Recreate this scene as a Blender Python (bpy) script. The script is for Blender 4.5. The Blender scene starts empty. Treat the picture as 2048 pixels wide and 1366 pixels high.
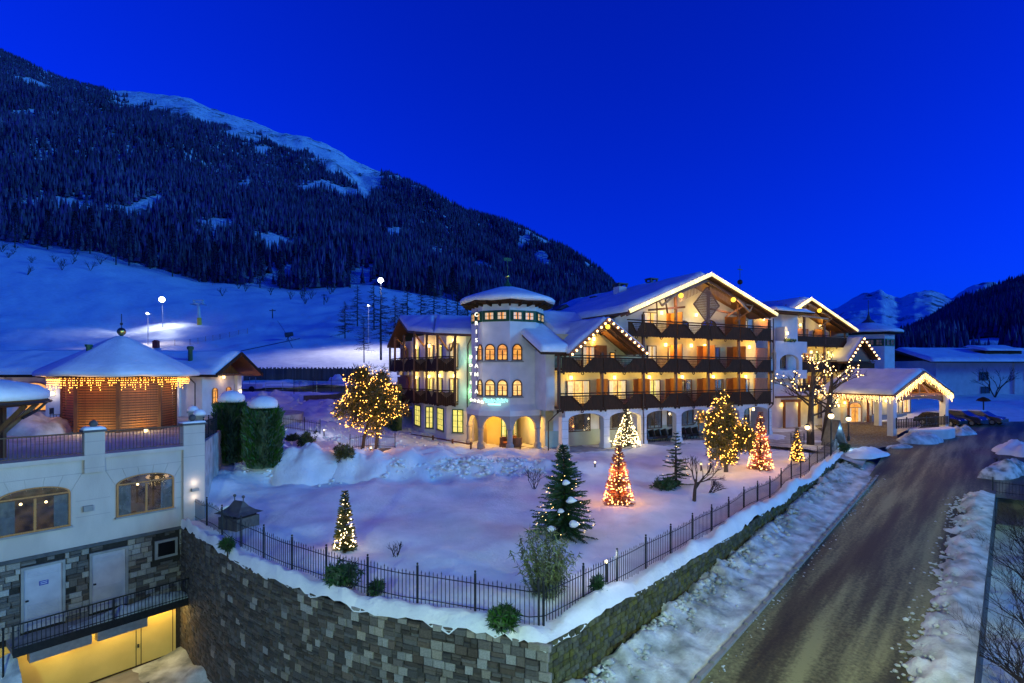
import bpy, bmesh, math, random
import numpy as np
from mathutils import Vector, Matrix, noise as mnoise
random.seed(7); np.random.seed(7)
scene = bpy.context.scene
R = math.radians
# ------------------------------------------------------------------ camera
F = 1100.0; CX = 1024.0; HY = 742.0; CZ = 6.0     # focal length and horizon in photograph pixels, eye height
cd = bpy.data.cameras.new('camera'); cam = bpy.data.objects.new('camera', cd)
scene.collection.objects.link(cam); scene.camera = cam
cam.location = (0, 0, CZ); cam.rotation_euler = (R(90), 0, 0)
cd.sensor_width = 36.0; cd.lens = F / 2048 * 36.0; cd.shift_y = (HY - 683) / 2048
cd.clip_start = 0.1; cd.clip_end = 30000
# ------------------------------------------------------------------ dusk sky, afterglow
SUN_AZ = R(104); SUN_EL = R(1.7)       # afterglow low on the right, just outside the view
world = bpy.data.worlds.new('World'); scene.world = world; world.use_nodes = True
wn = world.node_tree.nodes; wl = world.node_tree.links; wn.clear()
sky = wn.new('ShaderNodeTexSky'); sky.sky_type = 'NISHITA'; sky.sun_disc = False
sky.sun_elevation = SUN_EL; sky.sun_rotation = SUN_AZ; sky.altitude = 1200; sky.air_density = 1.0; sky.dust_density = 0.2; sky.ozone_density = 3.0
tint = wn.new('ShaderNodeMix'); tint.data_type = 'RGBA'; tint.blend_type = 'MULTIPLY'; tint.inputs[0].default_value = 1.0
tint.inputs[7].default_value = (0.010, 0.40, 6.2, 1)
bg = wn.new('ShaderNodeBackground'); bg.inputs[1].default_value = 0.11
out = wn.new('ShaderNodeOutputWorld')
wl.new(sky.outputs[0], tint.inputs[6]); wl.new(tint.outputs[2], bg.inputs[0]); wl.new(bg.outputs[0], out.inputs[0])
sd = bpy.data.lights.new('afterglow', 'SUN'); sun = bpy.data.objects.new('afterglow', sd); scene.collection.objects.link(sun)
sd.energy = 1.55; sd.angle = R(10); sd.color = (0.08, 0.48, 1.0)
d = Vector((math.sin(SUN_AZ) * math.cos(R(14)), math.cos(SUN_AZ) * math.cos(R(14)), math.sin(R(14))))
sun.rotation_euler = d.to_track_quat('Z', 'Y').to_euler()
vs = scene.view_settings; vs.view_transform = 'Standard'; vs.look = 'None'; vs.exposure = 0.0; vs.gamma = 1.0; vs.use_curve_mapping = False
cy = scene.cycles
cy.use_denoising = True; cy.max_bounces = 5; cy.diffuse_bounces = 2; cy.glossy_bounces = 2; cy.transparent_max_bounces = 12
cy.transmission_bounces = 2; cy.sample_clamp_indirect = 2.0; cy.sample_clamp_direct = 12.0; cy.caustics_reflective = False; cy.caustics_refractive = False
cy.use_light_tree = True

# ------------------------------------------------------------------ helpers
COL = scene.collection
def tag(o, label=None, cat=None, group=None, kind=None):
    if label: o['label'] = label
    if cat: o['category'] = cat
    if group: o['group'] = group
    if kind: o['kind'] = kind
    return o
def empty(name, loc=(0, 0, 0), rz=0.0, label=None, cat=None, group=None, parent=None):
    o = bpy.data.objects.new(name, None); COL.objects.link(o); o.location = loc; o.rotation_euler = (0, 0, rz)
    o.empty_display_size = 0.2; o.parent = parent
    return tag(o, label, cat, group)
def W(px, py, Z):                       # where a sight line stands at distance Z
    return Vector(((px - CX) / F * Z, Z, CZ - (py - HY) / F * Z))
class MB:
    def __init__(s): s.v = []; s.f = []
    def add(s, vs, fs):
        n = len(s.v); s.v.extend([tuple(p) for p in vs]); s.f.extend([tuple(i + n for i in q) for q in fs]); return s
    def box(s, x0, x1, y0, y1, z0, z1):
        return s.add([(x0,y0,z0),(x1,y0,z0),(x1,y1,z0),(x0,y1,z0),(x0,y0,z1),(x1,y0,z1),(x1,y1,z1),(x0,y1,z1)],
                     [(3,2,1,0),(4,5,6,7),(0,1,5,4),(1,2,6,5),(2,3,7,6),(3,0,4,7)])
    def obox(s, p0, p1, w, h, up=(0, 0, 1)):   # beam from p0 to p1, w across, h along up
        p0 = Vector(p0); p1 = Vector(p1); d = (p1 - p0).normalized(); up = Vector(up)
        sd_ = d.cross(up)
        if sd_.length < 1e-4: sd_ = d.cross(Vector((1, 0, 0)))
        sd_.normalize(); u = sd_.cross(d).normalized(); a = sd_ * (w / 2); b = u * (h / 2)
        vs = [p0-a-b, p0+a-b, p0+a+b, p0-a+b, p1-a-b, p1+a-b, p1+a+b, p1-a+b]
        return s.add(vs, [(0,1,2,3),(7,6,5,4),(4,5,1,0),(5,6,2,1),(6,7,3,2),(7,4,0,3)])
    def tube(s, pts, r, n=6, r1=None, cap=True):
        pts = [Vector(p) for p in pts]; m = len(pts)
        rs = r if isinstance(r, (list, tuple)) else [r + ((r1 if r1 is not None else r) - r) * i / max(1, m - 1) for i in range(m)]
        vs = []; ref = None
        for i, p in enumerate(pts):
            d = (pts[min(i + 1, m - 1)] - pts[max(i - 1, 0)]).normalized()
            if ref is None:
                ref = d.cross(Vector((0, 0, 1)))
                if ref.length < 1e-3: ref = d.cross(Vector((1, 0, 0)))
            a = (ref - d * ref.dot(d)).normalized(); b = d.cross(a); ref = a
            for k in range(n):
                t = 2 * math.pi * k / n; vs.append(p + (a * math.cos(t) + b * math.sin(t)) * rs[i])
        fs = [(i*n+k, i*n+(k+1) % n, (i+1)*n+(k+1) % n, (i+1)*n+k) for i in range(m - 1) for k in range(n)]
        if cap: fs += [tuple(range(n - 1, -1, -1)), tuple(range((m - 1) * n, m * n))]
        return s.add(vs, fs)
    def lathe(s, prof, n=16, c=(0, 0, 0), rot=0.0, close=True):
        vs = [(c[0] + r * math.cos(rot + 2*math.pi*k/n), c[1] + r * math.sin(rot + 2*math.pi*k/n), c[2] + z) for r, z in prof for k in range(n)]
        m = len(prof); fs = [(i*n+k, i*n+(k+1) % n, (i+1)*n+(k+1) % n, (i+1)*n+k) for i in range(m - 1) for k in range(n)]
        if close: fs += [tuple(range(n - 1, -1, -1)), tuple(range((m - 1) * n, m * n))]
        return s.add(vs, fs)
    def prism(s, poly, a0, a1, axis='y'):     # polygon in the other two axes, swept along axis
        n = len(poly)
        def P(p, a): return {'y': (p[0], a, p[1]), 'x': (a, p[0], p[1]), 'z': (p[0], p[1], a)}[axis]
        return s.add([P(p, a0) for p in poly] + [P(p, a1) for p in poly],
                     [tuple(range(n)), tuple(range(2*n - 1, n - 1, -1))] + [((i+1) % n, i, n+i, n+(i+1) % n) for i in range(n)])
    def ball(s, c, r, n=6, sq=1.0):
        prof = [(r*math.sin(math.pi*i/n) + 1e-4, -r*sq*math.cos(math.pi*i/n)) for i in range(n + 1)]
        return s.lathe(prof, n + 2, c)
    def octa(s, c, r):
        x, y, z = c
        return s.add([(x+r,y,z),(x-r,y,z),(x,y+r,z),(x,y-r,z),(x,y,z+r),(x,y,z-r)],
                     [(0,2,4),(2,1,4),(1,3,4),(3,0,4),(2,0,5),(1,2,5),(3,1,5),(0,3,5)])
    def mesh(s, name, mat=None, smooth=False):
        m = bpy.data.meshes.new(name); m.from_pydata([tuple(p) for p in s.v], [], s.f)
        if mat: m.materials.append(mat)
        if smooth: m.polygons.foreach_set('use_smooth', [True] * len(m.polygons))
        m.update(); return m
    def build(s, name, mat, parent=None, smooth=False, fix=True):
        m = s.mesh(name, mat, smooth)
        if fix: fixn(m)
        return link(name, m, parent)
def fixn(m):
    bm = bmesh.new(); bm.from_mesh(m); bmesh.ops.recalc_face_normals(bm, faces=bm.faces); bm.to_mesh(m); bm.free()
def link(name, mesh, parent=None, loc=None, rz=None, scale=None):
    o = bpy.data.objects.new(name, mesh); COL.objects.link(o); o.parent = parent
    if loc is not None: o.location = loc
    if rz is not None: o.rotation_euler = (0, 0, rz)
    if scale is not None: o.scale = scale
    return o
def npmesh(name, V, Fa, mat, parent=None, smooth=True):   # numpy verts (n,3), faces (m,3|4)
    m = bpy.data.meshes.new(name); k = Fa.shape[1]
    m.vertices.add(len(V)); m.vertices.foreach_set('co', np.asarray(V, np.float32).ravel())
    m.loops.add(Fa.size); m.loops.foreach_set('vertex_index', np.asarray(Fa, np.int32).ravel())
    m.polygons.add(len(Fa)); m.polygons.foreach_set('loop_start', np.arange(0, Fa.size, k, dtype=np.int32))
    m.polygons.foreach_set('use_smooth', np.full(len(Fa), smooth)); m.update(calc_edges=True); m.validate()
    if mat: m.materials.append(mat)
    return link(name, m, parent)
def gridf(nu, nv):
    i, j = np.meshgrid(np.arange(nu - 1), np.arange(nv - 1), indexing='ij'); a = i * nv + j
    return np.stack([a, a + nv, a + nv + 1, a + 1], -1).reshape(-1, 4)
def fbm(x, y, z=0.0, o=4): return mnoise.fractal(Vector((x, y, z)), 1.0, 2.1, o)
def fbm_a(X, Y, sc, z=0.0, o=4): return np.array([fbm(a * sc, b * sc, z, o) for a, b in zip(X.ravel(), Y.ravel())]).reshape(X.shape)
def lamp(name, loc, power, color, parent=None, radius=0.08, spot=None, target=None):
    l = bpy.data.lights.new(name, 'SPOT' if spot else 'POINT'); l.energy = power; l.color = color; l.shadow_soft_size = radius
    o = bpy.data.objects.new(name, l); COL.objects.link(o); o.parent = parent; o.location = loc
    if spot:
        l.spot_size = R(spot); l.spot_blend = 0.6
        o.rotation_euler = (Vector(loc) - Vector(target)).to_track_quat('Z', 'Y').to_euler()
    return o

# ------------------------------------------------------------------ materials
MAT = {}
def mat(name, col, rough=0.7, col2=None, nscale=8.0, bump=0.0, bscale=30.0, metal=0.0, rnd=0.0, island=False, emit=None, estr=0.0,
        spec=0.35, stretch=(1, 1, 1), subsurf=0.0, lo=0.35, hi=0.65, samp=True, bdist=0.05):
    m = bpy.data.materials.new(name); m.use_nodes = True; nt = m.node_tree; n = nt.nodes; l = nt.links
    b = n['Principled BSDF']; b.inputs['Roughness'].default_value = rough; b.inputs['Metallic'].default_value = metal
    b.inputs['Specular IOR Level'].default_value = spec
    b.inputs['Base Color'].default_value = (*col, 1)
    tc = n.new('ShaderNodeTexCoord'); mp = n.new('ShaderNodeMapping'); mp.inputs['Scale'].default_value = stretch
    l.new(tc.outputs['Object'], mp.inputs['Vector'])
    cur = None
    if col2 is not None:
        t = n.new('ShaderNodeTexNoise'); t.inputs['Scale'].default_value = nscale; t.inputs['Detail'].default_value = 6; l.new(mp.outputs[0], t.inputs['Vector'])
        rp = n.new('ShaderNodeValToRGB'); rp.color_ramp.elements[0].position = lo; rp.color_ramp.elements[1].position = hi
        rp.color_ramp.elements[0].color = (*col, 1); rp.color_ramp.elements[1].color = (*col2, 1)
        l.new(t.outputs['Fac'], rp.inputs['Fac']); cur = rp.outputs['Color']
    if rnd > 0:
        if island: g = n.new('ShaderNodeNewGeometry'); src = g.outputs['Random Per Island']
        else: g = n.new('ShaderNodeObjectInfo'); src = g.outputs['Random']
        mr = n.new('ShaderNodeMapRange'); mr.inputs['To Min'].default_value = 1 - rnd; mr.inputs['To Max'].default_value = 1 + rnd
        l.new(src, mr.inputs['Value'])
        hs = n.new('ShaderNodeHueSaturation'); l.new(mr.outputs[0], hs.inputs['Value'])
        mh = n.new('ShaderNodeMath'); mh.operation = 'MULTIPLY'; mh.inputs[1].default_value = 7.31; l.new(src, mh.inputs[0])
        mf = n.new('ShaderNodeMath'); mf.operation = 'FRACT'; l.new(mh.outputs[0], mf.inputs[0])
        mr2 = n.new('ShaderNodeMapRange'); mr2.inputs['To Min'].default_value = 0.4; mr2.inputs['To Max'].default_value = 1.5
        l.new(mf.outputs[0], mr2.inputs['Value']); l.new(mr2.outputs[0], hs.inputs['Saturation'])
        if cur is not None: l.new(cur, hs.inputs['Color'])
        else: hs.inputs['Color'].default_value = (*col, 1)
        cur = hs.outputs['Color']
    if cur is not None: l.new(cur, b.inputs['Base Color'])
    if bump > 0:
        t2 = n.new('ShaderNodeTexNoise'); t2.inputs['Scale'].default_value = bscale; t2.inputs['Detail'].default_value = 9; t2.inputs['Roughness'].default_value = 0.62; l.new(mp.outputs[0], t2.inputs['Vector'])
        bp = n.new('ShaderNodeBump'); bp.inputs['Strength'].default_value = bump; bp.inputs['Distance'].default_value = bdist
        l.new(t2.outputs['Fac'], bp.inputs['Height']); l.new(bp.outputs[0], b.inputs['Normal'])
    if emit is not None:
        b.inputs['Emission Color'].default_value = (*emit, 1); b.inputs['Emission Strength'].default_value = estr
        if not samp: m.cycles.emission_sampling = 'NONE'
    MAT[name] = m; return m
def glass(name, fac=0.12, col=(0.9, 0.95, 1)):
    m = bpy.data.materials.new(name); m.use_nodes = True; nt = m.node_tree; n = nt.nodes; l = nt.links; n.clear()
    o = n.new('ShaderNodeOutputMaterial'); mx = n.new('ShaderNodeMixShader'); mx.inputs[0].default_value = fac
    a = n.new('ShaderNodeBsdfTransparent'); a.inputs[0].default_value = (*col, 1); g = n.new('ShaderNodeBsdfGlossy'); g.inputs['Roughness'].default_value = 0.03
    l.new(a.outputs[0], mx.inputs[1]); l.new(g.outputs[0], mx.inputs[2]); l.new(mx.outputs[0], o.inputs[0]); MAT[name] = m; return m
mat('snow', (0.82, 0.82, 0.82), 0.55, (0.68, 0.69, 0.70), 0.9, bump=0.7, bscale=6.0, spec=0.3, bdist=0.07)
mat('snow_rough', (0.66, 0.70, 0.70), 0.6, (0.24, 0.265, 0.26), 1.3, bump=0.9, bscale=11.0, spec=0.3)
mat('snow_dirty', (0.62, 0.63, 0.64), 0.7, (0.16, 0.17, 0.16), 1.6, bump=1.0, bscale=12.0, spec=0.3, lo=0.42, hi=0.62)
mat('snow_trodden', (0.50, 0.47, 0.45), 0.7, (0.28, 0.25, 0.23), 1.5, bump=0.8, bscale=8.0)
mat('plaster_white', (0.66, 0.63, 0.62), 0.85, (0.57, 0.545, 0.54), 1.2, bump=0.15, bscale=40)
mat('plaster_cream', (0.70, 0.58, 0.31), 0.85, (0.58, 0.48, 0.26), 1.2, bump=0.15, bscale=40)
mat('plaster_sage', (0.42, 0.46, 0.36), 0.85, (0.36, 0.40, 0.32), 1.0, bump=0.15, bscale=40)
mat('plaster_warm', (0.50, 0.43, 0.38), 0.85, (0.40, 0.345, 0.305), 0.9, stretch=(1, 1, .35), bump=0.2, bscale=30)
mat('plaster_yellow', (0.74, 0.53, 0.15), 0.85, (0.64, 0.45, 0.12), 0.8, bump=0.1, bscale=30)
mat('plaster_greybrown', (0.36, 0.32, 0.30), 0.85, (0.30, 0.27, 0.26), 1.2, bump=0.15, bscale=40)  # grey-brown render of the tower arcade and the scored joints
mat('timber_dark', (0.040, 0.020, 0.010), 0.75, (0.062, 0.031, 0.016), 3.0, spec=0.1, bump=0.25, bscale=14, stretch=(4, 4, 0.6))
mat('timber_brown', (0.15, 0.062, 0.025), 0.6, (0.10, 0.042, 0.018), 3.0, bump=0.25, bscale=14, stretch=(4, 4, 0.6))
mat('timber_orange', (0.36, 0.13, 0.035), 0.6, (0.24, 0.08, 0.02), 3.0, bump=0.2, bscale=14, stretch=(6, 6, 0.5))
mat('timber_grey', (0.10, 0.085, 0.075), 0.8, (0.06, 0.052, 0.047), 3.0, bump=0.3, bscale=14, stretch=(4, 4, 0.4), rnd=0.3)
mat('lattice_wood', (0.30, 0.19, 0.11), 0.6, (0.22, 0.14, 0.08), 4.0)
mat('frame_brown', (0.09, 0.04, 0.018), 0.5, (0.06, 0.028, 0.013), 5.0)
mat('frame_oak', (0.46, 0.20, 0.055), 0.45, (0.35, 0.14, 0.04), 5.0, stretch=(5, 5, 0.6))
mat('frame_green', (0.02, 0.09, 0.035), 0.5, (0.015, 0.065, 0.028), 5.0)
mat('iron', (0.018, 0.02, 0.022), 0.5, (0.03, 0.032, 0.034), 8.0, metal=0.5)
mat('steel', (0.45, 0.47, 0.48), 0.4, (0.36, 0.38, 0.4), 6.0, metal=0.8)
mat('copper_pipe', (0.06, 0.045, 0.04), 0.5, (0.09, 0.06, 0.045), 6.0, metal=0.6)
mat('gold', (0.75, 0.48, 0.12), 0.25, (0.6, 0.36, 0.08), 5.0, metal=1.0)
mat('asphalt', (0.050, 0.050, 0.046), 0.55, (0.075, 0.074, 0.066), 3.0, bump=0.3, bscale=50)
mat('cobble', (0.20, 0.15, 0.10), 0.6, (0.14, 0.105, 0.075), 4.0, bump=0.5, bscale=14, rnd=0.25, island=True)
mat('stone', (0.13, 0.105, 0.088), 0.8, (0.085, 0.07, 0.06), 6.0, bump=0.6, bscale=16, rnd=0.42)
mat('stone_pale', (0.31, 0.275, 0.235), 0.8, (0.22, 0.195, 0.165), 6.0, bump=0.5, bscale=14, rnd=0.25)
mat('stone_fill', (0.10, 0.082, 0.068), 0.85, (0.065, 0.053, 0.045), 6.0, bump=0.6, bscale=16, rnd=0.45, island=True)
mat('stone_moss', (0.11, 0.105, 0.048), 0.8, (0.06, 0.062, 0.026), 6.0, bump=0.6, bscale=18, rnd=0.4)
mat('stone_moss_fill', (0.09, 0.088, 0.04), 0.8, (0.05, 0.052, 0.022), 6.0, bump=0.6, bscale=18, rnd=0.4, island=True)
mat('mortar', (0.03, 0.026, 0.023), 0.95, (0.018, 0.016, 0.014), 8.0, bump=0.5, bscale=30)
mat('concrete', (0.28, 0.27, 0.26), 0.85, (0.21, 0.20, 0.195), 2.0, bump=0.3, bscale=25)
mat('slate', (0.05, 0.05, 0.055), 0.6, (0.08, 0.08, 0.085), 3.0, bump=0.3, bscale=20)
mat('metal_door', (0.40, 0.38, 0.43), 0.5, (0.33, 0.315, 0.355), 2.0)
mat('sign_blue', (0.03, 0.05, 0.25), 0.5, (0.04, 0.06, 0.3), 4.0)
mat('sign_white', (0.6, 0.6, 0.65), 0.5, (0.5, 0.5, 0.55), 4.0)
mat('rust_red', (0.25, 0.035, 0.02), 0.6, (0.18, 0.03, 0.02), 4.0)
mat('bark', (0.07, 0.05, 0.04), 0.9, (0.04, 0.03, 0.024), 6.0, bump=0.9, bscale=20, stretch=(3, 3, 0.5))
mat('bark_light', (0.10, 0.085, 0.075), 0.9, (0.055, 0.045, 0.04), 6.0, bump=0.6, bscale=20, stretch=(3, 3, 0.5))
mat('needles', (0.020, 0.055, 0.022), 0.6, (0.035, 0.085, 0.03), 2.0, rnd=0.35, island=True)
mat('needles_gold_glow', (0.075, 0.075, 0.018), 0.6, (0.13, 0.10, 0.025), 2.0, rnd=0.35, island=True)  # golden bulb light put into the needle colour
mat('needles_red_glow', (0.48, 0.12, 0.025), 0.6, (0.34, 0.07, 0.016), 3.0, rnd=0.35, island=True)  # orange-red glow of the bulbs put into the needle colour
mat('thuja', (0.028, 0.085, 0.016), 0.6, (0.05, 0.12, 0.025), 2.0, rnd=0.4, island=True)
mat('leaf_pale', (0.10, 0.12, 0.045), 0.5, (0.16, 0.18, 0.08), 3.0, rnd=0.4, island=True)
mat('forest', (0.060, 0.036, 0.085), 0.9, (0.115, 0.072, 0.15), 0.02, rnd=0.5, island=True)  # blue of hazy air put into the tree colour
mat('larch_bare', (0.028, 0.02, 0.02), 0.9, (0.045, 0.033, 0.03), 1.0)
mat('wicker', (0.22, 0.085, 0.03), 0.6, (0.15, 0.055, 0.02), 20.0, bump=0.4, bscale=60)
mat('plastic_dark', (0.02, 0.022, 0.03), 0.4, (0.03, 0.033, 0.045), 6.0)
mat('fabric_grey', (0.45, 0.45, 0.46), 0.9, (0.36, 0.36, 0.37), 4.0)
mat('fabric_orange', (0.5, 0.14, 0.04), 0.9, (0.4, 0.1, 0.03), 4.0)
mat('car_black', (0.008, 0.009, 0.012), 0.2, (0.012, 0.013, 0.017), 3.0, spec=0.6)
mat('car_blue', (0.012, 0.022, 0.06), 0.2, (0.016, 0.028, 0.07), 3.0, spec=0.6)
mat('car_silver', (0.10, 0.11, 0.13), 0.25, (0.12, 0.13, 0.15), 3.0, metal=0.6, spec=0.6)
mat('tyre', (0.012, 0.012, 0.012), 0.9, (0.02, 0.02, 0.02), 8.0)
mat('car_glass', (0.01, 0.012, 0.016), 0.2, (0.012, 0.014, 0.018), 3.0, spec=0.8)
mat('red_glass', (0.3, 0.01, 0.01), 0.2, (0.25, 0.01, 0.01), 3.0)
mat('pylon_paint', (0.45, 0.55, 0.50), 0.5, (0.38, 0.47, 0.43), 2.0)
mat('pylon_yellow', (0.70, 0.45, 0.04), 0.6, (0.6, 0.38, 0.03), 2.0)
mat('net_orange', (0.45, 0.14, 0.06), 0.8, (0.35, 0.11, 0.05), 2.0)
mat('opening_shade', (0.004, 0.004, 0.005), 0.3, (0.008, 0.008, 0.01), 3.0)  # near black stands in for unlit depth in openings and windows
mat('bulb_warm', (1, 0.7, 0.3), 0.5, emit=(1.0, 0.60, 0.20), estr=9, samp=False)
mat('bulb_gold', (1, 0.6, 0.2), 0.5, emit=(1.0, 0.43, 0.06), estr=9, samp=False)
mat('bulb_white', (1, 0.85, 0.6), 0.5, emit=(1.0, 0.74, 0.36), estr=8, samp=False)
mat('bulb_orange', (1, 0.5, 0.25), 0.5, emit=(1.0, 0.46, 0.12), estr=7, samp=False)
mat('tube_yellow', (1, 0.9, 0.4), 0.5, emit=(1.0, 0.80, 0.24), estr=1.1, samp=False)
mat('lamp_white', (1, 1, 1), 0.5, emit=(0.85, 0.93, 1.0), estr=45, samp=False)
mat('lamp_warm', (1, 0.85, 0.6), 0.5, emit=(1.0, 0.70, 0.28), estr=3.5, samp=False)
mat('lamp_yellow', (1, 0.7, 0.1), 0.5, emit=(1.0, 0.60, 0.04), estr=1.6, samp=False)
mat('sign_light', (1, 1, 0.9), 0.5, emit=(1.0, 0.95, 0.62), estr=1.9, samp=False)
mat('sign_teal', (0.2, 0.35, 0.33), 0.5, emit=(0.35, 0.8, 0.72), estr=0.28, samp=False)
mat('sign_halo', (0.5, 1, 0.9), 0.5, emit=(0.50, 1.0, 0.90), estr=1.3, samp=False)
mat('glow_blue', (0.3, 0.6, 1), 0.5, emit=(0.22, 0.55, 1.0), estr=3.0, samp=False)
def room(name, col, strength, col2, sc=3.0):      # glowing panel in place of a lit room, brighter and dimmer in patches
    m = bpy.data.materials.new(name); m.use_nodes = True; nt = m.node_tree; n = nt.nodes; l = nt.links; n.clear()
    o = n.new('ShaderNodeOutputMaterial'); e = n.new('ShaderNodeEmission'); e.inputs[1].default_value = strength
    tc = n.new('ShaderNodeTexCoord'); t = n.new('ShaderNodeTexNoise'); t.inputs['Scale'].default_value = sc; t.inputs['Detail'].default_value = 2
    oi = n.new('ShaderNodeObjectInfo'); ad = n.new('ShaderNodeVectorMath'); ad.operation = 'ADD'
    sc_ = n.new('ShaderNodeMath'); sc_.operation = 'MULTIPLY'; sc_.inputs[1].default_value = 50; l.new(oi.outputs['Random'], sc_.inputs[0])
    l.new(tc.outputs['Object'], ad.inputs[0]); l.new(sc_.outputs[0], ad.inputs[1]); l.new(ad.outputs[0], t.inputs['Vector'])
    rp = n.new('ShaderNodeValToRGB'); rp.color_ramp.elements[0].position = 0.3; rp.color_ramp.elements[1].position = 0.65
    rp.color_ramp.elements[0].color = (*col2, 1); rp.color_ramp.elements[1].color = (*col, 1)
    l.new(t.outputs['Fac'], rp.inputs[0]); l.new(rp.outputs[0], e.inputs[0]); l.new(e.outputs[0], o.inputs[0])
    m.cycles.emission_sampling = 'NONE'; MAT[name] = m
room('room_warm', (1.0, 0.60, 0.16), 1.8, (0.75, 0.30, 0.06))
room('room_yellow', (1.0, 0.82, 0.18), 1.4, (0.70, 0.52, 0.10))
room('room_orange', (1.0, 0.42, 0.08), 1.6, (0.60, 0.20, 0.03))
room('room_dim', (0.10, 0.07, 0.045), 0.7, (0.02, 0.018, 0.02))
mat('curtain_lit', (0.8, 0.7, 0.5), 0.9, (0.7, 0.6, 0.42), 5, emit=(1.0, 0.64, 0.22), estr=0.7, samp=False)  # room light behind the cloth given as its own glow
mat('curtain_dim', (0.17, 0.145, 0.12), 0.9, (0.12, 0.10, 0.085), 5)
glass('pane')
# ------------------------------------------------------------------ hotel frame and ground heights
AX, AY = 3.62, 41.04; TH = math.atan2(1.0, 2.015); CU, SU = math.cos(TH), math.sin(TH)
def hw(u, v, z=0.0): return Vector((AX + u * CU - v * SU, AY + u * SU + v * CU, z))
def hu(px, v):
    r = (px - CX) / F; return (r * (AY + v * CU) - AX + v * SU) / (CU - r * SU)
def hzz(py, u, v): return CZ - (py - HY) / F * hw(u, v).y
DS = Vector((0.675, 0.738)); DN = Vector((0.738, -0.675)); K0 = Vector((10.0, 21.6))    # road direction, road right, a point on the left kerb
def rw(s, w): return K0 + DS * s + DN * w
def roadz(s): return float(np.interp(s, [-60, -30, 0, 20, 30, 38, 46, 56], [-6.5, -5.0, -3.0, -1.6, -0.95, -0.5, -0.15, 0.0]))
def rz(x, y):
    p = Vector((x, y)) - K0; s = p.dot(DS); v = -(x - AX) * SU + (y - AY) * CU
    t = min(1.0, max(0.0, (v + 13.0) / 6.0)); t = t * t * (3 - 2 * t)
    return roadz(s) * (1 - t)
CP = []
def cp(px, Z, z): CP.append(((px - CX) / F * Z, Z, z))
for a in [(390,27,-1.4),(480,23.5,-1.4),(560,20.7,-1.45),(660,19.2,-1.45),(770,18,-1.45),(900,16.9,-1.4),(1000,16,-1.4),(1080,15.5,-1.4),
          (690,22.6,-1.3),(800,28,-1.15),(900,30,-1.1),(1000,28,-1.15),(1130,24,-1.2),(1237,29,-1.0),(1350,32.6,-.9),(1450,36,-.7),(1520,36,-.7),
          (1594,39,-.5),(550,30,-1.0),(480,26,-1.2),(850,22,-1.3),(1000,20,-1.35),(560,33.2,-.95),(640,33.6,-1.0),(700,34,-1.0),(800,34.2,-1.0),(880,34.6,-.95),(950,35,-.9),(1080,36,-.7),(1020,35.4,-.8),
          (560,35.0,.35),(640,35.4,.35),(700,35.6,.35),(800,36,.35),(880,36.4,.25),(950,36.8,.15),(1020,37.4,0),(1080,38,-.1),(1120,40.5,0),(1290,43.5,0),(1400,46,0),(1543,50,0),
          (1200,40,-.1),(1300,41.5,-.15),(1450,44,-.2),(950,40.5,0),(1015,40.5,0),(930,45,0),(900,46,0),(829,52,.3),(780,45,.7),(730,40,.45),
          (700,38.5,.2),(640,42,.8),(600,48,1.6),(560,42,.8),(650,55,3.0),(620,60,3.5),(720,60,3.6),(560,60,3.6),(500,60,3.6),(420,45,2.0),
          (455,36,.2),(520,36.5,.1),(420,32,-.2),(410,29,-.8),(300,75,4.5),(500,75,4.5),(700,75,4.5),(900,75,4.5),(1200,75,2.0),(1650,58,0),
          (1690,48,-.1),(1600,48,-.1),(1600,44,-.3),(860,44,.15),(820,41,.3),(770,37,.45)]: cp(*a)
for s_, z_ in ((-9, -1.42), (-6, -1.42), (-2, -1.4), (3, -1.35), (10, -1.2), (17, -.85), (26, -.25)):
    p = rw(s_, -2.6); CP.append((p.x, p.y, z_))
CPA = np.array(CP)
def gza(X, Y):
    X = np.asarray(X, float); Y = np.asarray(Y, float)
    d2 = (X[..., None] - CPA[:, 0]) ** 2 + (Y[..., None] - CPA[:, 1]) ** 2 + 0.05
    w = d2 ** -1.7; return (w * CPA[:, 2]).sum(-1) / w.sum(-1)
def gz(x, y): return float(gza(x, y))
def G(px, py):                            # the garden point seen at a photograph pixel
    best = None
    for Z in np.arange(14, 72, 0.1):
        x = (px - CX) / F * Z; y_ = HY + (CZ - gz(x, Z)) * F / Z
        if y_ <= py: best = Z; break
    Z = best or 70; x = (px - CX) / F * Z
    return Vector((x, Z, gz(x, Z)))
def RG(px, py):                           # the same on the road side
    for Z in np.arange(12, 90, 0.1):
        x = (px - CX) / F * Z
        if HY + (CZ - rz(x, Z)) * F / Z <= py: return Vector((x, Z, rz(x, Z)))
    return W(px, py, 90)
# wall line: curved towards the courtyard, straight along the road
def catmull(P, n):
    P = [Vector(p) for p in P]; P = [P[0] * 2 - P[1]] + P + [P[-1] * 2 - P[-2]]; o = []
    for i in range(1, len(P) - 2):
        for k in range(n):
            t = k / n; a, b, c, d = P[i-1:i+3]
            o.append(0.5 * ((2*b) + (c - a)*t + (2*a - 5*b + 4*c - d)*t*t + (3*b - a - 3*c + d)*t**3))
    o.append(P[-2]); return o
def resample(P, step):
    L = [0]; 
    for a, b in zip(P, P[1:]): L.append(L[-1] + (b - a).length)
    n = max(2, int(round(L[-1] / step)) + 1); o = []
    for k in range(n):
        t = L[-1] * k / (n - 1); i = max(0, min(len(P) - 2, int(np.searchsorted(L, t)) - 1))
        f = (t - L[i]) / max(1e-6, L[i+1] - L[i]); o.append(P[i].lerp(P[i+1], min(1, max(0, f))))
    return o
CURVE = resample(catmull([(-16.6, 27.4), (-13.3, 24.1), (-8.9, 20.4), (-4.3, 17.5), (0.93, 15.4)], 12), 0.3)
STRAIGHT = resample([Vector((0.93, 15.4)), Vector((25.8, 42.6))], 0.3)
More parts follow.
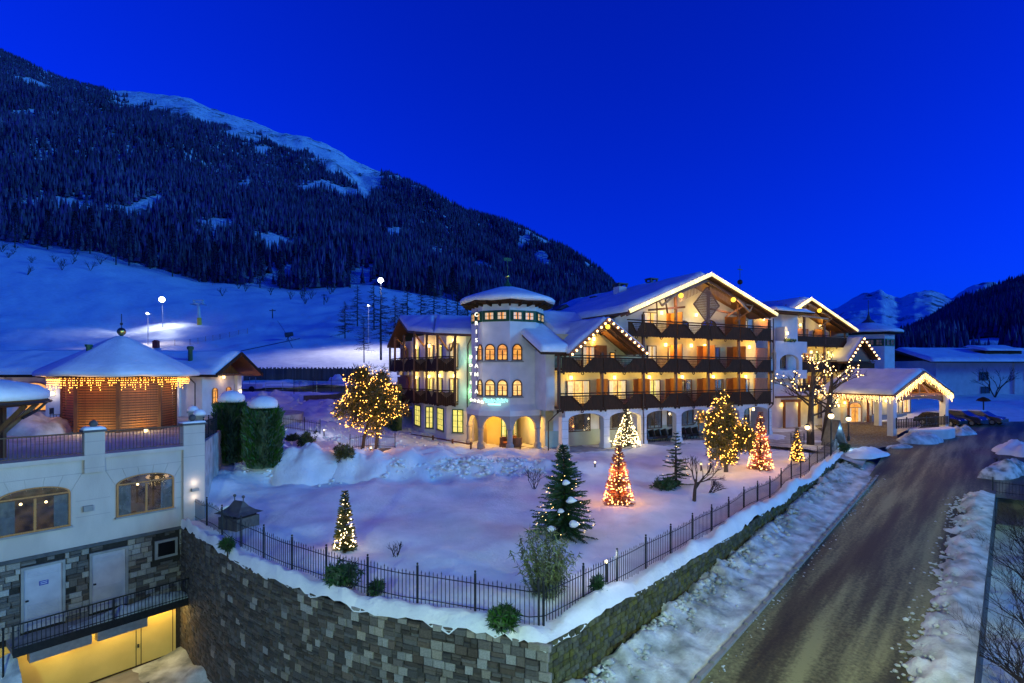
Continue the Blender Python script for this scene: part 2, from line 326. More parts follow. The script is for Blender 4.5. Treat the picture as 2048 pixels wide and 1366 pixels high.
FRONT = CURVE + STRAIGHT[1:]
def inward(P, i):
    a = P[max(0, i-1)]; b = P[min(len(P)-1, i+1)]; d = (b - a).normalized(); return Vector((-d.y, d.x))

# ------------------------------------------------------------------ far ground, ski hill, mountains
def polar(name, pxs, Zs, zf, m, kind='structure', smooth=True):
    PX, ZZ = np.meshgrid(pxs, Zs, indexing='ij'); H = zf(PX, ZZ)
    V = np.stack([(PX - CX) / F * ZZ, ZZ, H], -1).reshape(-1, 3)
    o = npmesh(name, V, gridf(len(pxs), len(Zs))[:, ::-1], m, smooth=smooth); tag(o, kind=kind); return o
def ang(px): return px
FOOT = ([-1600, -300, 0, 200, 400, 600, 750, 900, 1100, 1400], [440, 455, 480, 505, 560, 578, 572, 600, 640, 705])
SKYL = ([-1600, -900, -300, 0, 60, 120, 190, 240, 300, 375, 420, 500, 560, 600, 650, 700, 740, 800, 860, 900, 960, 1020, 1080, 1140, 1190, 1225, 1262, 1320, 1400],
        [-420, -250, -30, 100, 128, 156, 174, 179, 186, 194, 214, 240, 266, 270, 292, 317, 336, 359, 387, 411, 431, 450, 478, 507, 540, 572, 618, 680, 720])
TREEL = ([-1600, 150, 190, 260, 350, 450, 560, 620, 690, 730, 760, 800, 1400], [-500, 60, 180, 208, 240, 268, 304, 324, 356, 410, 375, 300, 100])
RIDGE_Z = ([-1600, 0, 700, 1000, 1250, 1400], [1500, 1350, 1150, 850, 600, 520])
def nz(X, Y, sc, seed, o=4): return fbm_a(X, Y, sc, seed, o)
def skih(PX, ZZ):
    zf = (HY - np.interp(PX, *FOOT)) / F * 265 + CZ
    z1 = np.where(PX < 900, 17.9, np.interp(PX, [900, 1400], [17.9, 10.0])); z1 = z1 + np.interp(PX, [-900, 0, 250, 700], [5, 3.5, 0, 1.5])
    out = np.empty_like(ZZ)
    for i in range(PX.shape[0]):
        out[i] = np.interp(ZZ[i], [66, 78, 112, 150, 200, 265], [4.2, 4.9, 10.6, z1[i, 0], z1[i, 0] * .55 + zf[i, 0] * .45, zf[i, 0]])
    X = (PX - CX) / F * ZZ
    return out + nz(X, ZZ, 0.035, 3.1) * 1.3 * np.clip((ZZ - 78) / 60, 0, 1) + nz(X, ZZ, 0.16, 9.7, 4) * 0.42
def rockmat():                            # snow lying on dark rock, by steepness and streaks
    m = bpy.data.materials.new('mountain_snow'); m.use_nodes = True; n = m.node_tree.nodes; l = m.node_tree.links; b = n['Principled BSDF']
    b.inputs['Roughness'].default_value = 0.7; b.inputs['Specular IOR Level'].default_value = 0.2
    tc = n.new('ShaderNodeTexCoord'); mp = n.new('ShaderNodeMapping'); mp.inputs['Scale'].default_value = (0.035, 0.02, 0.05); l.new(tc.outputs['Object'], mp.inputs[0])
    t = n.new('ShaderNodeTexNoise'); t.inputs['Scale'].default_value = 1.0; t.inputs['Detail'].default_value = 9; t.inputs['Roughness'].default_value = 0.72; l.new(mp.outputs[0], t.inputs['Vector'])
    rp = n.new('ShaderNodeValToRGB'); rp.color_ramp.elements[0].position = 0.36; rp.color_ramp.elements[0].color = (0.05, 0.05, 0.055, 1); rp.color_ramp.elements[1].position = 0.47; rp.color_ramp.elements[1].color = (0.82, 0.83, 0.86, 1)
    l.new(t.outputs['Fac'], rp.inputs[0]); l.new(rp.outputs[0], b.inputs['Base Color'])
    bp = n.new('ShaderNodeBump'); bp.inputs['Strength'].default_value = 0.8; bp.inputs['Distance'].default_value = 12; l.new(t.outputs['Fac'], bp.inputs['Height']); l.new(bp.outputs[0], b.inputs['Normal'])
    MAT['mountain_snow'] = m
rockmat()
o = npmesh('ground', np.array([(-14000, -2000, -9.6), (14000, -2000, -9.6), (14000, 14000, -9.6), (-14000, 14000, -9.6)]), np.array([[0, 1, 2, 3]]), MAT['snow']); tag(o, kind='structure')
pxs = np.concatenate([np.arange(-1600, -100, 60), np.arange(-100, 1401, 9)])
Zs = np.concatenate([np.arange(66, 150, 1.5), np.arange(150, 266, 3.0)])
tag(polar('ski_hill', pxs, Zs, skih, MAT['snow']))
def mount(PX, T):
    Zr = np.interp(PX, *RIDGE_Z); zf = (HY - np.interp(PX, *FOOT)) / F * 265 + CZ; zr = (HY - np.interp(PX, *SKYL)) / F * Zr + CZ
    Z = 262 + (Zr - 262) * T; X = (PX - CX) / F * Z
    h = zf - 1.5 + (zr - zf) * np.clip(T, 0, 1) ** 0.93 - np.clip(T - 1, 0, 1) * 900
    nn = nz(X, Z, 0.006, 5.5, 5) * 26 + nz(X + 0.3 * Z, Z * .3, 0.02, 1.5, 4) * 11
    return X, Z, h + nn * np.sin(np.clip(T, 0, 1) * math.pi) ** 0.8 + nz(X, Z, 0.03, 2.2, 3) * 4.0 * np.clip(T * 4, 0, 1)
pm = np.concatenate([np.arange(-1600, -120, 40), np.arange(-120, 1401, 7)]); ts = np.concatenate([np.linspace(0, 1, 90), [1.04, 1.15]])
PX, T = np.meshgrid(pm, ts, indexing='ij'); X, Z, H = mount(PX, T)
MT = (pm, ts, X, Z, H)
o = npmesh('mountain', np.stack([X, Z, H], -1).reshape(-1, 3), gridf(len(pm), len(ts))[:, ::-1], MAT['mountain_snow']); tag(o, kind='structure')
def forest(name, label, pts, hmin, hmax, rr=(0.10, 0.18)):
    n = len(pts); hgt = np.random.uniform(hmin, hmax, n); rad = hgt * np.random.uniform(*rr, n); rot = np.random.uniform(0, 6.28, n)
    tv = []; tf = []; sides = 5
    for k, (zb, rb, zt) in enumerate(((0.10, 1.0, 0.50), (0.30, 0.74, 0.72), (0.55, 0.46, 1.0))):
        b = len(tv)
        for q in range(sides): tv.append((rb, q / sides * 6.283 + k * 0.5, zb))
        tv.append((0, 0, zt))
        for q in range(sides): tf.append((b + q, b + (q + 1) % sides, b + sides))
    tv = np.array(tv); tf = np.array(tf); m = len(tv)
    jr = np.random.uniform(0.55, 1.35, (n, m)); jz = np.random.uniform(-0.05, 0.05, (n, m))
    a = tv[None, :, 1] + rot[:, None]; r_ = tv[None, :, 0] * rad[:, None] * jr
    V = np.stack([pts[:, 0, None] + np.cos(a) * r_, pts[:, 1, None] + np.sin(a) * r_, pts[:, 2, None] + (tv[None, :, 2] + jz) * hgt[:, None] - 0.5], -1).reshape(-1, 3)
    Fa = (tf[None] + (np.arange(n) * m)[:, None, None]).reshape(-1, 3)
    o = npmesh(name, V, Fa, MAT['forest'], smooth=False); tag(o, label, 'forest', kind='stuff'); return o
def scatter(pm, ts, X, Z, H, N, keep):
    i = np.random.uniform(0, len(pm) - 1.001, N); t = np.random.uniform(0, 1, N); j = t * (len(ts) - 3.001)
    a = i.astype(int); b = j.astype(int); fi = i - a; fj = j - b
    def s(Q): return (Q[a, b]*(1-fi)*(1-fj) + Q[a+1, b]*fi*(1-fj) + Q[a, b+1]*(1-fi)*fj + Q[a+1, b+1]*fi*fj)
    P = np.stack([s(X), s(Z), s(H)], -1); px = CX + F * P[:, 0] / P[:, 1]; py = HY + (CZ - P[:, 2]) * F / P[:, 1]
    return P[keep(P, px, py)]
def keepm(P, px, py):
    tl = np.interp(px, *TREEL); ridge = np.interp(px, *SKYL)
    n1 = np.array([fbm(a * .012, b * .008, 4.0, 4) for a, b in zip(P[:, 0], P[:, 1])])
    n2 = np.array([fbm(a * .05, b * .02, 7.0, 3) for a, b in zip(P[:, 0], P[:, 1])])
    k = (px > -160) & (px < 1330) & (py > tl + n2 * 26) & (n1 + 0.55 * n2 < 0.20 + 0.35 * np.random.rand(len(px)))
    return k & (py > ridge + 2)
pts = scatter(*MT, 120000, keepm)
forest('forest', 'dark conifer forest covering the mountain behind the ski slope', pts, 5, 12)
# the right-hand side: valley floor, wooded hill, snowy peaks
HILL = ([1700, 1780, 1850, 1900, 1960, 2048, 2300, 2800, 3400], [712, 694, 655, 622, 592, 562, 490, 430, 400])
def hillm(PX, T):
    Zr = 800.0; zr = (HY - np.interp(PX, *HILL)) / F * Zr + CZ; Z = 300 + (Zr - 300) * T; X = (PX - CX) / F * Z
    h = 11 + (zr - 11) * np.clip(T, 0, 1) - np.clip(T - 1, 0, 1) * 500; return X, Z, h + nz(X, Z, 0.012, 6.6, 4) * 9 * np.clip(T * 3, 0, 1)
ph = np.arange(1700, 3400, 14); th = np.concatenate([np.linspace(0, 1, 40), [1.06, 1.2]])
PX, T = np.meshgrid(ph, th, indexing='ij'); X, Z, H = hillm(PX, T)
o = npmesh('wooded_hill', np.stack([X, Z, H], -1).reshape(-1, 3), gridf(len(ph), len(th))[:, ::-1], MAT['mountain_snow']); tag(o, kind='structure')
def keeph(P, px, py): return (px < 2150) & (np.array([fbm(a * .02, b * .01, 1.0, 3) for a, b in zip(P[:, 0], P[:, 1])]) < 0.35)
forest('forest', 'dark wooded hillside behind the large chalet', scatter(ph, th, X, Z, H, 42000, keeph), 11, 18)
PEAK = ([1350, 1500, 1600, 1665, 1700, 1740, 1765, 1800, 1830, 1862, 1905, 1950, 1985, 2040, 2120, 2300, 2700], [690, 672, 640, 628, 610, 600, 592, 604, 588, 582, 592, 572, 569, 585, 590, 600, 620])
pk = np.arange(1350, 2700, 4.0); tk = np.concatenate([np.linspace(0, 1, 60), [1.05, 1.2]])
PX, T = np.meshgrid(pk, tk, indexing='ij'); Z = 2600 + 2600 * T; X = (PX - CX) / F * Z
zr = (HY - np.interp(PX, *PEAK)) / F * 5200 + CZ
H = 20 + zr * np.clip(T, 0, 1) ** 1.2 - np.clip(T - 1, 0, 1) * 3000 + nz(X, Z, 0.0016, 2.0, 6) * 45 * np.clip(T * 1.3, 0, 1) + nz(X, Z, 0.008, 5.0, 4) * 25 * T
mp2 = MAT['mountain_snow'].copy(); mp2.name = 'peak_snow'; mp2.node_tree.nodes['Mapping'].inputs['Scale'].default_value = (0.004, 0.003, 0.006); MAT['peak_snow'] = mp2
mp2.node_tree.nodes['Bump'].inputs['Distance'].default_value = 60
o = npmesh('snowy_peaks', np.stack([X, Z, H], -1).reshape(-1, 3), gridf(len(pk), len(tk))[:, ::-1], MAT['peak_snow']); tag(o, kind='structure')
def valley(PX, ZZ):
    X = (PX - CX) / F * ZZ; h = np.interp(ZZ, [57, 64, 72, 95, 150, 320], [-.2, -.15, 1.0, 1.9, 3.6, 13.0])
    return h + nz(X, ZZ, 0.12, 8.8, 4) * 0.45 * np.clip((ZZ - 64) / 6, 0, 1)
tag(polar('valley_snow', np.arange(1380, 3300, 16), np.concatenate([np.arange(57, 100, 1.0), np.arange(100, 325, 8)]), valley, MAT['snow']))

# ------------------------------------------------------------------ garden snow
NF = len(FRONT); back = [Vector((-52, 76)).lerp(Vector((41, 76)), i / (NF - 1)) for i in range(NF)]
tt = np.concatenate([np.linspace(0, 0.03, 8)[:-1], 0.03 + 0.97 * np.linspace(0, 1, 170) ** 1.25])
V = np.zeros((NF, len(tt), 3))
for i in range(NF):
    a = FRONT[i] - inward(FRONT, i) * 0.07; b = back[i]
    V[i, :, 0] = a.x + (b.x - a.x) * tt; V[i, :, 1] = a.y + (b.y - a.y) * tt
GX, GY = V[..., 0], V[..., 1]; base = gza(GX, GY)
dist = np.sqrt((GX - GX[:, :1]) ** 2 + (GY - GY[:, :1]) ** 2)
n1 = fbm_a(GX, GY, 0.35, 1.0, 4); n2 = fbm_a(GX, GY, 1.5, 4.0, 4)
bank = np.exp(-((base + 0.35) / 0.5) ** 2) * np.clip((GY - 31) / 3, 0, 1) * np.clip((6 - GX) / 4, 0, 1) + 0.35 * np.clip((GY - 37) / 2, 0, 1) * np.clip((2 - GX) / 3, 0, 1)
n3 = fbm_a(GX, GY, 3.6, 8.0, 3)
path = np.exp(-((GY - 39.0 - 0.25 * GX) / 2.0) ** 2)
V[..., 2] = base + n1 * 0.16 + n2 * (0.03 + 0.26 * bank) + n3 * (0.012 + 0.10 * bank)
V[..., 2] += -0.30 * np.exp(-dist / 0.10) + 0.16 * np.exp(-((dist - 0.45) / 0.4) ** 2) * (0.9 + 0.8 * n1)
V[..., 2] += np.exp(-(dist / 0.9) ** 2) * (n2 * 0.16 + n3 * 0.10)
tag(npmesh('garden_snow', V.reshape(-1, 3), gridf(NF, len(tt)), MAT['snow']), kind='structure')
# ------------------------------------------------------------------ road, drive, verges
def sheet(name, S, Wd, m, zf, kind='structure'):
    A, B = np.meshgrid(S, Wd, indexing='ij'); X = K0.x + DS.x * A + DN.x * B; Y = K0.y + DS.y * A + DN.y * B
    Zz = zf(A, B, X, Y); o = npmesh(name, np.stack([X, Y, Zz], -1).reshape(-1, 3), gridf(len(S), len(Wd))[:, ::-1], m); tag(o, kind=kind); return o
def rza(A, B, X, Y): return np.array([rz(a, b) for a, b in zip(X.ravel(), Y.ravel())]).reshape(X.shape)
def roadmat():      # worn asphalt with pale tracks of salt and packed snow along the lanes
    m = bpy.data.materials.new('road_surface'); m.use_nodes = True; n = m.node_tree.nodes; l = m.node_tree.links; b = n['Principled BSDF']
    tc = n.new('ShaderNodeTexCoord'); mp = n.new('ShaderNodeMapping'); mp.inputs['Rotation'].default_value = (0, 0, -math.atan2(DS.y, DS.x)); l.new(tc.outputs['Object'], mp.inputs[0])
    m2 = n.new('ShaderNodeMapping'); m2.inputs['Scale'].default_value = (0.06, 1.1, 1); l.new(mp.outputs[0], m2.inputs[0])
    t = n.new('ShaderNodeTexNoise'); t.inputs['Scale'].default_value = 1.0; t.inputs['Detail'].default_value = 5; l.new(m2.outputs[0], t.inputs['Vector'])
    t3 = n.new('ShaderNodeTexNoise'); t3.inputs['Scale'].default_value = 9.0; t3.inputs['Detail'].default_value = 8; l.new(mp.outputs[0], t3.inputs['Vector'])
    mx = n.new('ShaderNodeMath'); mx.operation = 'MULTIPLY_ADD'; mx.inputs[1].default_value = 0.35; l.new(t3.outputs['Fac'], mx.inputs[0]); l.new(t.outputs['Fac'], mx.inputs[2])
    rp = n.new('ShaderNodeValToRGB'); e = rp.color_ramp.elements; e[0].position = 0.52; e[0].color = (0.017, 0.016, 0.005, 1); e[1].position = 0.84; e[1].color = (0.24, 0.235, 0.10, 1)
    x = e.new(0.66); x.color = (0.058, 0.056, 0.020, 1)
    l.new(mx.outputs[0], rp.inputs[0]); l.new(rp.outputs[0], b.inputs['Base Color']); b.inputs['Roughness'].default_value = 0.6
    bp = n.new('ShaderNodeBump'); bp.inputs['Strength'].default_value = 0.3; bp.inputs['Distance'].default_value = 0.03
    t4 = n.new('ShaderNodeTexNoise'); t4.inputs['Scale'].default_value = 40; l.new(mp.outputs[0], t4.inputs['Vector']); l.new(t4.outputs['Fac'], bp.inputs['Height']); l.new(bp.outputs[0], b.inputs['Normal'])
    MAT['road_surface'] = m
roadmat()
sheet('road', np.concatenate([np.arange(-40, 70, 1.0)]), np.arange(-0.3, 6.2, 0.8), MAT['road_surface'], rza)
sheet('car_park', np.arange(21, 75, 1.0), np.arange(5.3, 48, 1.2), MAT['road_surface'], lambda A, B, X, Y: rza(A, B, X, Y) - 0.004)
sheet('forecourt', np.arange(24, 62, 1.0), np.arange(-19, -0.2, 1.2), MAT['snow_trodden'], lambda A, B, X, Y: rza(A, B, X, Y) - 0.03)
def berm(A, B, X, Y):
    z = np.array([roadz(a) for a in A.ravel()]).reshape(A.shape)
    prof = np.interp(B, [-2.55, -2.1, -1.5, -0.75, -0.12, 0.0], [0.30, 0.55, 0.34, 0.17, 0.11, -0.05])
    n = fbm_a(A, B, 0.55, 3.0, 4); n2 = fbm_a(A, B, 1.25, 6.0, 5); k = np.interp(B, [-2.55, -1.6, -0.3, 0], [1, 0.5, 0.25, 0.05])
    n3 = fbm_a(A, B, 4.2, 2.0, 4)
    return z + prof * (1 + 0.55 * n) + (n2 * 0.28 * k) + n3 * 0.13 * k
tag(sheet('roadside_snow', np.arange(-26, 27.2, 0.16), np.concatenate([np.linspace(-2.55, -1.2, 16), np.linspace(-1.1, 0.02, 12)]), MAT['snow_rough'], berm), kind='structure')
def verge(A, B, X, Y):
    z = np.array([roadz(a) for a in A.ravel()]).reshape(A.shape); n = fbm_a(A, B, 0.45, 13.0, 4); n2 = fbm_a(A, B, 1.9, 16.0, 4)
    prof = np.interp(B + 0.5 * n + 0.35 * n2, [4.5, 4.9, 5.3, 5.8, 6.5], [-0.12, 0.02, 0.28, 0.36, 0.22]); return z + prof + n2 * 0.10 * (B > 4.9)
tag(sheet('verge_snow', np.arange(-30, 21, 0.2), np.linspace(3.6, 6.33, 30), MAT['snow_rough'], verge), kind='structure')
def lowg(A, B, X, Y):
    z = np.array([roadz(a) for a in A.ravel()]).reshape(A.shape); dd = np.interp(A, [-40, -6, -2, 22, 30], [0.45, 0.45, -1.9, -2.0, -1.0])
    return z + dd + fbm_a(A, B, 0.3, 21.0, 4) * 0.35 + fbm_a(A, B, 1.2, 22.0, 3) * 0.07
tag(sheet('lower_garden_snow', np.arange(-40, 30, 0.5), np.arange(6.34, 40, 0.5), MAT['snow'], lowg), kind='structure')
# kerb stones along the left lane edge
kb = empty('kerb', (0, 0, 0)); kb['kind'] = 'structure'
mk = MB().box(-0.49, 0.49, -0.07, 0.07, -0.12, 0.10).mesh('kerb_stone', MAT['concrete'])
for i in range(52):
    s_ = -25 + i; p = rw(s_, 0.09); link('kerb_stone', mk, kb, (p.x, p.y, roadz(s_) + 0.02), math.atan2(DS.y, DS.x))
# courtyard floor below the left building
cf = MB(); cf.add([(-40, -6, -7.72), (3, -6, -7.72), (3, 30, -7.72), (-40, 30, -7.72)], [(0, 1, 2, 3)]); tag(cf.build('courtyard', MAT['concrete']), kind='structure')
# ------------------------------------------------------------------ stone walls
def stone_var(seed, rnd=0.0):
    r = random.Random(seed); v = []
    def ring(a, y, j): return [(sx * a + r.uniform(-j, j), y + r.uniform(-j, j) * .5, sz * a + r.uniform(-j, j)) for sx, sz in ((-1, -1), (1, -1), (1, 1), (-1, 1))]
    v = ring(.5, -.3, 0) + ring(.49, .55, .02) + ring(.40 - rnd, 1.0, .05)
    f = [(8, 9, 10, 11)] + [(i, (i+1) % 4, 4+(i+1) % 4, 4+i) for i in range(4)] + [(4+i, 4+(i+1) % 4, 8+(i+1) % 4, 8+i) for i in range(4)]
    return v, f
SV = [stone_var(k) for k in range(10)]; SVR = [stone_var(40 + k, 0.14) for k in range(10)]
def mkmeshes(vars_, m, nm):
    o = []
    for v, f in vars_:
        me = bpy.data.meshes.new(nm); me.from_pydata(v, [], f); me.materials.append(m); fixn(me); o.append(me)
    return o
SM = mkmeshes(SV, MAT['stone'], 'stone'); SMP = mkmeshes(SV, MAT['stone_pale'], 'stone'); SMR = mkmeshes(SVR, MAT['stone_moss'], 'stone')
def lay(parent, rects, at, limit, mats_for, fillmat, vars_, proud=0.06, world_fn=None):
    """rects: (a, z, w, h, pale); at(a) -> (x, y, rz of the outward-facing frame)"""
    items = []
    for (a, z, w, h, pale) in rects:
        x, y, rzz = at(a); P = world_fn(x, y) if world_fn else (x, y)
        items.append((w * h / max(4, P[0]**2 + P[1]**2), a, z, w, h, pale, x, y, rzz))
    items.sort(reverse=True); mb = MB()
    for k, (_, a, z, w, h, pale, x, y, rzz) in enumerate(items):
        dep = proud * random.uniform(0.6, 1.5)
        if k < limit:
            o = link('stone', random.choice(mats_for[1] if pale else mats_for[0]), parent, (x, y, z), rzz, (w * .96, dep, h * .95))
        else:
            v, f = random.choice(vars_); c, s = math.cos(rzz), math.sin(rzz)
            mb.add([(x + p[0]*w*.96*c - p[1]*dep*s, y + p[0]*w*.96*s + p[1]*dep*c, z + p[2]*h*.95) for p in v], f)
    if mb.v: tag(mb.build('stone_infill', fillmat, parent, fix=False), kind='stuff')
def courses(L, z0, z1, ch=(0.19, 0.30), pw=(0.20, 0.44), ppale=0.30, thin=True):
    out = []; z = z0
    while z < z1:
        h = random.uniform(*ch); a = random.uniform(-0.3, 0)
        while a < L:
            if random.random() < ppale: w = random.uniform(*pw); out.append((a + w/2, z + h/2, w, h, True))
            else:
                w = random.uniform(0.18, 0.55)
                if thin and random.random() < 0.75:
                    qs = [0, .5 + random.uniform(-.14, .14), 1] if random.random() < .55 else [0, .33 + random.uniform(-.08, .08), .67 + random.uniform(-.08, .08), 1]
                    for q0, q1 in zip(qs, qs[1:]): out.append((a + w/2 + random.uniform(-.02, .02), z + h*(q0+q1)/2, w, h*(q1-q0), False))
                else: out.append((a + w/2, z + h/2, w, h, False))
            a += w
        z += h
    return out
def path_at(P, off=0.0):
    L = [0]
    for a, b in zip(P, P[1:]): L.append(L[-1] + (b - a).length)
    def at(t):
        t = min(max(t, 0), L[-1] - 1e-4); i = max(0, int(np.searchsorted(L, t, 'right')) - 1); i = min(i, len(P) - 2)
        d = (P[i+1] - P[i]).normalized(); p = P[i] + d * (t - L[i]) + Vector((d.y, -d.x)) * off
        return p.x, p.y, math.atan2(-d.y, -d.x)
    return at, L[-1]
def wall_core(name, P, zb, zt, m, parent, th=0.5):
    mb = MB(); n = len(P); vs = []
    for i, p in enumerate(P):
        q = p + inward(P, i) * th; t = zt(p); b = zb(p); vs += [(p.x, p.y, b), (p.x, p.y, t), (q.x, q.y, t), (q.x, q.y, b)]
    fs = [(i*4+k, i*4+(k+1) % 4, i*4+4+(k+1) % 4, i*4+4+k) for i in range(n - 1) for k in range(4)] + [(0, 1, 2, 3), (n*4-1, n*4-2, n*4-3, n*4-4)]
    return mb.add(vs, fs).build(name, m, parent)
cw = empty('retaining_wall', (0, 0, 0), 0, 'tall curved retaining wall of mixed grey stones below the garden fence', 'wall')
wall_core('wall_core', CURVE, lambda p: -9.0, lambda p: gz(p.x, p.y) - 0.44, MAT['mortar'], cw)
at, L = path_at(CURVE)
def vis(a, z):
    x, y, _ = at(a); return HY + (CZ - z) * F / y < 1420
rects = [r for r in courses(L, -8.4, -1.2) if vis(r[0], r[1])]
def topok(r): x, y, _ = at(r[0]); return r[1] + r[3]/2 < gz(x, y) - 0.26
def trim(r):
    x, y, _ = at(r[0]); lim = gz(x, y) - 0.24; zb = r[1] - r[3]/2; h = min(r[3], lim - zb); return (r[0], zb + h/2, r[2], h, r[4])
lay(cw, [q for q in map(trim, rects) if q[3] > 0.05], at, 300, (SM, SMP), MAT['stone_fill'], SV)
sw = empty('retaining_wall', (0, 0, 0), 0, 'low wall of round mossy cobbles along the road below the fence', 'wall')
wall_core('wall_core', STRAIGHT, lambda p: -7.0, lambda p: gz(p.x, p.y) - 0.44, MAT['mortar'], sw)
at2, L2 = path_at(STRAIGHT)
rects = []
z = -5.6
while z < 0.3:
    h = random.uniform(0.15, 0.21); a = random.uniform(0, .15)
    while a < L2:
        w = random.uniform(0.16, 0.32); x, y, _ = at2(a)
        s_ = (Vector((x, y)) - K0).dot(DS)
        lim = gz(x, y) - 0.27; h_ = min(h, lim - z)
        if roadz(s_) - 0.1 < z and h_ > 0.05: rects.append((a + w/2, z + h_/2, w, h_, False))
        a += w
    z += h
lay(sw, rects, at2, 300, (SMR, SMR), MAT['stone_moss_fill'], SVR, 0.085)
cc = MB()
# ------------------------------------------------------------------ building kit
WC = {}
def wave_curtain(x0, x1, z0, z1, y):
    mb = MB(); n = max(6, int((x1 - x0) / 0.05)); vs = []
    for i in range(n + 1):
        x = x0 + (x1 - x0) * i / n; yy = y + 0.012 * math.sin(i * 1.9); vs += [(x, yy, z0), (x, yy, z1)]
    return mb.add(vs, [(2*i, 2*i+2, 2*i+3, 2*i+1) for i in range(n)])
def arcpts(w, h, n=10, k=1.0): return [(w/2 * math.cos(math.pi * i / n), h + k * w/2 * math.sin(math.pi * i / n)) for i in range(n + 1)]
def win_meshes(w, h, cols, rows, arch, fm, lit, curt):
    key = (round(w, 2), round(h, 2), cols, rows, arch, fm, lit, curt)
    if key in WC: return WC[key]
    fr = MB(); b = 0.075; k = arch if arch else 0
    fr.box(-w/2, -w/2 + b, -0.09, 0, 0, h); fr.box(w/2 - b, w/2, -0.09, 0, 0, h); fr.box(-w/2 + b, w/2 - b, -0.09, 0, 0, b)
    if arch:
        A = arcpts(w, h, 12, k); B = arcpts(w - 2*b, h, 12, k * 0.96)
        for i in range(12):
            a0, a1, b0, b1 = A[i], A[i+1], B[i], B[i+1]
            fr.prism([b0, a0, a1, b1], -0.09, 0, 'y')
        fr.box(-w/2 + b, w/2 - b, -0.08, -0.03, h - b*.4, h + b*.4)
    else: fr.box(-w/2 + b, w/2 - b, -0.09, 0, h - b, h)
    for c in range(1, cols):
        x = -w/2 + w * c / cols; t = 0.045 if (cols % 2 == 0 and c == cols // 2) else 0.018; fr.box(x - t, x + t, -0.078, -0.055, b, h - b)
    for r_ in range(1, rows):
        z = h * r_ / rows; fr.box(-w/2 + b, w/2 - b, -0.074, -0.057, z - 0.016, z + 0.016)
    def plane(y, e=0.0):
        m = MB(); P = [(-w/2 + e, e), (w/2 - e, e)] + (arcpts(w - 2*e, h, 12, k) if arch else [(w/2 - e, h - e), (-w/2 + e, h - e)])
        m.add([(p[0], y, p[1]) for p in P], [tuple(range(len(P)))]); return m
    res = [fr.mesh('window', MAT[fm]), plane(-0.012, 0.01).mesh('room_panel', MAT[lit]), plane(-0.05, 0.03).mesh('pane', MAT['pane'])]  # flat panel whose colour stands in for the room
    fixn(res[0])
    if curt:
        c = MB(); cm = 'curtain_lit' if 'dim' not in lit else 'curtain_dim'; half = w * random.uniform(0.20, 0.30)
        res.append([wave_curtain(a, bb, b, h - b, -0.03).mesh('curtain', MAT[cm], True) for (a, bb) in ((-w/2 + b, -w/2 + b + half), (w/2 - b - half, w/2 - b))])
    else: res.append([])
    s = MB().box(-w/2 - 0.06, w/2 + 0.06, -0.14, 0, -0.07, -0.002); res.append(s.mesh('sill', MAT['concrete']))
    WC[key] = res; return res
def window(parent, loc, w, h, lit='room_warm', cols=2, rows=1, arch=0, fm='frame_brown', curt=True, sill=True, rz=0.0, name='window'):
    ms = win_meshes(w, h, cols, rows, arch, fm, lit, curt)
    o = link(name, ms[0], parent, loc, rz)
    for nm, m in zip(('room_panel', 'pane'), ms[1:3]): link(nm, m, o)
    for m in ms[3]: link('curtain', m, o)
    if sill: link('sill', ms[4], o)
    return o
def arch_panel(mb, w, z0, z1, ow, spring, th, tf, k=1.0, n=12):
    """wall panel w wide with an arched opening ow wide; tf maps (x, y, z) into place"""
    def B(P):
        m = MB().prism(P, 0, th, 'y'); mb.add([tf(*p) for p in m.v], m.f)
    B([(-w/2, z0), (-ow/2, z0), (-ow/2, spring), (-ow/2, z1), (-w/2, z1)]); B([(ow/2, z0), (w/2, z0), (w/2, z1), (ow/2, z1), (ow/2, spring)])
    A = arcpts(ow, spring, n, k)
    for i in range(n): B([A[i+1], A[i], (A[i][0], z1), (A[i+1][0], z1)])
def snow_patch(name, a, b, c, d, th, parent, nu=26, nv=20, lump=0.06, m='snow', over=0.12):
    """thick snow lying on the quad a b c d, rounded at its rim"""
    a, b, c, d = map(Vector, (a, b, c, d)); n = ((b - a).cross(d - a)).normalized()
    if n.z < 0: n = -n
    mb = MB(); vs = []; seed = random.uniform(0, 50)
    Lu = (b - a).length; Lv = (d - a).length
    for i in range(nu + 1):
        for j in range(nv + 1):
            s = i / nu; t = j / nv
            s2 = 0.5 - 0.5 * math.cos(math.pi * s) if nu < 12 else s; t2 = t
            p = a.lerp(b, s2).lerp(d.lerp(c, s2), t2); e = min(s2 * Lu, (1 - s2) * Lu, t2 * Lv, (1 - t2) * Lv)
            q = min(1.0, e / (th * 1.3)); hgt = th * (1 - (1 - q) ** 2.4) ** 0.5
            hgt += fbm(p.x * .5 + seed, p.y * .5, p.z * .5, 3) * lump * q * 2; vs.append(p + Vector((0, 0, 1)) * (hgt * 0.75) + n * hgt * 0.25)
    N = nv + 1; fs = [(i*N+j, (i+1)*N+j, (i+1)*N+j+1, i*N+j+1) for i in range(nu) for j in range(nv)]
    rim = [i*N for i in range(nu + 1)] + [nu*N + j for j in range(1, nv + 1)] + [i*N + nv for i in range(nu - 1, -1, -1)] + [j for j in range(nv - 1, 0, -1)]
    k = len(vs); cen = (a + b + c + d) / 4
    for r_ in rim: vs.append(vs[r_] - n * 0.06 - (vs[r_] - cen).normalized() * 0.04)
    fs += [(rim[i], rim[(i+1) % len(rim)], k + (i+1) % len(rim), k + i) for i in range(len(rim))] + [tuple(k + i for i in range(len(rim)))]
    mb.add(vs, fs); return mb.build(name, MAT[m], parent, True)
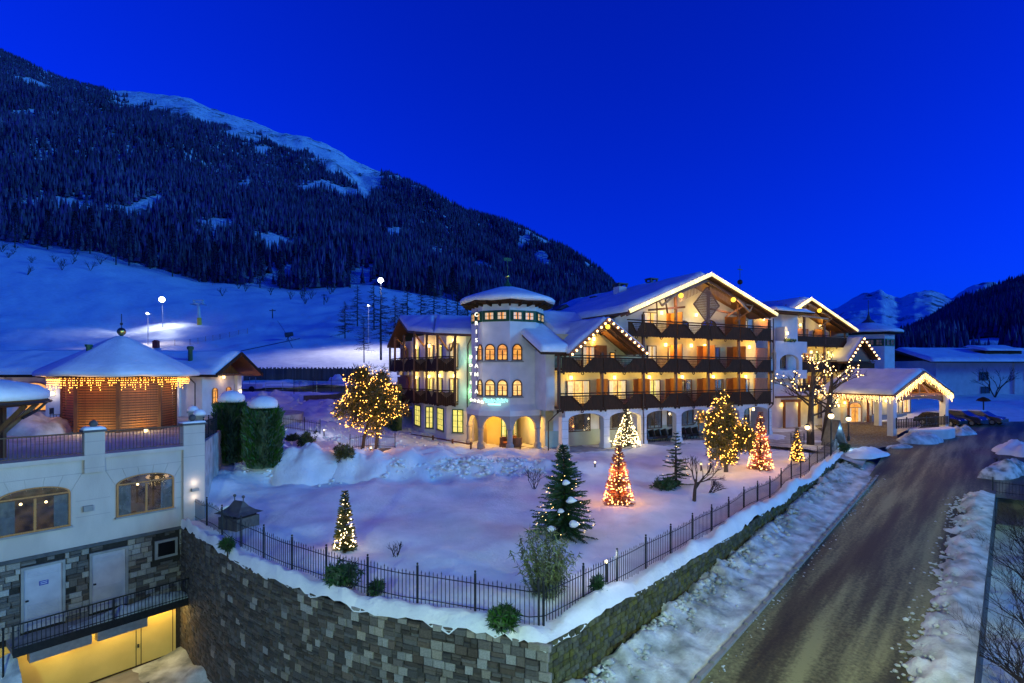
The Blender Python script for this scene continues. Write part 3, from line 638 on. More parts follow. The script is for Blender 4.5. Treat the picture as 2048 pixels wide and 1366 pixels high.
def boards_balcony(parent, u0, u1, v0, depth, zb, zt, posts, lat=True, matn='timber_dark', ax='x'):
    """a carved timber balcony: floor slab, hand rail, a board panel and a lattice for every bay, pendants"""
    sl = MB().box(u0, u1, v0 + 0.05, v0 + depth, zb + 0.10, zb + 0.28); bal = sl.build('balcony', MAT['timber_brown'], parent)
    MB().box(u0 - 0.03, u1 + 0.03, v0 - 0.07, v0 + 0.10, zt - 0.09, zt).build('hand_rail', MAT[matn], bal)
    MB().box(u0, u1, v0 - 0.02, v0 + 0.05, zt - 0.26, zt - 0.19).build('rail', MAT[matn], bal)
    bays = [u0] + [p for p in posts if u0 + .5 < p < u1 - .5] + [u1]
    for a, b in zip(bays, bays[1:]):
        c = (a + b) / 2; hwid = min(0.95, (b - a) * 0.30); za = zb + 0.24; zr = zt - 0.26
        def top(x): return za + (zr - za) * min(1, abs(x - c) / hwid) if lat else zr
        pn = MB(); x = a + 0.04; bw = 0.145
        while x < b - 0.05:
            x1 = min(x + bw, b - 0.04); k = 0.035 * math.cos((x - a) * 21)
            pn.prism([(x, zb - 0.03 + k), ((x + x1)/2, zb - 0.075), (x1, zb - 0.03 - k), (x1, top(x1)), (x, top(x))], v0, v0 + 0.045, 'y'); x = x1 + 0.012
        pn.build('panel', MAT[matn], bal)
        if lat:
            lt = MB(); x = c - hwid
            while x <= c + hwid: lt.box(x - 0.017, x + 0.017, v0 + 0.012, v0 + 0.03, top(x), zr); x += 0.135
            z = za + 0.1
            while z < zr:
                hh = (z - za) / (zr - za) * hwid; lt.box(c - hh, c + hh, v0 - 0.006, v0 + 0.011, z - 0.017, z + 0.017); z += 0.135
            for sg in (-1, 1): lt.obox((c, v0 - 0.03, za - 0.02), (c + sg * hwid, v0 - 0.03, zr), 0.05, 0.07)
            lt.build('lattice', MAT[matn], bal)
        pd = MB()
        for q in range(8):
            t0, t1 = q * math.pi / 4, (q + 1) * math.pi / 4
            pd.obox((c + .11 * math.cos(t0), v0 + .02, zb - .12 + .11 * math.sin(t0)), (c + .11 * math.cos(t1), v0 + .02, zb - .12 + .11 * math.sin(t1)), .06, .05, (0, 1, 0))
        pd.build('pendant', MAT[matn], bal)
    for p in bays:
        q = MB()
        for dx in (-0.22, 0.22): q.ball((p + dx, v0 + 0.03, zb - 0.13), 0.085, 5)
        q.box(p - 0.30, p + 0.30, v0 - 0.015, v0 + 0.06, zb - 0.10, zb + 0.06); q.build('bracket', MAT[matn], bal)
    return bal
def gable(parent, uL, zL, uA, zA, uR, zR, v0, v1, snow=0.38, th=0.22):
    r_ = MB().prism([(uL, zL), (uA, zA), (uR, zR), (uR, zR - th), (uA, zA - th * 1.1), (uL, zL - th)], v0, v1, 'y').build('roof', MAT['timber_brown'], parent)
    bg_ = MB()
    for (a, za, b, zb_) in ((uL, zL, uA, zA), (uA, zA, uR, zR)): bg_.obox((a, v0 - 0.03, za - .10), (b, v0 - 0.03, zb_ - .10), 0.06, 0.30, (0, 0, 1))
    bg_.build('barge_board', MAT['timber_brown'], r_)
    raf = MB(); k = max(2, int((v1 - v0) / 1.1))
    for i in range(2): 
        v = v0 + 0.5 + i * 0.7
        raf.obox((uL + .2, v, zL - th - .06), (uA, v, zA - th - .10), 0.12, 0.16); raf.obox((uA, v, zA - th - .10), (uR - .2, v, zR - th - .06), 0.12, 0.16)
    raf.build('rafter', MAT['timber_brown'], r_)
    if snow:
        e = 0.05
        snow_patch('roof_snow', (uL - e, v0 + .02, zL + .01), (uA, v0 + .02, zA + .03), (uA, v1, zA + .03), (uL - e, v1, zL + .01), snow, r_, 22, 30)
        snow_patch('roof_snow', (uA, v0 + .02, zA + .03), (uR + e, v0 + .02, zR + .01), (uR + e, v1, zR + .01), (uA, v1, zA + .03), snow, r_, 22, 30)
    return r_
WARM = (1.0, 0.58, 0.12); YEL = (1.0, 0.70, 0.13)
SCM = MB().box(-0.09, 0.09, -0.16, 0, -0.14, 0.14).mesh('wall_lamp', MAT['lamp_warm'])
def sconce(parent, loc, power=34, col=WARM, rz=0.0, off=0.32):
    o = link('wall_lamp', SCM, parent, loc, rz)
    lamp('wall_lamp_light', (0, -off, 0.0), power, col, o, 0.10); return o
def chimney(parent, u, v, z0, z1, s=0.45, m='plaster_white'):
    c = MB().box(u - s, u + s, v - s, v + s, z0, z1).build('chimney', MAT[m], parent)
    q = MB().box(u - s - .12, u + s + .12, v - s - .12, v + s + .12, z1 + .22, z1 + .34)
    for a in (-1, 1):
        for b in (-1, 1): q.box(u + a*s - .08, u + a*s + .08, v + b*s - .08, v + b*s + .08, z1, z1 + .22)
    q.build('cap', MAT['slate'], c); return c
def pipe(parent, pts, r=0.05, nm='downpipe'): return MB().tube(pts, r, 6).build(nm, MAT['copper_pipe'], parent)

# ------------------------------------------------------------------ hotel, main wing
HR = (0, 0, TH)
def hotel_empty(name, label, cat='building', group=None): return empty(name, (AX, AY, 0), TH, label, cat, group)
hm = hotel_empty('hotel_building', 'long balconied hotel wing with wide snowy gable outlined in lights')
Z1, Z2, Z3 = 3.04, 5.94, 8.84                 # balcony undersides
T1, T2, T3 = 4.34, 7.24, 10.14                # hand rails
u_end = hu(1543, 0); u_mid = hu(1256, 0)
posts = [hu(p, 0) for p in (1121, 1207, 1290, 1355, 1420, 1481, 1543)]
VW = 1.7                                      # wall plane behind the balconies
VR = -1.2
uA = hu(1421, VR); zA = hzz(548, uA, VR); uL = hu(1257, VR); zL = hzz(622, uL, VR); uR = hu(1553, VR); zR = hzz(629, uR, VR)
# body walls, stepped so the gable end follows the roof
MB().box(0.0, u_end - .05, VW + .6, 20, -1.2, 3.0).build('wall', MAT['plaster_white'], hm)
MB().box(0.0, u_end - .05, VW, 20.0, 3.0, 8.9).build('wall', MAT['plaster_cream'], hm)
gw = MB().prism([(u_mid, 8.9), (u_end, 8.9), (u_end, zR - .35), (uA, zA - .35), (u_mid, zL - .25)], VW, 19.5, 'y').build('gable_wall', MAT['plaster_white'], hm)
MB().box(0.0, u_end - .05, VW + .57, VW + .6, -1.2, 1.25).build('wall_base', MAT['plaster_sage'], hm)
rf = gable(hm, uL, zL, uA, zA, uR, zR, VR, 19.0, 0.42)
# timber posts through the balcony storeys
for p in posts[2:]: MB().box(p - .10, p + .10, 0.12, 0.32, Z1 + .28, (zL if p == posts[2] else min(zR + (uR - p) * .40, zA - .8))).build('post', MAT['timber_brown'], hm)
for p in posts[:2]: MB().box(p - .10, p + .10, 0.12, 0.32, Z1 + .28, T2 + .2).build('post', MAT['timber_brown'], hm)
boards_balcony(hm, posts[0], posts[-1], 0, VW - .02, Z1, T1, posts)
boards_balcony(hm, posts[0] + .1, posts[-1], 0.03, VW - .05, Z2, T2, posts)
boards_balcony(hm, u_mid, posts[-1], 0, VW - .02, Z3, T3, posts)
# openings and partitions on every floor
def part_wall(u, zf, h=2.05, w=0.07): return MB().box(u - w/2, u + w/2, 0.22, VW, zf, zf + h).build('partition', MAT['timber_orange'], hm)
def face_panel(u0, u1, zf, h=2.0): return MB().box(u0, u1, VW - .10, VW - .04, zf, zf + h).build('shutter', MAT['timber_orange'], hm)
F1, F2, F3 = Z1 + .28, Z2 + .28, Z3 + .28
def wl_(px, zf, h, wpx, lit, cols=2, curt=True, v=VW, fm='frame_brown', arch=0, rows=1):
    a = hu(px - wpx/2, v); b = hu(px + wpx/2, v); window(hm, ((a + b)/2, v, zf), b - a, h, lit, cols, rows, arch, fm, curt, False)
# first floor
wl_(1156, F1, 1.95, 46, 'room_warm', 3); wl_(1234, F1 + .3, 1.65, 36, 'room_warm', 2); wl_(1306, F1, 1.95, 28, 'room_yellow')
for px in (1371, 1434): wl_(px, F1, 1.95, 24, 'room_dim')
wl_(1489, F1, 1.95, 16, 'room_dim', 1)
for a, b in ((1193, 1206), (1266, 1283), (1330, 1352), (1393, 1416), (1452, 1474), (1508, 1534)): face_panel(hu(a, VW), hu(b, VW), F1)
# second floor
wl_(1303, F2, 1.95, 18, 'room_warm'); wl_(1346, F2, 1.95, 22, 'room_orange'); wl_(1430, F2, 1.95, 18, 'room_dim'); wl_(1177, F2, 1.75, 30, 'room_orange', 2); wl_(1224, F2, 1.5, 14, 'room_orange', 1)
for a, b in ((1188, 1214), (1393, 1418), (1453, 1476), (1512, 1536)): face_panel(hu(a, VW), hu(b, VW), F2)
# third floor
wl_(1300, F3, 1.9, 28, 'room_warm'); wl_(1367, F3, 1.0, 20, 'opening_shade', 2, False, arch=.6); wl_(1417, F3, 1.0, 30, 'room_dim', 2, True, arch=.6); wl_(1487, F3, 1.7, 14, 'room_orange', 1)
for a, b in ((1332, 1352), (1449, 1478), (1505, 1535)): face_panel(hu(a, VW), hu(b, VW), F3, 1.9)
for px in (1355, 1481): part_wall(hu(px, 0.8), F3, 1.9)
for px in (1355, 1420, 1481): part_wall(hu(px, 0.8), F2); 
for px in (1207, 1290, 1355, 1420, 1481): part_wall(hu(px, 0.8), F1)
# wall lamps under each balcony
for px in (1141, 1228, 1297, 1363, 1425, 1490): sconce(hm, (hu(px, VW), VW, F1 + 2.15), 210, YEL)
for px in (1182, 1330, 1381, 1408, 1497): sconce(hm, (hu(px, VW), VW, F2 + 2.05), 240, WARM)
for px in (1322, 1391, 1525): sconce(hm, (hu(px, VW), VW, F3 + 1.9), 220, YEL)
# ground floor arcade
gcols = [hu(p, 0.3) for p in (1128, 1211, 1285, 1355, 1418, 1480, 1536)]
for u in gcols:
    c = MB().box(u - .28, u + .28, 0.12, 0.62, -1.2, 2.5).build('column', MAT['plaster_white'], hm)
    MB().box(u - .34, u + .34, 0.06, 0.68, -1.2, 0.35).build('plinth', MAT['plaster_white'], c)
    j = MB()
    for z in (0.9, 1.6, 2.2): j.box(u - .285, u + .285, 0.115, 0.119, z, z + 0.02)
    j.build('joint', MAT['concrete'], c)
for a, b in zip(gcols, gcols[1:]):
    am = MB(); arch_panel(am, b - a - .02, 2.05, 3.12, b - a - .62, 2.3, 0.45, lambda x, y, z, c=(a + b)/2: (c + x, y + 0.14, z), 0.28)
    am.build('arch', MAT['plaster_white'], hm)
GV = VW + .6
def wg(px, z, h, wpx, lit, cols=2): wl_(px, z, h, wpx, lit, cols, True, GV)
wg(1158, 1.1, 1.55, 44, 'room_dim', 3); wg(1232, 1.1, 1.55, 44, 'room_dim', 3); wg(1308, 1.0, 1.65, 30, 'room_dim'); wg(1340, 1.1, 1.4, 12, 'room_dim', 1); wg(1374, 1.1, 1.6, 24, 'room_dim')
wg(1490, 0.9, 1.8, 16, 'room_dim', 1); wg(1203, 1.2, 1.2, 8, 'room_dim', 1)
dw = window(hm, (hu(1404, GV), GV, 0.0), 1.0, 2.2, 'room_orange', 1, 1, 0, 'frame_oak', False, False, 0, 'door')
sconce(hm, (hu(1342, GV - .2), 0.62 + .6, 2.55), 22, (1, .85, .6)); sconce(hm, (hu(1505, GV), GV, 2.3), 40, YEL); sconce(hm, (hu(1235, GV), 0.9, 2.62), 20, YEL)
MB().box(-0.4, u_end, -0.9, GV, -1.3, -0.02).build('terrace_floor', MAT['snow_trodden'], hm)
# gable carpentry: ties, lattice diamond, figures and two round lamps
tr = MB(); zt_ = zA - 2.9
for s_ in (-1, 1):
    u2 = uA + s_ * 4.6; zz = zA - 0.42 * 4.6 - .35
    tr.obox((uA, VR + .35, zA - .5), (u2, VR + .35, zz), 0.14, 0.2)
    tr.obox((u2, VR + .35, zz), (u2 - s_ * 1.2, .22, zz - 1.0), 0.12, 0.14); tr.obox((u2 + s_*.9, VR + .35, zz - .3), (u2 - s_ * .1, .22, zz - 1.4), 0.10, 0.12)
tr.obox((uA - 5.4, 0.22, zA - 3.15), (uA - 1.5, 0.22, zA - 2.7), 0.14, 0.16); tr.obox((uA + 5.4, 0.22, zA - 3.15), (uA + 1.5, 0.22, zA - 2.7), 0.14, 0.16)
tr.build('truss', MAT['timber_brown'], hm)
dl = MB(); c0 = zA - 2.55
for i in range(-12, 13):
    t = i * 0.125
    def dz(x): return 1.45 - abs(x) * 1.0
    if dz(t) > 0.05: dl.box(uA + t - .028, uA + t + .028, VR + .42, VR + .45, c0 - dz(t), c0 + dz(t) * .9); 
for i in range(-10, 11):
    z = i * 0.14; hw_ = 1.45 - abs(z)
    if hw_ > 0.05: dl.box(uA - hw_, uA + hw_, VR + .395, VR + .418, c0 + z - .028, c0 + z + .028)
for sx in (-1, 1):
    for sz in (-1, 1): dl.obox((uA + sx * 1.47, VR + .42, c0), (uA, VR + .42, c0 + sz * 1.47), 0.07, 0.08)
dl.build('lattice', MAT['timber_brown'], hm)
fn = MB()
for s_ in (-1, 1):
    for k in range(16):
        u = uA + s_ * (0.5 + k * .16); z1_ = zA - .45 - .42 * (0.5 + k * .16); fn.obox((u, VR + .5, z1_), (u - s_ * .05, VR + .5, z1_ - .75), 0.05, 0.03)
fn.build('slat_fan', MAT['lattice_wood'], hm)
for s_, dz_ in ((-1, 0), (1, 0)):
    u = uA + s_ * 3.0; q = MB().ball((u, VR + .28, zA - 1.95), 0.21, 8); q.build('round_lamp', MAT['lamp_yellow'], hm, True)
    g = MB().obox((u + s_ * .5, VR + .3, zA - 1.9), (u + s_ * 2.0, VR + .3, zA - 2.9), 0.16, 0.14); g.obox((u + s_ * 1.6, VR + .3, zA - 2.3), (u + s_ * 2.3, VR + .3, zA - 2.35), 0.12, 0.10); g.obox((u + s_ * 2.0, VR + .3, zA - 2.9), (u + s_ * 2.5, VR + .3, zA - 2.2), 0.1, 0.1); g.build('carved_bracket', MAT['lattice_wood'], hm)
    lamp('gable_light', (u, VR + 0.7, zA - 2.5), 120, (1, .62, .30), hm, 0.15)
# chimneys, mast, dormer on the main roof
for px, v, top, s_ in ((1240, 8.0, 566, .45), (1303, 9.5, 556, .38), (1192, 13.0, 592, .38)):
    u = hu(px, v); zz = hzz(top, u, v); chimney(hm, u, v, zL, zz - .4, s_, 'plaster_white' if px == 1240 else 'slate')
dm = MB().prism([(uA - 6.2, zL + 1.7), (uA - 5.2, zL + 2.3), (uA - 4.2, zL + 1.7)], 13.2, 15.0, 'y').build('dormer', MAT['slate'], hm)
an = MB().tube([(uL + 1.0, 13, zL), (uL + 1.0, 13, zL + 3.0)], .025, 5)
for k in range(4): an.obox((uL + .5, 13, zL + 1.9 + .3 * k), (uL + 1.5, 13, zL + 1.9 + .3 * k), .02, .02)
an.build('antenna', MAT['iron'], hm)
wvx = hu(1480, 7); wz = hzz(566, wvx, 7); wv = MB().tube([(wvx, 7, wz - 1.5), (wvx, 7, wz + 1.9)], .03, 5); wv.ball((wvx, 7, wz + .1), .28, 6); wv.box(wvx - .35, wvx + .35, 6.98, 7.02, wz + 1.4, wz + 1.5)
wv.build('weather_vane', MAT['iron'], hm)
# the small gable over the left balconies and the low roof beside it
VS = -0.9; usA = hu(1217, VS); zsA = hzz(637, usA, VS); usL = hu(1141, VS); zsL = hzz(706, usL, VS); usR = hu(1294, VS); zsR = hzz(704, usR, VS)
gable(hm, usL, zsL, usA, zsA, usR, zsR, VS, 7.0, 0.30, .18)
MB().prism([(usL + .4, T2 - .4), (usR - .4, T2 - .4), (usA, zsA - .35)], VW - .25, VW - .02, 'y').build('gable_wall', MAT['plaster_cream'], hm)
tl = MB(); 
for k in range(-7, 8):
    if k: tl.obox((usA + k * .14, VS + .25, zsA - .28 - abs(k) * .115), (usA + k * .13, VS + .25, zsA - .75 - abs(k) * .09), .05, .03)
tl.build('slat_fan', MAT['timber_brown'], hm); MB().ball((usA, VS + .1, zsA - .62), .19, 7).build('round_lamp', MAT['lamp_yellow'], hm, True)
window(hm, (hu(1177, VW - .25), VW - .27, F2), 1.25, 1.75, 'room_orange', 2, 1, 0, 'frame_brown', True, False); window(hm, (hu(1224, VW - .25), VW - .27, F2), .55, 1.3, 'room_orange', 1, 1, 0, 'frame_brown', False, False)
MB().box(hu(1188, VW - .3), hu(1213, VW - .3), VW - .36, VW - .29, F2, F2 + 1.85).build('shutter', MAT['timber_orange'], hm)
sconce(hm, (hu(1187, VW - .3), VW - .27, F2 + 2.35), 26, YEL)
uE = hu(1081, -.5)
ls = MB().prism([(-.4, 7.45), (7.2, 11.2), (7.2, 11.0), (-.4, 7.2)], uE + .1, usL + .45, 'x').prism([(2.5, 8.85), (7.2, 11.2), (7.2, 11.0), (2.5, 8.65)], usL + .46, 5.9, 'x').build('low_roof', MAT['timber_dark'], hm)
snow_patch('roof_snow', (uE, -.55, 7.42), (usL + .5, -.55, 7.42), (usL + .5, 7.1, 11.1), (uE, 7.1, 11.1), .42, ls, 14, 26)
snow_patch('roof_snow', (usL + .5, 2.5, 8.9), (6.0, 2.5, 8.9), (6.0, 7.1, 11.1), (usL + .5, 7.1, 11.1), .35, ls, 16, 14)
MB().box(hu(1108, 2.2), 0.02, 2.3, 7, -1.2, 3.0).build('wall', MAT['plaster_cream'], hm)
MB().box(hu(1091, .9), 0.02, 0.9, 7, 3.0, 7.6).build('wall', MAT['plaster_white'], hm)
pipe(hm, [(posts[0] - .12, -.05, 7.2), (posts[0] - .12, -.05, 3.0), (posts[0] - .75, .5, 2.2), (posts[0] - .75, .5, -.4)]); pipe(hm, [(posts[-1] + .12, -.1, 10.9), (posts[-1] + .12, -.1, 2.9), (posts[-1] - .3, .05, 2.5), (posts[-1] - .3, .05, -.4)])
pipe(hm, [(posts[2] - .25, -.08, 4.2), (posts[2] - .25, -.08, 2.6), (posts[2] - .1, .04, 2.3), (posts[2] - .1, .04, -.4)])
# ------------------------------------------------------------------ lights strung along the eaves (hung things)
def eave_lights(frame, label, edges, rows, spacing, r, m, tube=False, group='string lights on the hotel gables'):
    o = empty('string_lights', (frame.location.x, frame.location.y, 0), frame.rotation_euler.z, label, 'string lights', group)
    b = MB(); w = MB()
    for (p0, p1) in edges:
        p0 = Vector(p0); p1 = Vector(p1); n = int((p1 - p0).length / spacing); w.tube([p0, p1], .012, 4)
        for i in range(n + 1): b.ball(p0.lerp(p1, i / n), r, 4)
    tag(b.build('bulbs', MAT[m], o, True), kind='stuff'); w.build('wire', MAT['iron'], o)
    if tube:
        t = MB()
        for (p0, p1) in edges:
            p0 = Vector(p0) + Vector((0, -.04, -.17)); p1 = Vector(p1) + Vector((0, -.04, -.17)); n = int((p1 - p0).length / .52)
            for i in range(n): t.obox(p0.lerp(p1, (i + .05) / n), p0.lerp(p1, (i + .95) / n), .07, .25)
        tag(t.build('light_tube', MAT['tube_yellow'], o), kind='stuff')
        for (p0, p1) in edges:
            for f_ in (.2, .5, .8): lamp('string_light', Vector(p0).lerp(Vector(p1), f_) + Vector((0, -.35, -.2)), 14, (1, .78, .35), o, .2)
    return o
y_ = VR - .12
eave_lights(hm, 'continuous bright yellow lights along the wide main hotel gable, beads for lit snow edge', [((uL, y_, zL + .12), (uA, y_, zA + .12)), ((uA, y_, zA + .12), (uR, y_, zR + .12))], 1, .16, .024, 'bulb_white', True)  # fine white glowing beads stand in for the lit snow edge
y_ = VS - .12
eave_lights(hm, 'spaced round bulbs along the small gable beside the round tower', [((usL + .1, y_, zsL - .1), (usA, y_, zsA - .12)), ((usA, y_, zsA - .12), (usR - .1, y_, zsR - .1))], 1, .46, .085, 'bulb_warm')

# ------------------------------------------------------------------ octagonal tower
TU, TV, TR = -1.81, 5.32, 2.95
tw = hotel_empty('hotel_tower', 'white octagonal hotel tower with snow cap and glowing vertical sign', 'tower')
OCT = math.pi / 8
def octp(r, k): a = OCT + k * math.pi / 4; return (TU + r * math.cos(a), TV + r * math.sin(a))
def face_frame(k, r, c=(TU, TV)):       # middle of side k (between vertex k and k+1), outward angle
    a = OCT * 2 + k * math.pi / 4; ap = r * math.cos(OCT); return (c[0] + ap * math.cos(a), c[1] + ap * math.sin(a)), a + math.pi / 2
MB().lathe([(TR, 2.95), (TR, 11.5)], 8, (TU, TV, 0), OCT).build('wall', MAT['plaster_white'], tw)
MB().lathe([(3.34, 2.55), (3.34, 2.95), (3.0, 3.35), (TR + .004, 3.45)], 8, (TU, TV, 0), OCT, False).build('skirt', MAT['plaster_white'], tw)
rr = MB().lathe([(TR - .1, 11.15), (3.75, 11.30), (3.8, 11.45), (0.4, 12.5)], 8, (TU, TV, 0), OCT).build('roof', MAT['timber_dark'], tw)
sc_ = MB().lathe([(3.5, 11.40), (3.86, 11.46), (3.90, 11.66), (3.70, 11.84), (3.0, 12.10), (1.6, 12.58), (0.7, 12.82), (0.02, 12.88)], 32, (TU, TV, 0), OCT)
sc_.v = [(x, y, z + 0.05 * fbm(x, y, z, 3)) for x, y, z in sc_.v]; sc_.build('roof_snow', MAT['snow'], rr, True)
ra = MB()
for k in range(24):
    a = OCT + k * math.pi / 12; ra.obox((TU + 2.8 * math.cos(a), TV + 2.8 * math.sin(a), 11.06), (TU + 3.6 * math.cos(a), TV + 3.6 * math.sin(a), 11.2), .13, .16)
ra.build('rafter', MAT['timber_dark'], tw)
fi = MB().tube([(TU, TV, 12.6), (TU, TV, 15.3)], .035, 6); fi.lathe([(.5, 12.8), (.35, 13.0), (.12, 13.3), (.05, 13.6)], 8, (TU, TV, 0)); fi.box(TU - .35, TU + .35, TV - .02, TV + .02, 15.0, 15.25)
fi.build('finial', MAT['frame_green'], tw); MB().ball((TU, TV, 13.75), .2, 7).build('finial_ball', MAT['gold'], tw, True)
sw_ = 2 * TR * math.sin(OCT)
for k in range(3, 8):
    (x, y), a = face_frame(k, TR); rz_ = a
    c, s = math.cos(rz_), math.sin(rz_)
    def tp(dx, z, off=0.0): return (x + dx * c + off * s, y + dx * s - off * c, z)
    band = MB().obox(tp(-sw_/2 + .02, 10.25, .02), tp(sw_/2 - .02, 10.25, .02), .05, .86); band.build('window_band', MAT['frame_green'], tw)
    for dx in (-.52, .52): window(tw, tp(dx, 9.92, .045), .84, .66, 'room_orange' if k != 6 else 'room_warm', 2, 2, 0, 'frame_green', True, False, rz_)
# arched windows in two rows round the front corner
for zz, lit in ((6.70, 'room_orange'), (3.95 + 0.0, 'room_warm')):
    for k, dx in ((3, .78), (4, -.47), (4, .55), (5, -.52)):
        (x, y), a = face_frame(k, TR); c, s = math.cos(a), math.sin(a)
        window(tw, (x + dx * c, y + dx * s, zz + .12), .84, .86, lit, 2, 2, 1.0, 'frame_brown', False, True, a)
    for k, d0, d1 in ((3, .3, 1.12), (4, -1.12, 1.12), (5, -1.12, .0)):
        (x, y), a = face_frame(k, TR); c, s = math.cos(a), math.sin(a)
        MB().obox((x + d0 * c + .08 * s, y + d0 * s - .08 * c, zz + .02), (x + d1 * c + .08 * s, y + d1 * s - .08 * c, zz + .02), .2, .07).build('ledge', MAT['concrete'], tw)
# arcade at the foot of the tower
RA = 3.30; wa = 2 * RA * math.sin(OCT)
for k in range(3, 8):
    (x, y), a = face_frame(k, RA); c, s = math.cos(a), math.sin(a); am = MB()
    arch_panel(am, wa, 1.55, 2.96, wa - .58, 1.6, .34, lambda X, Y, Z_: (x + X * c - Y * s, y + X * s + Y * c, Z_), .95)
    am.build('arch', MAT['plaster_greybrown'], tw)
for k in range(3, 9):
    px_, py_ = octp(RA - .18, k); q = MB().lathe([(.30, -.9), (.30, .35), (.24, .45), (.21, .5), (.21, 1.45), (.30, 1.6)], 10, (px_, py_, 0)).build('column', MAT['plaster_greybrown'], tw)
MB().lathe([(1.45, -.9), (1.45, 2.9)], 8, (TU - .2, TV + 1.2, 0), OCT).build('inner_wall', MAT['plaster_yellow'], tw)
MB().lathe([(3.1, -.35), (3.1, 0.0)], 8, (TU, TV, 0), OCT).build('arcade_floor', MAT['concrete'], tw)
MB().lathe([(3.0, 2.9), (3.0, 3.0)], 8, (TU, TV, 0), OCT).build('arcade_ceiling', MAT['plaster_yellow'], tw)
for k, dx, lit in ((5, -.1, 'room_yellow'), (6, .0, 'room_warm')):
    (x, y), a = face_frame(k, 1.45, (TU - .2, TV + 1.2)); window(tw, (x, y, 0.05), .95, 2.2, lit, 2, 3, 0, 'frame_green', True, False, a, 'door')
for q in ((TU - .9, TV - 1.6), (TU + 1.4, TV - 1.3), (TU + 2.3, TV + .4), (TU - 2.2, TV - .2)): 
    link('ceiling_lamp', MB().lathe([(.12, 0), (.12, -.06)], 8).mesh('ceiling_lamp', MAT['lamp_warm']), tw, (q[0], q[1], 2.88)); lamp('arcade_light', (q[0], q[1], 2.35), 260, (1.0, .56, .09), tw, .1)
# glowing letters: a vertical name, a second column, four stars, and the script sign
def text(parent, s, size, loc, rz, m, name, ext=.03, shear=0.0, align='CENTER', rx=math.pi/2, off=0.0):
    cu = bpy.data.curves.new(name, 'FONT'); cu.body = s; cu.size = size; cu.extrude = ext; cu.align_x = align; cu.shear = shear; cu.materials.append(MAT[m])
    cu.offset = off; tmp = bpy.data.objects.new(name, cu); COL.objects.link(tmp); bpy.context.view_layer.update()
    me = bpy.data.meshes.new_from_object(tmp.evaluated_get(bpy.context.evaluated_depsgraph_get())); bpy.data.objects.remove(tmp)
    me.materials.clear(); me.materials.append(MAT[m]); o = link(name, me, parent, loc); o.rotation_euler = (rx, 0, rz); return o
sg = hotel_empty('hotel_sign', 'tall vertical glowing sign of single letters on the white tower', 'sign')
(x, y), a = face_frame(4, TR); c, s = math.cos(a), math.sin(a)
def sp(dx, z, off=.25): return (x + dx * c + off * s, y + dx * s - off * c, z)
for i, ch in enumerate('CRISTIANIA'): text(sg, ch, .43, sp(-1.58, 10.25 - i * .665, .12), a, 'sign_light', 'letter', .04)
for i, ch in enumerate('HOTEL'): text(sg, ch, .34, sp(-2.05, 7.0 - i * .67, .12), a, 'sign_light', 'letter', .04)
for i in range(4):
    st = MB(); cxs = -2.0 + i * .30; P = []
    for q in range(10): rr_ = .17 if q % 2 == 0 else .07; t = math.pi/2 + q * math.pi/5; P.append((cxs + rr_ * math.cos(t), 3.75 - .05 * i + rr_ * math.sin(t)))
    st.add([sp(p[0], p[1], .18) for p in P] + [sp(p[0], p[1], .12) for p in P], [tuple(range(10))] + [(q, (q+1) % 10, 10 + (q+1) % 10, 10 + q) for q in range(10)])
    st.build('star', MAT['sign_light'], sg)
MB().obox(sp(-1.55, 4.05, .06), sp(-1.55, 10.8, .06), .04, .04, (0, 1, 0)).build('mounting_rail', MAT['iron'], sg)
for z in (9.3, 7.2, 5.2): lamp('sign_glow', sp(-1.3, z, .7), 8, (1, .96, .7), sg, .3)
s2 = hotel_empty('wellness_sign', 'pale teal script sign glowing above the tower arches', 'sign')
(x, y), a = face_frame(4, 3.15); c, s = math.cos(a), math.sin(a)
t1 = text(s2, 'Punto Salute', .40, (x + .0 * c + .16 * s, y + .0 * s - .16 * c, 3.62), a, 'sign_teal', 'lettering', .02, .35)
t2 = text(s2, 'Punto Salute', .40, (x + .0 * c + .10 * s, y + .0 * s - .10 * c, 3.62), a, 'sign_halo', 'letter_glow', .01, .35, off=.03)
hb = MB().obox((x - .55 * c + .10 * s, y - .55 * s - .10 * c, 3.45), (x + .5 * c + .10 * s, y + .5 * s - .10 * c, 3.45), .03, .14).build('glow_bar', MAT['sign_halo'], s2)
lamp('sign_glow', (x + .55 * s, y - .55 * c, 3.45), 5, (.5, 1, .9), s2, .4)
# ------------------------------------------------------------------ hotel, left wing with saw-tooth bays
lw = empty('hotel_wing', (-6.5, 50, 0), 0, 'hotel wing left of the tower with stepped bays, green-lit wall and balconies', 'building')
O = Vector((-6.5, 50, 0))
def lo(x, y, z=0.0): return Vector((x, y, z)) - O
Q = [(-3.2, 46.3), (-5.6, 47.0), (-7.0, 50.2), (-8.1, 50.6), (-9.9, 54.6)]
plan = Q + [(-6.0, 62), (0.5, 56)]
MB().prism([(p[0] + 6.5, p[1] - 50) for p in plan], -1.5, 9.3, 'z').build('wall', MAT['plaster_white'], lw)
MB().prism([(p[0] + 6.5, p[1] - 50) for p in [(-9.9, 54.5), (-11.8, 58), (-6, 63), (-5, 57)]], 2.5, 9.0, 'z').build('wall', MAT['plaster_cream'], lw)
def on_seg(i, f, z, off=0.0):
    a = Vector(Q[i+1]); b = Vector(Q[i]); d = (b - a).normalized(); p = a.lerp(b, f) + Vector((d.y, -d.x)) * off
    return lo(p.x, p.y, z), math.atan2(d.y, d.x)
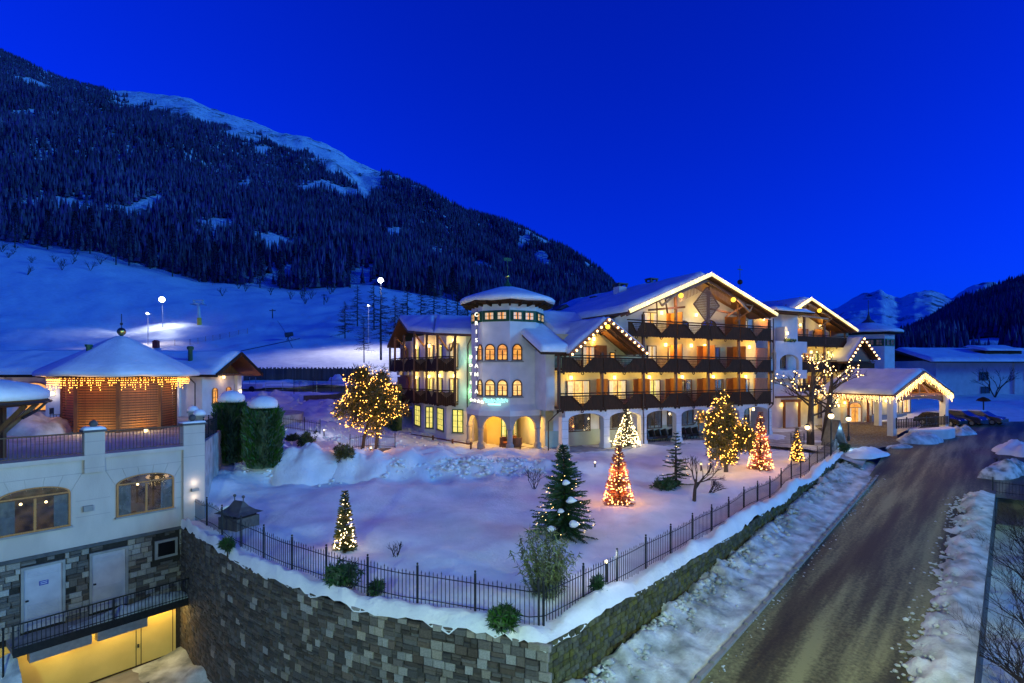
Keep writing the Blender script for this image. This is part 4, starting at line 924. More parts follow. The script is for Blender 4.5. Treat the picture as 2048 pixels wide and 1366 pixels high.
for i, w_, f_ in ((0, 1.0, .42), (1, 2.0, .5), (2, .8, .5), (3, 2.2, .5)):
    loc, rz_ = on_seg(i, f_, 0.75); window(lw, loc, w_, 2.0, 'room_yellow', 2 if w_ < 1.5 else 3, 4, 0, 'frame_green', False, True, rz_)
    for zf, lit in ((3.35, 'room_yellow'), (6.3, 'room_warm')):
        loc, rz_ = on_seg(i, f_ if i != 0 else .28, zf); window(lw, loc, min(w_, 1.1) * (.8 if i == 0 else 1), 2.05, lit if i in (0, 2) else 'room_yellow', 2, 1, 0, 'frame_brown', True, False, rz_)
BP = [(-4.7, 46.0), (-6.3, 46.5), (-7.7, 49.7), (-8.9, 50.1), (-11.4, 53.6), (-12.7, 57.0)]
def seg_balcony(zb, zt, pts_, m):
    pl = [(p[0] + 6.5, p[1] - 50) for p in pts_]
    b = MB().prism(pl + [(-.5, 8), (2.2, -2)], zb + .08, zb + .24, 'z').build('balcony', MAT['timber_brown'], lw)
    for p, q in zip(pts_, pts_[1:]):
        p = lo(*p); q = lo(*q); d = (q - p); L_ = d.length; d.normalize(); n = Vector((-d.y, d.x, 0)); n = n if n.y < 0 or abs(n.y) < .3 and n.x < 0 else -n
        MB().obox(p + Vector((0, 0, zt)), q + Vector((0, 0, zt)), .12, .09).build('hand_rail', MAT[m], b)
        pn = MB(); k = max(4, int(L_ / .16))
        for i in range(k):
            a = p.lerp(q, (i + .06) / k); e = p.lerp(q, (i + .94) / k); dip = .05 * math.cos(i * 1.3)
            pn.obox(a + Vector((0, 0, (zb + zt) / 2 - .05 - dip)), e + Vector((0, 0, (zb + zt) / 2 - .05 - dip)), .045, zt - zb - .12)
        pn.build('panel', MAT[m], b)
        lt = MB(); c_ = p.lerp(q, .5)
        for i in range(-5, 6): lt.obox(c_ + d * (i * .12) - n * -.03 + Vector((0, 0, zt - .12 - .5 * (1 - abs(i) / 6))), c_ + d * (i * .12) + n * .03 + Vector((0, 0, zt - .1)), .03, .03)
        lt.build('lattice', MAT['lattice_wood'], b)
seg_balcony(3.05, 4.35, BP[:5], 'timber_dark'); seg_balcony(5.95, 7.2, BP, 'timber_dark')
for p, z0, z1 in (((-4.75, 46.0), 3.3, 9.0), ((-6.3, 46.55), 3.3, 9.1), ((-7.7, 49.7), 3.3, 9.5), ((-8.9, 50.15), 3.3, 9.6), ((-10.2, 51.9), 5.9, 9.4), ((-11.4, 53.6), 5.9, 9.3), ((-12.6, 56.8), 5.9, 8.6)):
    q = lo(*p); MB().box(q.x - .09, q.x + .09, q.y - .09, q.y + .09, z0, z1).build('post', MAT['timber_brown'], lw)
br = MB()
for a, b in (((-8.9, 50.2, 9.4), (-7.8, 50.8, 7.9)), ((-6.3, 46.6, 9.0), (-5.4, 47.0, 7.7)), ((-4.75, 46.1, 8.9), (-5.2, 46.9, 7.7)), ((-11.4, 53.6, 9.3), (-10.4, 54.2, 8.2))): br.obox(lo(*a), lo(*b), .12, .14)
br.build('brace', MAT['timber_brown'], lw)
for p, h in (((-7.6, 50.5), F1), ((-9.6, 54.2), F2)): pass
for q, z in (((-10.3, 54.9), 3.4), ((-11.2, 56.6), 3.4), ((-10.6, 55.4), 6.3)):
    v_ = lo(q[0], q[1], z); MB().obox(v_, v_ + Vector((-.9, 1.6, 0)), .06, 2.0 * 2).build('partition', MAT['timber_orange'], lw)
rl = MB(); RP = {k: lo(*v) for k, v in dict(a=(-9.7, 51.2, 9.75), b=(-6.7, 46.9, 9.25), c=(-3.0, 45.6, 9.05), d=(-2.6, 49.6, 10.6), e=(-7.2, 52.0, 11.0), f=(-11.4, 55.4, 11.35), g=(-13.0, 57.2, 8.6), h=(-7.0, 61, 11.4), i=(-8.6, 62.6, 8.7)).items()}
for q in (('b', 'c', 'd', 'e'), ('a', 'b', 'e', 'f'), ('g', 'f', 'h', 'i'), ('f', 'e', 'd', 'h')):
    P = [RP[k] for k in q]; rl.add(P + [p - Vector((0, 0, .2)) for p in P], [(0, 1, 2, 3), (7, 6, 5, 4)] + [(i, (i+1) % 4, 4 + (i+1) % 4, 4 + i) for i in range(4)])
rl_o = rl.build('roof', MAT['timber_brown'], lw)
up = Vector((0, 0, .02))
for q in (('b', 'c', 'd', 'e'), ('a', 'b', 'e', 'f'), ('g', 'f', 'h', 'i')): snow_patch('roof_snow', *[RP[k] + up for k in q], .40, rl_o, 20, 18)
snow_patch('roof_snow', RP['f'] + up, RP['e'] + up, RP['d'] + up, RP['h'] + up, .3, rl_o, 14, 14)
gp = on_seg(0, .95, 0)[0]
MB().add([], []).v
MB().obox(on_seg(0, .72, 6.2, -.02)[0] + Vector((0, 0, 0)), on_seg(0, 1.05, 6.2, -.02)[0], .10, 5.9).build('green_wall', MAT['plaster_sage'], lw)
q = on_seg(0, .60, 9.1, .18)[0]; pipe(lw, [q + Vector((.9, -.4, -.1)), q + Vector((.5, -.1, -.9)), Vector((q.x + .45, q.y - .1, 2.9)), Vector((q.x + .75, q.y - .1, 2.7)), Vector((q.x + .75, q.y - .1, -.6))])
for (i, f_, z, pw, col) in ((0, .28, 8.6, 80, YEL), (1, .5, 5.6, 70, YEL), (2, .5, 8.3, 70, WARM), (2, .5, 5.5, 70, YEL), (3, .4, 5.4, 80, WARM), (3, .4, 8.3, 80, WARM), (0, .3, 5.6, 60, YEL)):
    loc, rz_ = on_seg(i, f_, z); sconce(lw, loc, pw, col, rz_)
loc, rz_ = on_seg(0, .86, 3.2, .5); lamp('wall_wash', (loc.x, loc.y, 4.2), 40, (.40, 1.0, .55), lw, .15); lamp('wall_wash', (loc.x, loc.y, 7.0), 40, (.45, 1.0, .62), lw, .15)
# three folded parasols standing on the balcony
for k, (x, y) in enumerate(((-10.0, 52.1), (-10.9, 53.3), (-9.3, 51.1))):
    u = empty('folded_parasol', (x, y, 6.3), 0, ('folded grey parasol on the wing balcony, middle of three', 'folded grey parasol on the wing balcony, farthest from the tower', 'folded grey parasol on the wing balcony, closest to the tower')[k], 'parasol', 'folded parasols on the balcony')
    MB().tube([(0, 0, -.1), (0, 0, 1.0)], .03, 5).build('pole', MAT['iron'], u)
    MB().lathe([(.24, -.7), (.28, -.4), (.17, .3), (.06, .9)], 8).build('canopy', MAT['fabric_grey'], u, True)
# ------------------------------------------------------------------ stair block and right wing
sb = hotel_empty('hotel_stair_block', 'narrow white stair block between the two gabled hotel wings')
b0, b1 = hu(1543, 4.0), hu(1577, 4.6)
MB().box(b0 - .5, b1 + 1.2, 4.4, 14, -1, 12.0).build('wall', MAT['plaster_white'], sb)
MB().box(b0 - .3, b1 + 1.2, 3.3, 4.4, 5.2, 6.1).build('parapet', MAT['plaster_white'], sb); MB().box(b0 - .3, b1 + 1.2, 3.3, 4.4, 7.9, 9.1).build('parapet', MAT['plaster_white'], sb)
am = MB(); arch_panel(am, b1 - b0 + .6, 6.1, 7.9, b1 - b0 - .5, 7.0, .3, lambda x, y, z: ((b0 + b1) / 2 + .2 + x, y + 3.35, z), .5); am.build('arch', MAT['plaster_white'], sb)
for z in (6.3, 9.2): window(sb, ((b0 + b1)/2 + .5, 4.4, z), .8, 1.4, 'room_dim', 2, 1, 0, 'frame_brown', False, True)
sr = MB().box(b0 - 1, b1 + 1.4, 2.6, 14, 12.0, 12.18).build('roof', MAT['timber_dark'], sb); snow_patch('roof_snow', (b0 - 1, 2.5, 12.19), (b1 + 1.4, 2.5, 12.19), (b1 + 1.4, 14, 12.4), (b0 - 1, 14, 12.4), .4, sr, 14, 16)
sconce(sb, ((b0 + b1)/2 - .3, 3.3, 9.9), 60, YEL); MB().box((b0+b1)/2 - .5, (b0+b1)/2 - .1, 3.36, 4.4, 9.1, 10.6).build('pier', MAT['plaster_white'], sb)
pl_ = MB()
for k in range(60): pl_.octa(((b0 + b1)/2 + random.uniform(-.7, 1.0), 3.25 + random.uniform(-.1, .1), 9.15 + random.uniform(-.1, .2)), .09)
pl_.build('planting', MAT['needles'], sb)
hr_ = hotel_empty('hotel_building', 'second gabled hotel wing right of the stair block with dark balconies')
V2 = 5.8; W2 = V2 + 1.6
r0, r1 = hu(1576, V2), hu(1694, V2); rp = [hu(p, V2) for p in (1576, 1612, 1652, 1694)]
va = V2 - 1.0; gA = hu(1621, va); zgA = hzz(597, gA, va); gR = hu(1714, va); zgR = hzz(661, gR, va); gL = hu(1583, va); zgL = hzz(622, gL, va)
MB().box(r0, r1, W2, W2 + 14, -1, 8.9).build('wall', MAT['plaster_cream'], hr_)
MB().prism([(r0, 8.9), (r1, 8.9), (r1, zgR - .4), (gA, zgA - .4), (r0, zgL - .4)], W2, W2 + 14, 'y').build('gable_wall', MAT['plaster_white'], hr_)
gable(hr_, gL, zgL, gA, zgA, gR, zgR, va, W2 + 14, .4)
boards_balcony(hr_, r0, r1, V2, W2 - V2 - .02, Z3, T3, rp, False); boards_balcony(hr_, r0, r1, V2, W2 - V2 - .02, Z2, T2, rp, False); boards_balcony(hr_, r0, r1 + 6, V2, W2 - V2 - .02, Z1 + .35, T1 + .25, rp + [r1], False)
for p in rp: MB().box(p - .1, p + .1, V2 + .12, V2 + .32, Z1 + .6, min(zgR + (gR - p) * .42, zgA - .7)).build('post', MAT['timber_brown'], hr_)
def wr(px, zf, h, wpx, lit, cols=2, arch=0):
    a = hu(px - wpx/2, W2); b = hu(px + wpx/2, W2); window(hr_, ((a + b)/2, W2, zf), b - a, h, lit, cols, 1, arch, 'frame_brown', True, False)
wr(1600, F3, 1.2, 26, 'room_dim', 2, .5); wr(1637, F3, 1.4, 22, 'room_orange', 2, .5); wr(1672, F3, 1.6, 26, 'room_orange')
wr(1595, F2, 1.9, 16, 'room_orange'); wr(1634, F2, 1.9, 20, 'room_yellow'); wr(1664, F2, 1.9, 16, 'room_warm'); wr(1600, F1 + .3, 1.8, 20, 'room_warm'); wr(1640, F1 + .3, 1.8, 20, 'room_orange'); wr(1680, F1 + .3, 1.8, 20, 'room_warm')
for a, b, zf in ((1588, 1612, F3), (1625, 1645, F3), (1657, 1692, F3), (1600, 1614, F2), (1612, 1628, F1 + .3)): MB().box(hu(a, W2), hu(b, W2), W2 - .3, W2 - .22, zf, zf + 1.8).build('shutter', MAT['timber_orange'], hr_)
for px, z, pw in ((1584, F2 + 1.9, 170), (1622, F2 + 2.0, 130), (1655, F2 + 2.0, 140), (1600, F3 + 2.2, 90), (1640, F3 + 2.2, 90), (1675, F3 + 1.9, 90), (1605, F1 + 2.3, 110), (1650, F1 + 2.3, 110), (1690, F1 + 2.3, 100)): sconce(hr_, (hu(px, W2 - .4), W2 - .35, z), pw, YEL)
tr = MB(); 
for s_, l_ in ((-1, 2.2), (1, 4.2)):
    tr.obox((gA, va + .3, zgA - .5), (gA + s_ * l_, va + .3, zgA - .45 - .36 * l_), .14, .2); tr.obox((gA + s_ * l_, va + .3, zgA - .5 - .36 * l_), (gA + s_ * (l_ - .9), V2 + .2, zgA - 1.5 - .36 * l_), .12, .14)
    for k in range(10): tr.obox((gA + s_ * (.3 + k * .17), va + .35, zgA - .5 - .14 * k), (gA + s_ * (.25 + k * .12), va + .35, zgA - 1.3 - .1 * k), .05, .03)
tr.obox((gA - 2, va + .3, zgA - 1.9), (gA + 3.5, va + .3, zgA - 2.1), .14, .16); tr.build('truss', MAT['lattice_wood'], hr_)
for s_ in (-1, 1): MB().ball((gA + s_ * 1.7, va + .1, zgA - 1.25), .24, 7).build('round_lamp', MAT['lamp_yellow'], hr_, True)
eave_lights(hr_, 'continuous bright yellow lights along the right hotel gable, beads for lit snow edge', [((gL, va - .12, zgL + .12), (gA, va - .12, zgA + .12)), ((gA, va - .12, zgA + .12), (gR, va - .12, zgR + .12))], 1, .16, .026, 'bulb_white', True)  # white glowing beads again stand in for lit snow along the edge
# small gable right of it, and the ground floor with entrance
v3 = V2 - 1.4; kA = hu(1727, v3); zkA = hzz(676, kA, v3); kL = hu(1703, v3); zkL = hzz(714, kL, v3); kR = hu(1757, v3); zkR = hzz(716, kR, v3)
MB().box(r1, kR - .2, W2 - 1.4, W2 + 8, -1, 7.3).build('wall', MAT['plaster_white'], hr_)
gable(hr_, kL - .6, zkL - .5, kA, zkA, kR, zkR, v3, W2 + 4, .35)
MB().prism([(kL, T2 - .4), (kR - .3, T2 - .4), (kA, zkA - .4)], v3 + .5, v3 + .8, 'y').build('gable_wall', MAT['timber_brown'], hr_)
boards_balcony(hr_, kL - .6, kR - .4, v3 + .2, 1.2, Z2 - .1, T2 - .1, [], False)
eave_lights(hr_, 'spaced round bulbs along the far right small gable', [((kL - .3, v3 - .12, zkL - .3), (kA, v3 - .12, zkA - .1)), ((kA, v3 - .12, zkA - .1), (kR - .1, v3 - .12, zkR - .1))], 1, .55, .10, 'bulb_warm')
VG = 4.6; g0, g1 = hu(1549, VG), hu(1822, VG)
gf = MB().box(g0, g1, VG, W2 + 10, -1.2, 3.35).build('ground_floor', MAT['plaster_cream'], hr_)
sn = snow_patch('roof_snow', (g0 - .2, VG - .35, 3.36), (g1 + .2, VG - .35, 3.36), (g1 + .2, V2 + .1, 3.42), (g0 - .2, V2 + .1, 3.42), .28, gf, 60, 6)
MB().box(g0 - .2, g1 + .2, VG - .4, VG + .1, 3.15, 3.355).build('cornice', MAT['timber_brown'], gf)
def wgf(px, z, h, wpx, lit, cols=2, fm='frame_brown', name='window', arch=0):
    a = hu(px - wpx/2, VG); b = hu(px + wpx/2, VG); return window(hr_, ((a + b)/2, VG, z), b - a, h, lit, cols, 1, arch, fm, True, name == 'window', 0, name)
def portal(px, wpx):
    d = wgf(px, 0.0, 1.75, wpx, 'room_orange', 2, 'frame_oak', 'door', .5); a = hu(px - wpx * .75, VG); b = hu(px + wpx * .75, VG)
    q = MB()
    for u in (a, b): q.tube([(u, VG - .45, -.2), (u, VG - .45, 2.7)], .14, 8)
    q.box(a - .2, b + .2, VG - .6, VG - .05, 2.7, 2.95); q.build('door_portal', MAT['timber_orange'], hr_)
portal(1576, 20); portal(1709, 26)
for px in (1553, 1643, 1752, 1788, 1812): wgf(px, .8, 1.8, 16, 'room_warm' if px > 1700 else 'room_dim')
for px, pw in ((1560, 90), (1594, 75), (1627, 95), (1688, 120), (1736, 130), (1770, 70), (1800, 80)): sconce(hr_, (hu(px, VG), VG, 2.35), pw, YEL)
MB().box(hu(1735, VG), hu(1805, VG), VG - .5, VG - .02, -.3, .75).build('bench', MAT['concrete'], hr_)
# second octagonal tower
tu2, tv2 = hu(1737, 12), 12.0
t2_ = hotel_empty('hotel_tower', 'second octagonal tower rising behind the far right gable', 'tower')
rt2 = 3.05
MB().lathe([(rt2, 0), (rt2, 11.2)], 8, (tu2, tv2, 0), OCT).build('wall', MAT['plaster_white'], t2_)
ro = MB().lathe([(rt2, 11.0), (4.0, 11.15), (4.05, 11.3), (.5, 12.6)], 8, (tu2, tv2, 0), OCT).build('roof', MAT['timber_dark'], t2_)
MB().lathe([(3.6, 11.25), (4.1, 11.35), (4.1, 11.55), (3.8, 11.75), (2, 12.4), (.6, 12.85), (.02, 12.9)], 24, (tu2, tv2, 0), OCT).build('roof_snow', MAT['snow'], ro, True)
MB().lathe([(1.0, 12.5), (.9, 12.8), (.3, 13.3), (.12, 13.9), (.05, 14.4), (.03, 16.0)], 8, (tu2, tv2, 0)).build('finial', MAT['slate'], t2_)
for k in range(3, 8):
    (x, y), a = face_frame(k, rt2, (tu2, tv2)); c, s = math.cos(a), math.sin(a)
    MB().obox((x - 1.1*c + .02*s, y - 1.1*s - .02*c, 9.9), (x + 1.1*c + .02*s, y + 1.1*s - .02*c, 9.9), .05, 1.0).build('window_band', MAT['frame_green'], t2_)
    for dx in (-.5, .5): window(t2_, (x + dx*c + .045*s, y + dx*s - .045*c, 9.5), .8, .8, 'room_orange' if k >= 6 else 'room_dim', 2, 2, 0, 'frame_green', False, False, a)
# ------------------------------------------------------------------ entrance canopy
ca = hotel_empty('entrance_canopy', 'snow-covered drive-through canopy on white columns with icicle lights', 'canopy')
e0 = hu(1789, -5.8); e1 = hu(1906, -5.8); ec = (e0 + e1)/2 - .1; cv0, cv1 = -5.8, 1.6; ze = 3.85; zr_ = 6.0
gable(ca, e0, ze, ec, zr_, e1, ze, cv0, cv1, .36, .2)
cols = [(e0 + .5, cv0 + .5), (e1 - .6, cv0 + .5), (e0 + .5, cv1 - .6), (e1 - .6, cv1 - .6)]
for u, v in cols:
    q = MB().box(u - .27, u + .27, v - .27, v + .27, -.6, ze - .2).build('column', MAT['plaster_white'], ca); MB().box(u - .34, u + .34, v - .34, v + .34, ze - .45, ze - .18).build('capital', MAT['plaster_white'], q)
bm_ = MB()
for v in (cv0 + .5, cv1 - .6): bm_.obox((e0 + .1, v, ze - .1), (e1 - .1, v, ze - .1), .2, .22)
for u in (e0 + .5, e1 - .6): bm_.obox((u, cv0, ze - .1), (u, cv1, ze - .1), .2, .2)
bm_.obox((ec, cv0 + .5, ze), (ec, cv0 + .5, zr_ - .2), .18, .18, (0, 1, 0)); bm_.obox((ec - 1.6, cv0 + .5, ze), (ec, cv0 + .5, zr_ - .9), .14, .14); bm_.obox((ec + 1.6, cv0 + .5, ze), (ec, cv0 + .5, zr_ - .9), .14, .14)
bm_.build('beam', MAT['timber_orange'], ca)
am = MB(); arch_panel(am, e1 - e0 - 1.1, 2.9, 3.6, e1 - e0 - 1.9, 2.95, .18, lambda x, y, z: ((e0 + e1)/2 + x, cv0 + .42 + y, z), .1); am.build('arch', MAT['timber_brown'], ca)
for u, v in ((ec, -3.5), (ec, 0), (e0 + 1.2, -1.5), (e1 - 1.3, -4.6)):
    link('ceiling_lamp', MB().lathe([(.16, 0), (.2, -.14), (.1, -.2)], 8).mesh('ceiling_lamp', MAT['lamp_warm']), ca, (u, v, ze - .05)); lamp('canopy_light', (u, v, ze - .5), 120, (1, .70, .30), ca, .12)
ic = empty('icicle_lights', (AX, AY, 0), TH, 'dense warm icicle lights hanging from the entrance canopy eaves', 'icicle lights')
b = MB()
def icicles(mb, p0, p1, n, lmin, lmax, r, step=.10):
    p0 = Vector(p0); p1 = Vector(p1)
    for i in range(n):
        p = p0.lerp(p1, (i + random.random()) / n); L_ = random.uniform(lmin, lmax) * (0.5 + .5 * abs(math.sin(i * .7))); z = 0
        while z < L_: mb.octa(p + Vector((random.uniform(-.03, .03), random.uniform(-.03, .03), -z)), r); z += step
icicles(b, (e0 + .1, cv0 - .08, ze - .15), (ec, cv0 - .08, zr_ - .2), 60, .3, .95, .026); icicles(b, (ec, cv0 - .08, zr_ - .2), (e1 - .1, cv0 - .08, ze - .15), 60, .3, .95, .026); icicles(b, (e0 - .06, cv0, ze - .2), (e0 - .06, cv1, ze - .2), 70, .25, .8, .026)
icicles(b, (e1, cv0, ze - .2), (e1, cv1, ze - .2), 50, .25, .8, .026)
tag(b.build('bulbs', MAT['bulb_warm'], ic, False, False), kind='stuff'); w = MB().tube([(e0 - .06, cv1, ze - .18), (e0 - .06, cv0 - .06, ze - .18), (ec, cv0 - .08, zr_ - .2), (e1, cv0 - .08, ze - .18), (e1, cv1, ze - .18)], .015, 4); w.build('wire', MAT['iron'], ic)
for u, v, z in ((ec - 1.7, cv0 - .5, 4.4), (ec + 1.7, cv0 - .5, 4.4), (e0 - .5, -2.2, 3.3)): lamp('icicle_light', (u, v, z), 45, (1, .66, .26), ic, .3)
# planter wall in front of the canopy with its railing
pw = hotel_empty('planter_wall', 'curved low pale wall with iron railing at the canopy corner', 'wall')
arc = [(e0 + .1 + 3.1 - 3.1 * math.cos(t), cv0 - 1.2 - 1.5 * math.sin(t)) for t in np.linspace(0.0, math.pi, 15)]
q = MB(); vs = []
for (u, v) in arc: vs += [(u, v, -.8), (u, v, .72), (u + (ec - u) * .08, v + .28, .72), (u + (ec - u) * .08, v + .28, -.8)]
q.add(vs, [(i*4+k, i*4+(k+1) % 4, i*4+4+(k+1) % 4, i*4+4+k) for i in range(len(arc) - 1) for k in range(4)] + [(0, 1, 2, 3), (len(vs)-1, len(vs)-2, len(vs)-3, len(vs)-4)]); q.build('wall', MAT['plaster_white'], pw)
MB().prism([(u, v + .05) for u, v in arc], .70, .80, 'z').build('planter_snow', MAT['snow'], pw)
rl_ = MB().obox((e0 + .4, cv0 + .1, 1.55), (e1 - .4, cv0 + .1, 1.55), .05, .05)
rl_.obox((e0 + .4, cv0 + .1, .9), (e1 - .4, cv0 + .1, .9), .04, .04)
rl_.build('railing', MAT['iron'], pw)
for k in range(34):
    u = e0 + .5 + (e1 - e0 - 1) * k / 33; thick = k % 6 == 0
    MB().box(u - (.05 if thick else .012), u + (.05 if thick else .012), cv0 + .06, cv0 + .14, .72, 1.72 if thick else 1.55).build('baluster', MAT['iron'], pw)
# ------------------------------------------------------------------ left building with stone base
LBX, LBY = -16.2, 27.0; LA = math.atan2(-0.782, -0.623)
lb = empty('annex_building', (LBX, LBY, 0), LA, 'white rendered annex with arched oak windows above a stone base', 'building')
def lbw(x, y): return Vector((LBX + x * -.623 + y * .782, LBY + x * -.782 - y * .623))
XL = 9.5
MB().box(-.95, XL, -6, 0, -1.6, 2.3).build('wall', MAT['plaster_warm'], lb)
MB().box(0.02, XL, -.5, -0.01, -8.2, -1.6).build('stone_backing', MAT['mortar'], lb)
MB().box(0, XL, .0, .10, -1.72, -1.585).build('ledge', MAT['slate'], lb)
MB().box(-.95, XL, -.05, .16, 2.14, 2.32).build('cornice', MAT['plaster_warm'], lb)
for x0, x1, zb in ((-1.0, -.02, -1.62), (3.18, 3.92, 1.55)):
    p = MB().box(x0, x1, -.3, .14, zb, 3.32).build('pilaster', MAT['plaster_warm'], lb); MB().box(x0 - .07, x1 + .07, -.37, .21, 3.32, 3.42).build('cap', MAT['slate'], p)
    snow_patch('snow_cap', (x0 - .05, .19, 3.42), (x1 + .05, .19, 3.42), (x1 + .05, -.35, 3.42), (x0 - .05, -.35, 3.42), .12, p, 8, 8)
    j = MB()
    for z in (2.9, 2.32, 1.75): j.box(x0 - .003, x1 + .003, -.3, .143, z, z + .025)
    tag(j.build('joint', MAT['plaster_greybrown'], p), kind='stuff')
# scored joints in the render: courses and voussoirs
jn = MB()
for z in (1.55, .35, -.35): jn.box(2.95, 4.2, 0, .006, z, z + .025)
for z in (1.55,): jn.box(0, 3.1, 0, .006, z, z + .025); jn.box(3.9, XL, 0, .006, z, z + .025)
for z in (.55, -.2): jn.box(0.0, .3, 0, .006, z, z + .025); jn.box(6.85, XL, 0, .006, z, z + .025)
for cxx in (1.55, 5.56):
    for k in (-2.2, -1.3, -.45, .45, 1.3, 2.2): jn.obox((cxx + k * .55, .004, 1.12 - abs(k) * .12), (cxx + k * .72, .004, 1.55), .006, .025, (0, 1, 0))
tag(jn.build('joint', MAT['plaster_greybrown'], lb), kind='stuff')
for cxx in (1.55, 5.56): window(lb, (cxx, 0, -.62), 2.35, 1.45, 'room_dim', 2, 1, .32, 'frame_oak', True, True, math.pi)
# hanging lamps glimpsed inside
for cxx, zz in ((5.2, .55), (6.0, .6), (1.9, .75)): MB().ball((cxx, .045, zz), .055, 5).build('pendant_lamp', MAT['lamp_warm'], lb)
for x in (-.5,): 
    o = MB().box(x - .16, x + .16, .14, .30, .05, .20).build('wall_lamp', MAT['concrete'], lb)
    lamp('up_light', (x, .36, .45), 5, (1, .86, .66), o, .05); lamp('down_light', (x, .36, -.25), 5, (1, .86, .66), o, .05)
o = MB().box(3.6, 3.95, .0, .14, -.12, .12).build('wall_lamp', MAT['concrete'], lb)
# terrace railing: hand rail and bars
for x0, x1 in ((0.0, 3.18), (3.92, XL)):
    r_ = MB().box(x0, x1, .02, .08, 3.28, 3.34).box(x0, x1, .03, .07, 2.42, 2.45).build('terrace_railing', MAT['frame_brown'], lb)
    bar = MB().box(-.012, .012, -.012, .012, 2.42, 3.28).mesh('bar', MAT['frame_brown'])
    k = int((x1 - x0) / .135)
    for i in range(1, k): link('bar', bar, r_, (x0 + (x1 - x0) * i / k, .05, 0))
# stone base laid in courses, leaving doors and vent free
holes = [(2.28, 3.73, -4.75, -1.95), (4.57, 6.0, -4.75, -1.95), (.12, 1.29, -3.05, -1.98)]
def free(r): return not any(h[0] - .02 < r[0] + r[2]/2 and r[0] - r[2]/2 < h[1] + .02 and h[2] < r[1] + r[3]/2 and r[1] - r[3]/2 < h[3] for h in holes)
def clip_rects(rs):
    out = []
    for (a, z, w, h, p) in rs:
        if a - w/2 < 0.02: w2 = a + w/2 - .02; a, w = .02 + w2/2, w2
        if w > .05 and free((a, z, w, h, p)): out.append((a, z, w, h, p))
        elif w > .05:
            for hx0, hx1, hz0, hz1 in holes:
                if hz0 < z + h/2 and z - h/2 < hz1:
                    if a - w/2 < hx0 < a + w/2 and hx0 - (a - w/2) > .08: ww = hx0 - (a - w/2); out.append((a - w/2 + ww/2, z, ww, h, p))
                    if a - w/2 < hx1 < a + w/2 and a + w/2 - hx1 > .08: ww = a + w/2 - hx1; out.append((hx1 + ww/2, z, ww, h, p))
    return out
rects = clip_rects([r for r in courses(7.3, -4.75, -1.78, (.22, .30), (.28, .5), .45)])
lay(lb, rects, lambda a: (a, 0.0, 0.0), 300, (SM, SMP), MAT['stone_fill'], SV, .05, lambda x, y: lbw(x, y))
for x0, x1 in ((2.38, 3.63), (4.67, 5.9)):
    d = MB().box(x0, x1, -.1, .03, -4.62, -2.1).build('door', MAT['metal_door'], lb)
    f_ = MB().box(x0 - .10, x0, 0, .11, -4.62, -2.0).box(x1, x1 + .10, 0, .11, -4.62, -2.0).box(x0, x1, 0, .11, -2.1, -2.0).build('door_frame', MAT['concrete'], d)
    lv = MB()
    lt_ = MB()
    for k in range(4): lt_.box(x0 + .12, x1 - .12, .03, .05, -2.30 - k * .06, -2.265 - k * .06)
    lt_.build('louvre', MAT['metal_door'], d)
    for k in range(16): lv.box(x0 + .12, x1 - .12, .03, .052, -3.62 - k * .06, -3.585 - k * .06)
    lv.build('louvre', MAT['metal_door'], d); MB().box(x1 - .14, x1 - .05, .03, .10, -3.42, -3.36).build('handle', MAT['iron'], d)
    if x0 > 4:
        s_ = MB().box(5.12, 5.42, .031, .045, -2.88, -2.70).build('notice', MAT['sign_blue'], d)
        q = MB()
        for z in (-2.76, -2.83): q.box(5.16, 5.38, .045, .048, z, z + .022)
        q.build('lettering', MAT['sign_white'], s_)
MB().box(.22, 1.19, 0, .08, -2.95, -2.08).build('vent_frame', MAT['concrete'], lb); MB().box(.34, 1.07, .082, .09, -2.83, -2.2).build('vent_shade_panel', MAT['opening_shade'], lb)  # dark plate painted as the shade inside the vent
# walkway over the garage, railing, heaped snow
wk = MB().box(0.05, 6.45, .06, 1.35, -4.95, -4.72).build('walkway', MAT['concrete'], lb)
MB().box(-.1, 6.45, 1.35, 1.42, -5.02, -4.70).build('edge_beam', MAT['iron'], wk)
rr_ = MB().box(-.1, 6.5, 1.37, 1.42, -3.80, -3.75).box(-.1, 6.5, 1.38, 1.41, -4.62, -4.59).build('walkway_railing', MAT['iron'], lb)
bar = MB().box(-.011, .011, -.011, .011, -4.7, -3.8).mesh('bar', MAT['iron'])
for i in range(48): link('bar', bar, rr_, (-.05 + i * .138, 1.395, 0))
for x in (0.0, 3.2, 6.45): link('post', MB().box(-.03, .03, -.03, .03, -4.9, -3.75).mesh('post', MAT['iron']), rr_, (x, 1.395, 0))
ws = MB(); nx, ny = 40, 14; vs = []
for i in range(nx + 1):
    for j in range(ny + 1):
        x = .1 + 4.6 * i / nx; y = .45 + .85 * j / ny; e = math.sin(math.pi * i / nx) ** .5 * math.sin(math.pi * j / ny) ** .6
        vs.append((x, y, -4.74 + e * (.62 * max(.1, 1 - x / 4.6) + .25 * max(0, fbm(x * 1.6, y * 1.6, 3, 4)))))
ws.add(vs, [(i*(ny+1)+j, (i+1)*(ny+1)+j, (i+1)*(ny+1)+j+1, i*(ny+1)+j+1) for i in range(nx) for j in range(ny)]); sno = ws.build('snow_heap', MAT['snow_rough'], None, True)
sno.location = (LBX, LBY, 0); sno.rotation_euler = (0, 0, LA); tag(sno, 'shovelled snow heaped on the walkway above the garage', 'snow heap', kind='stuff')
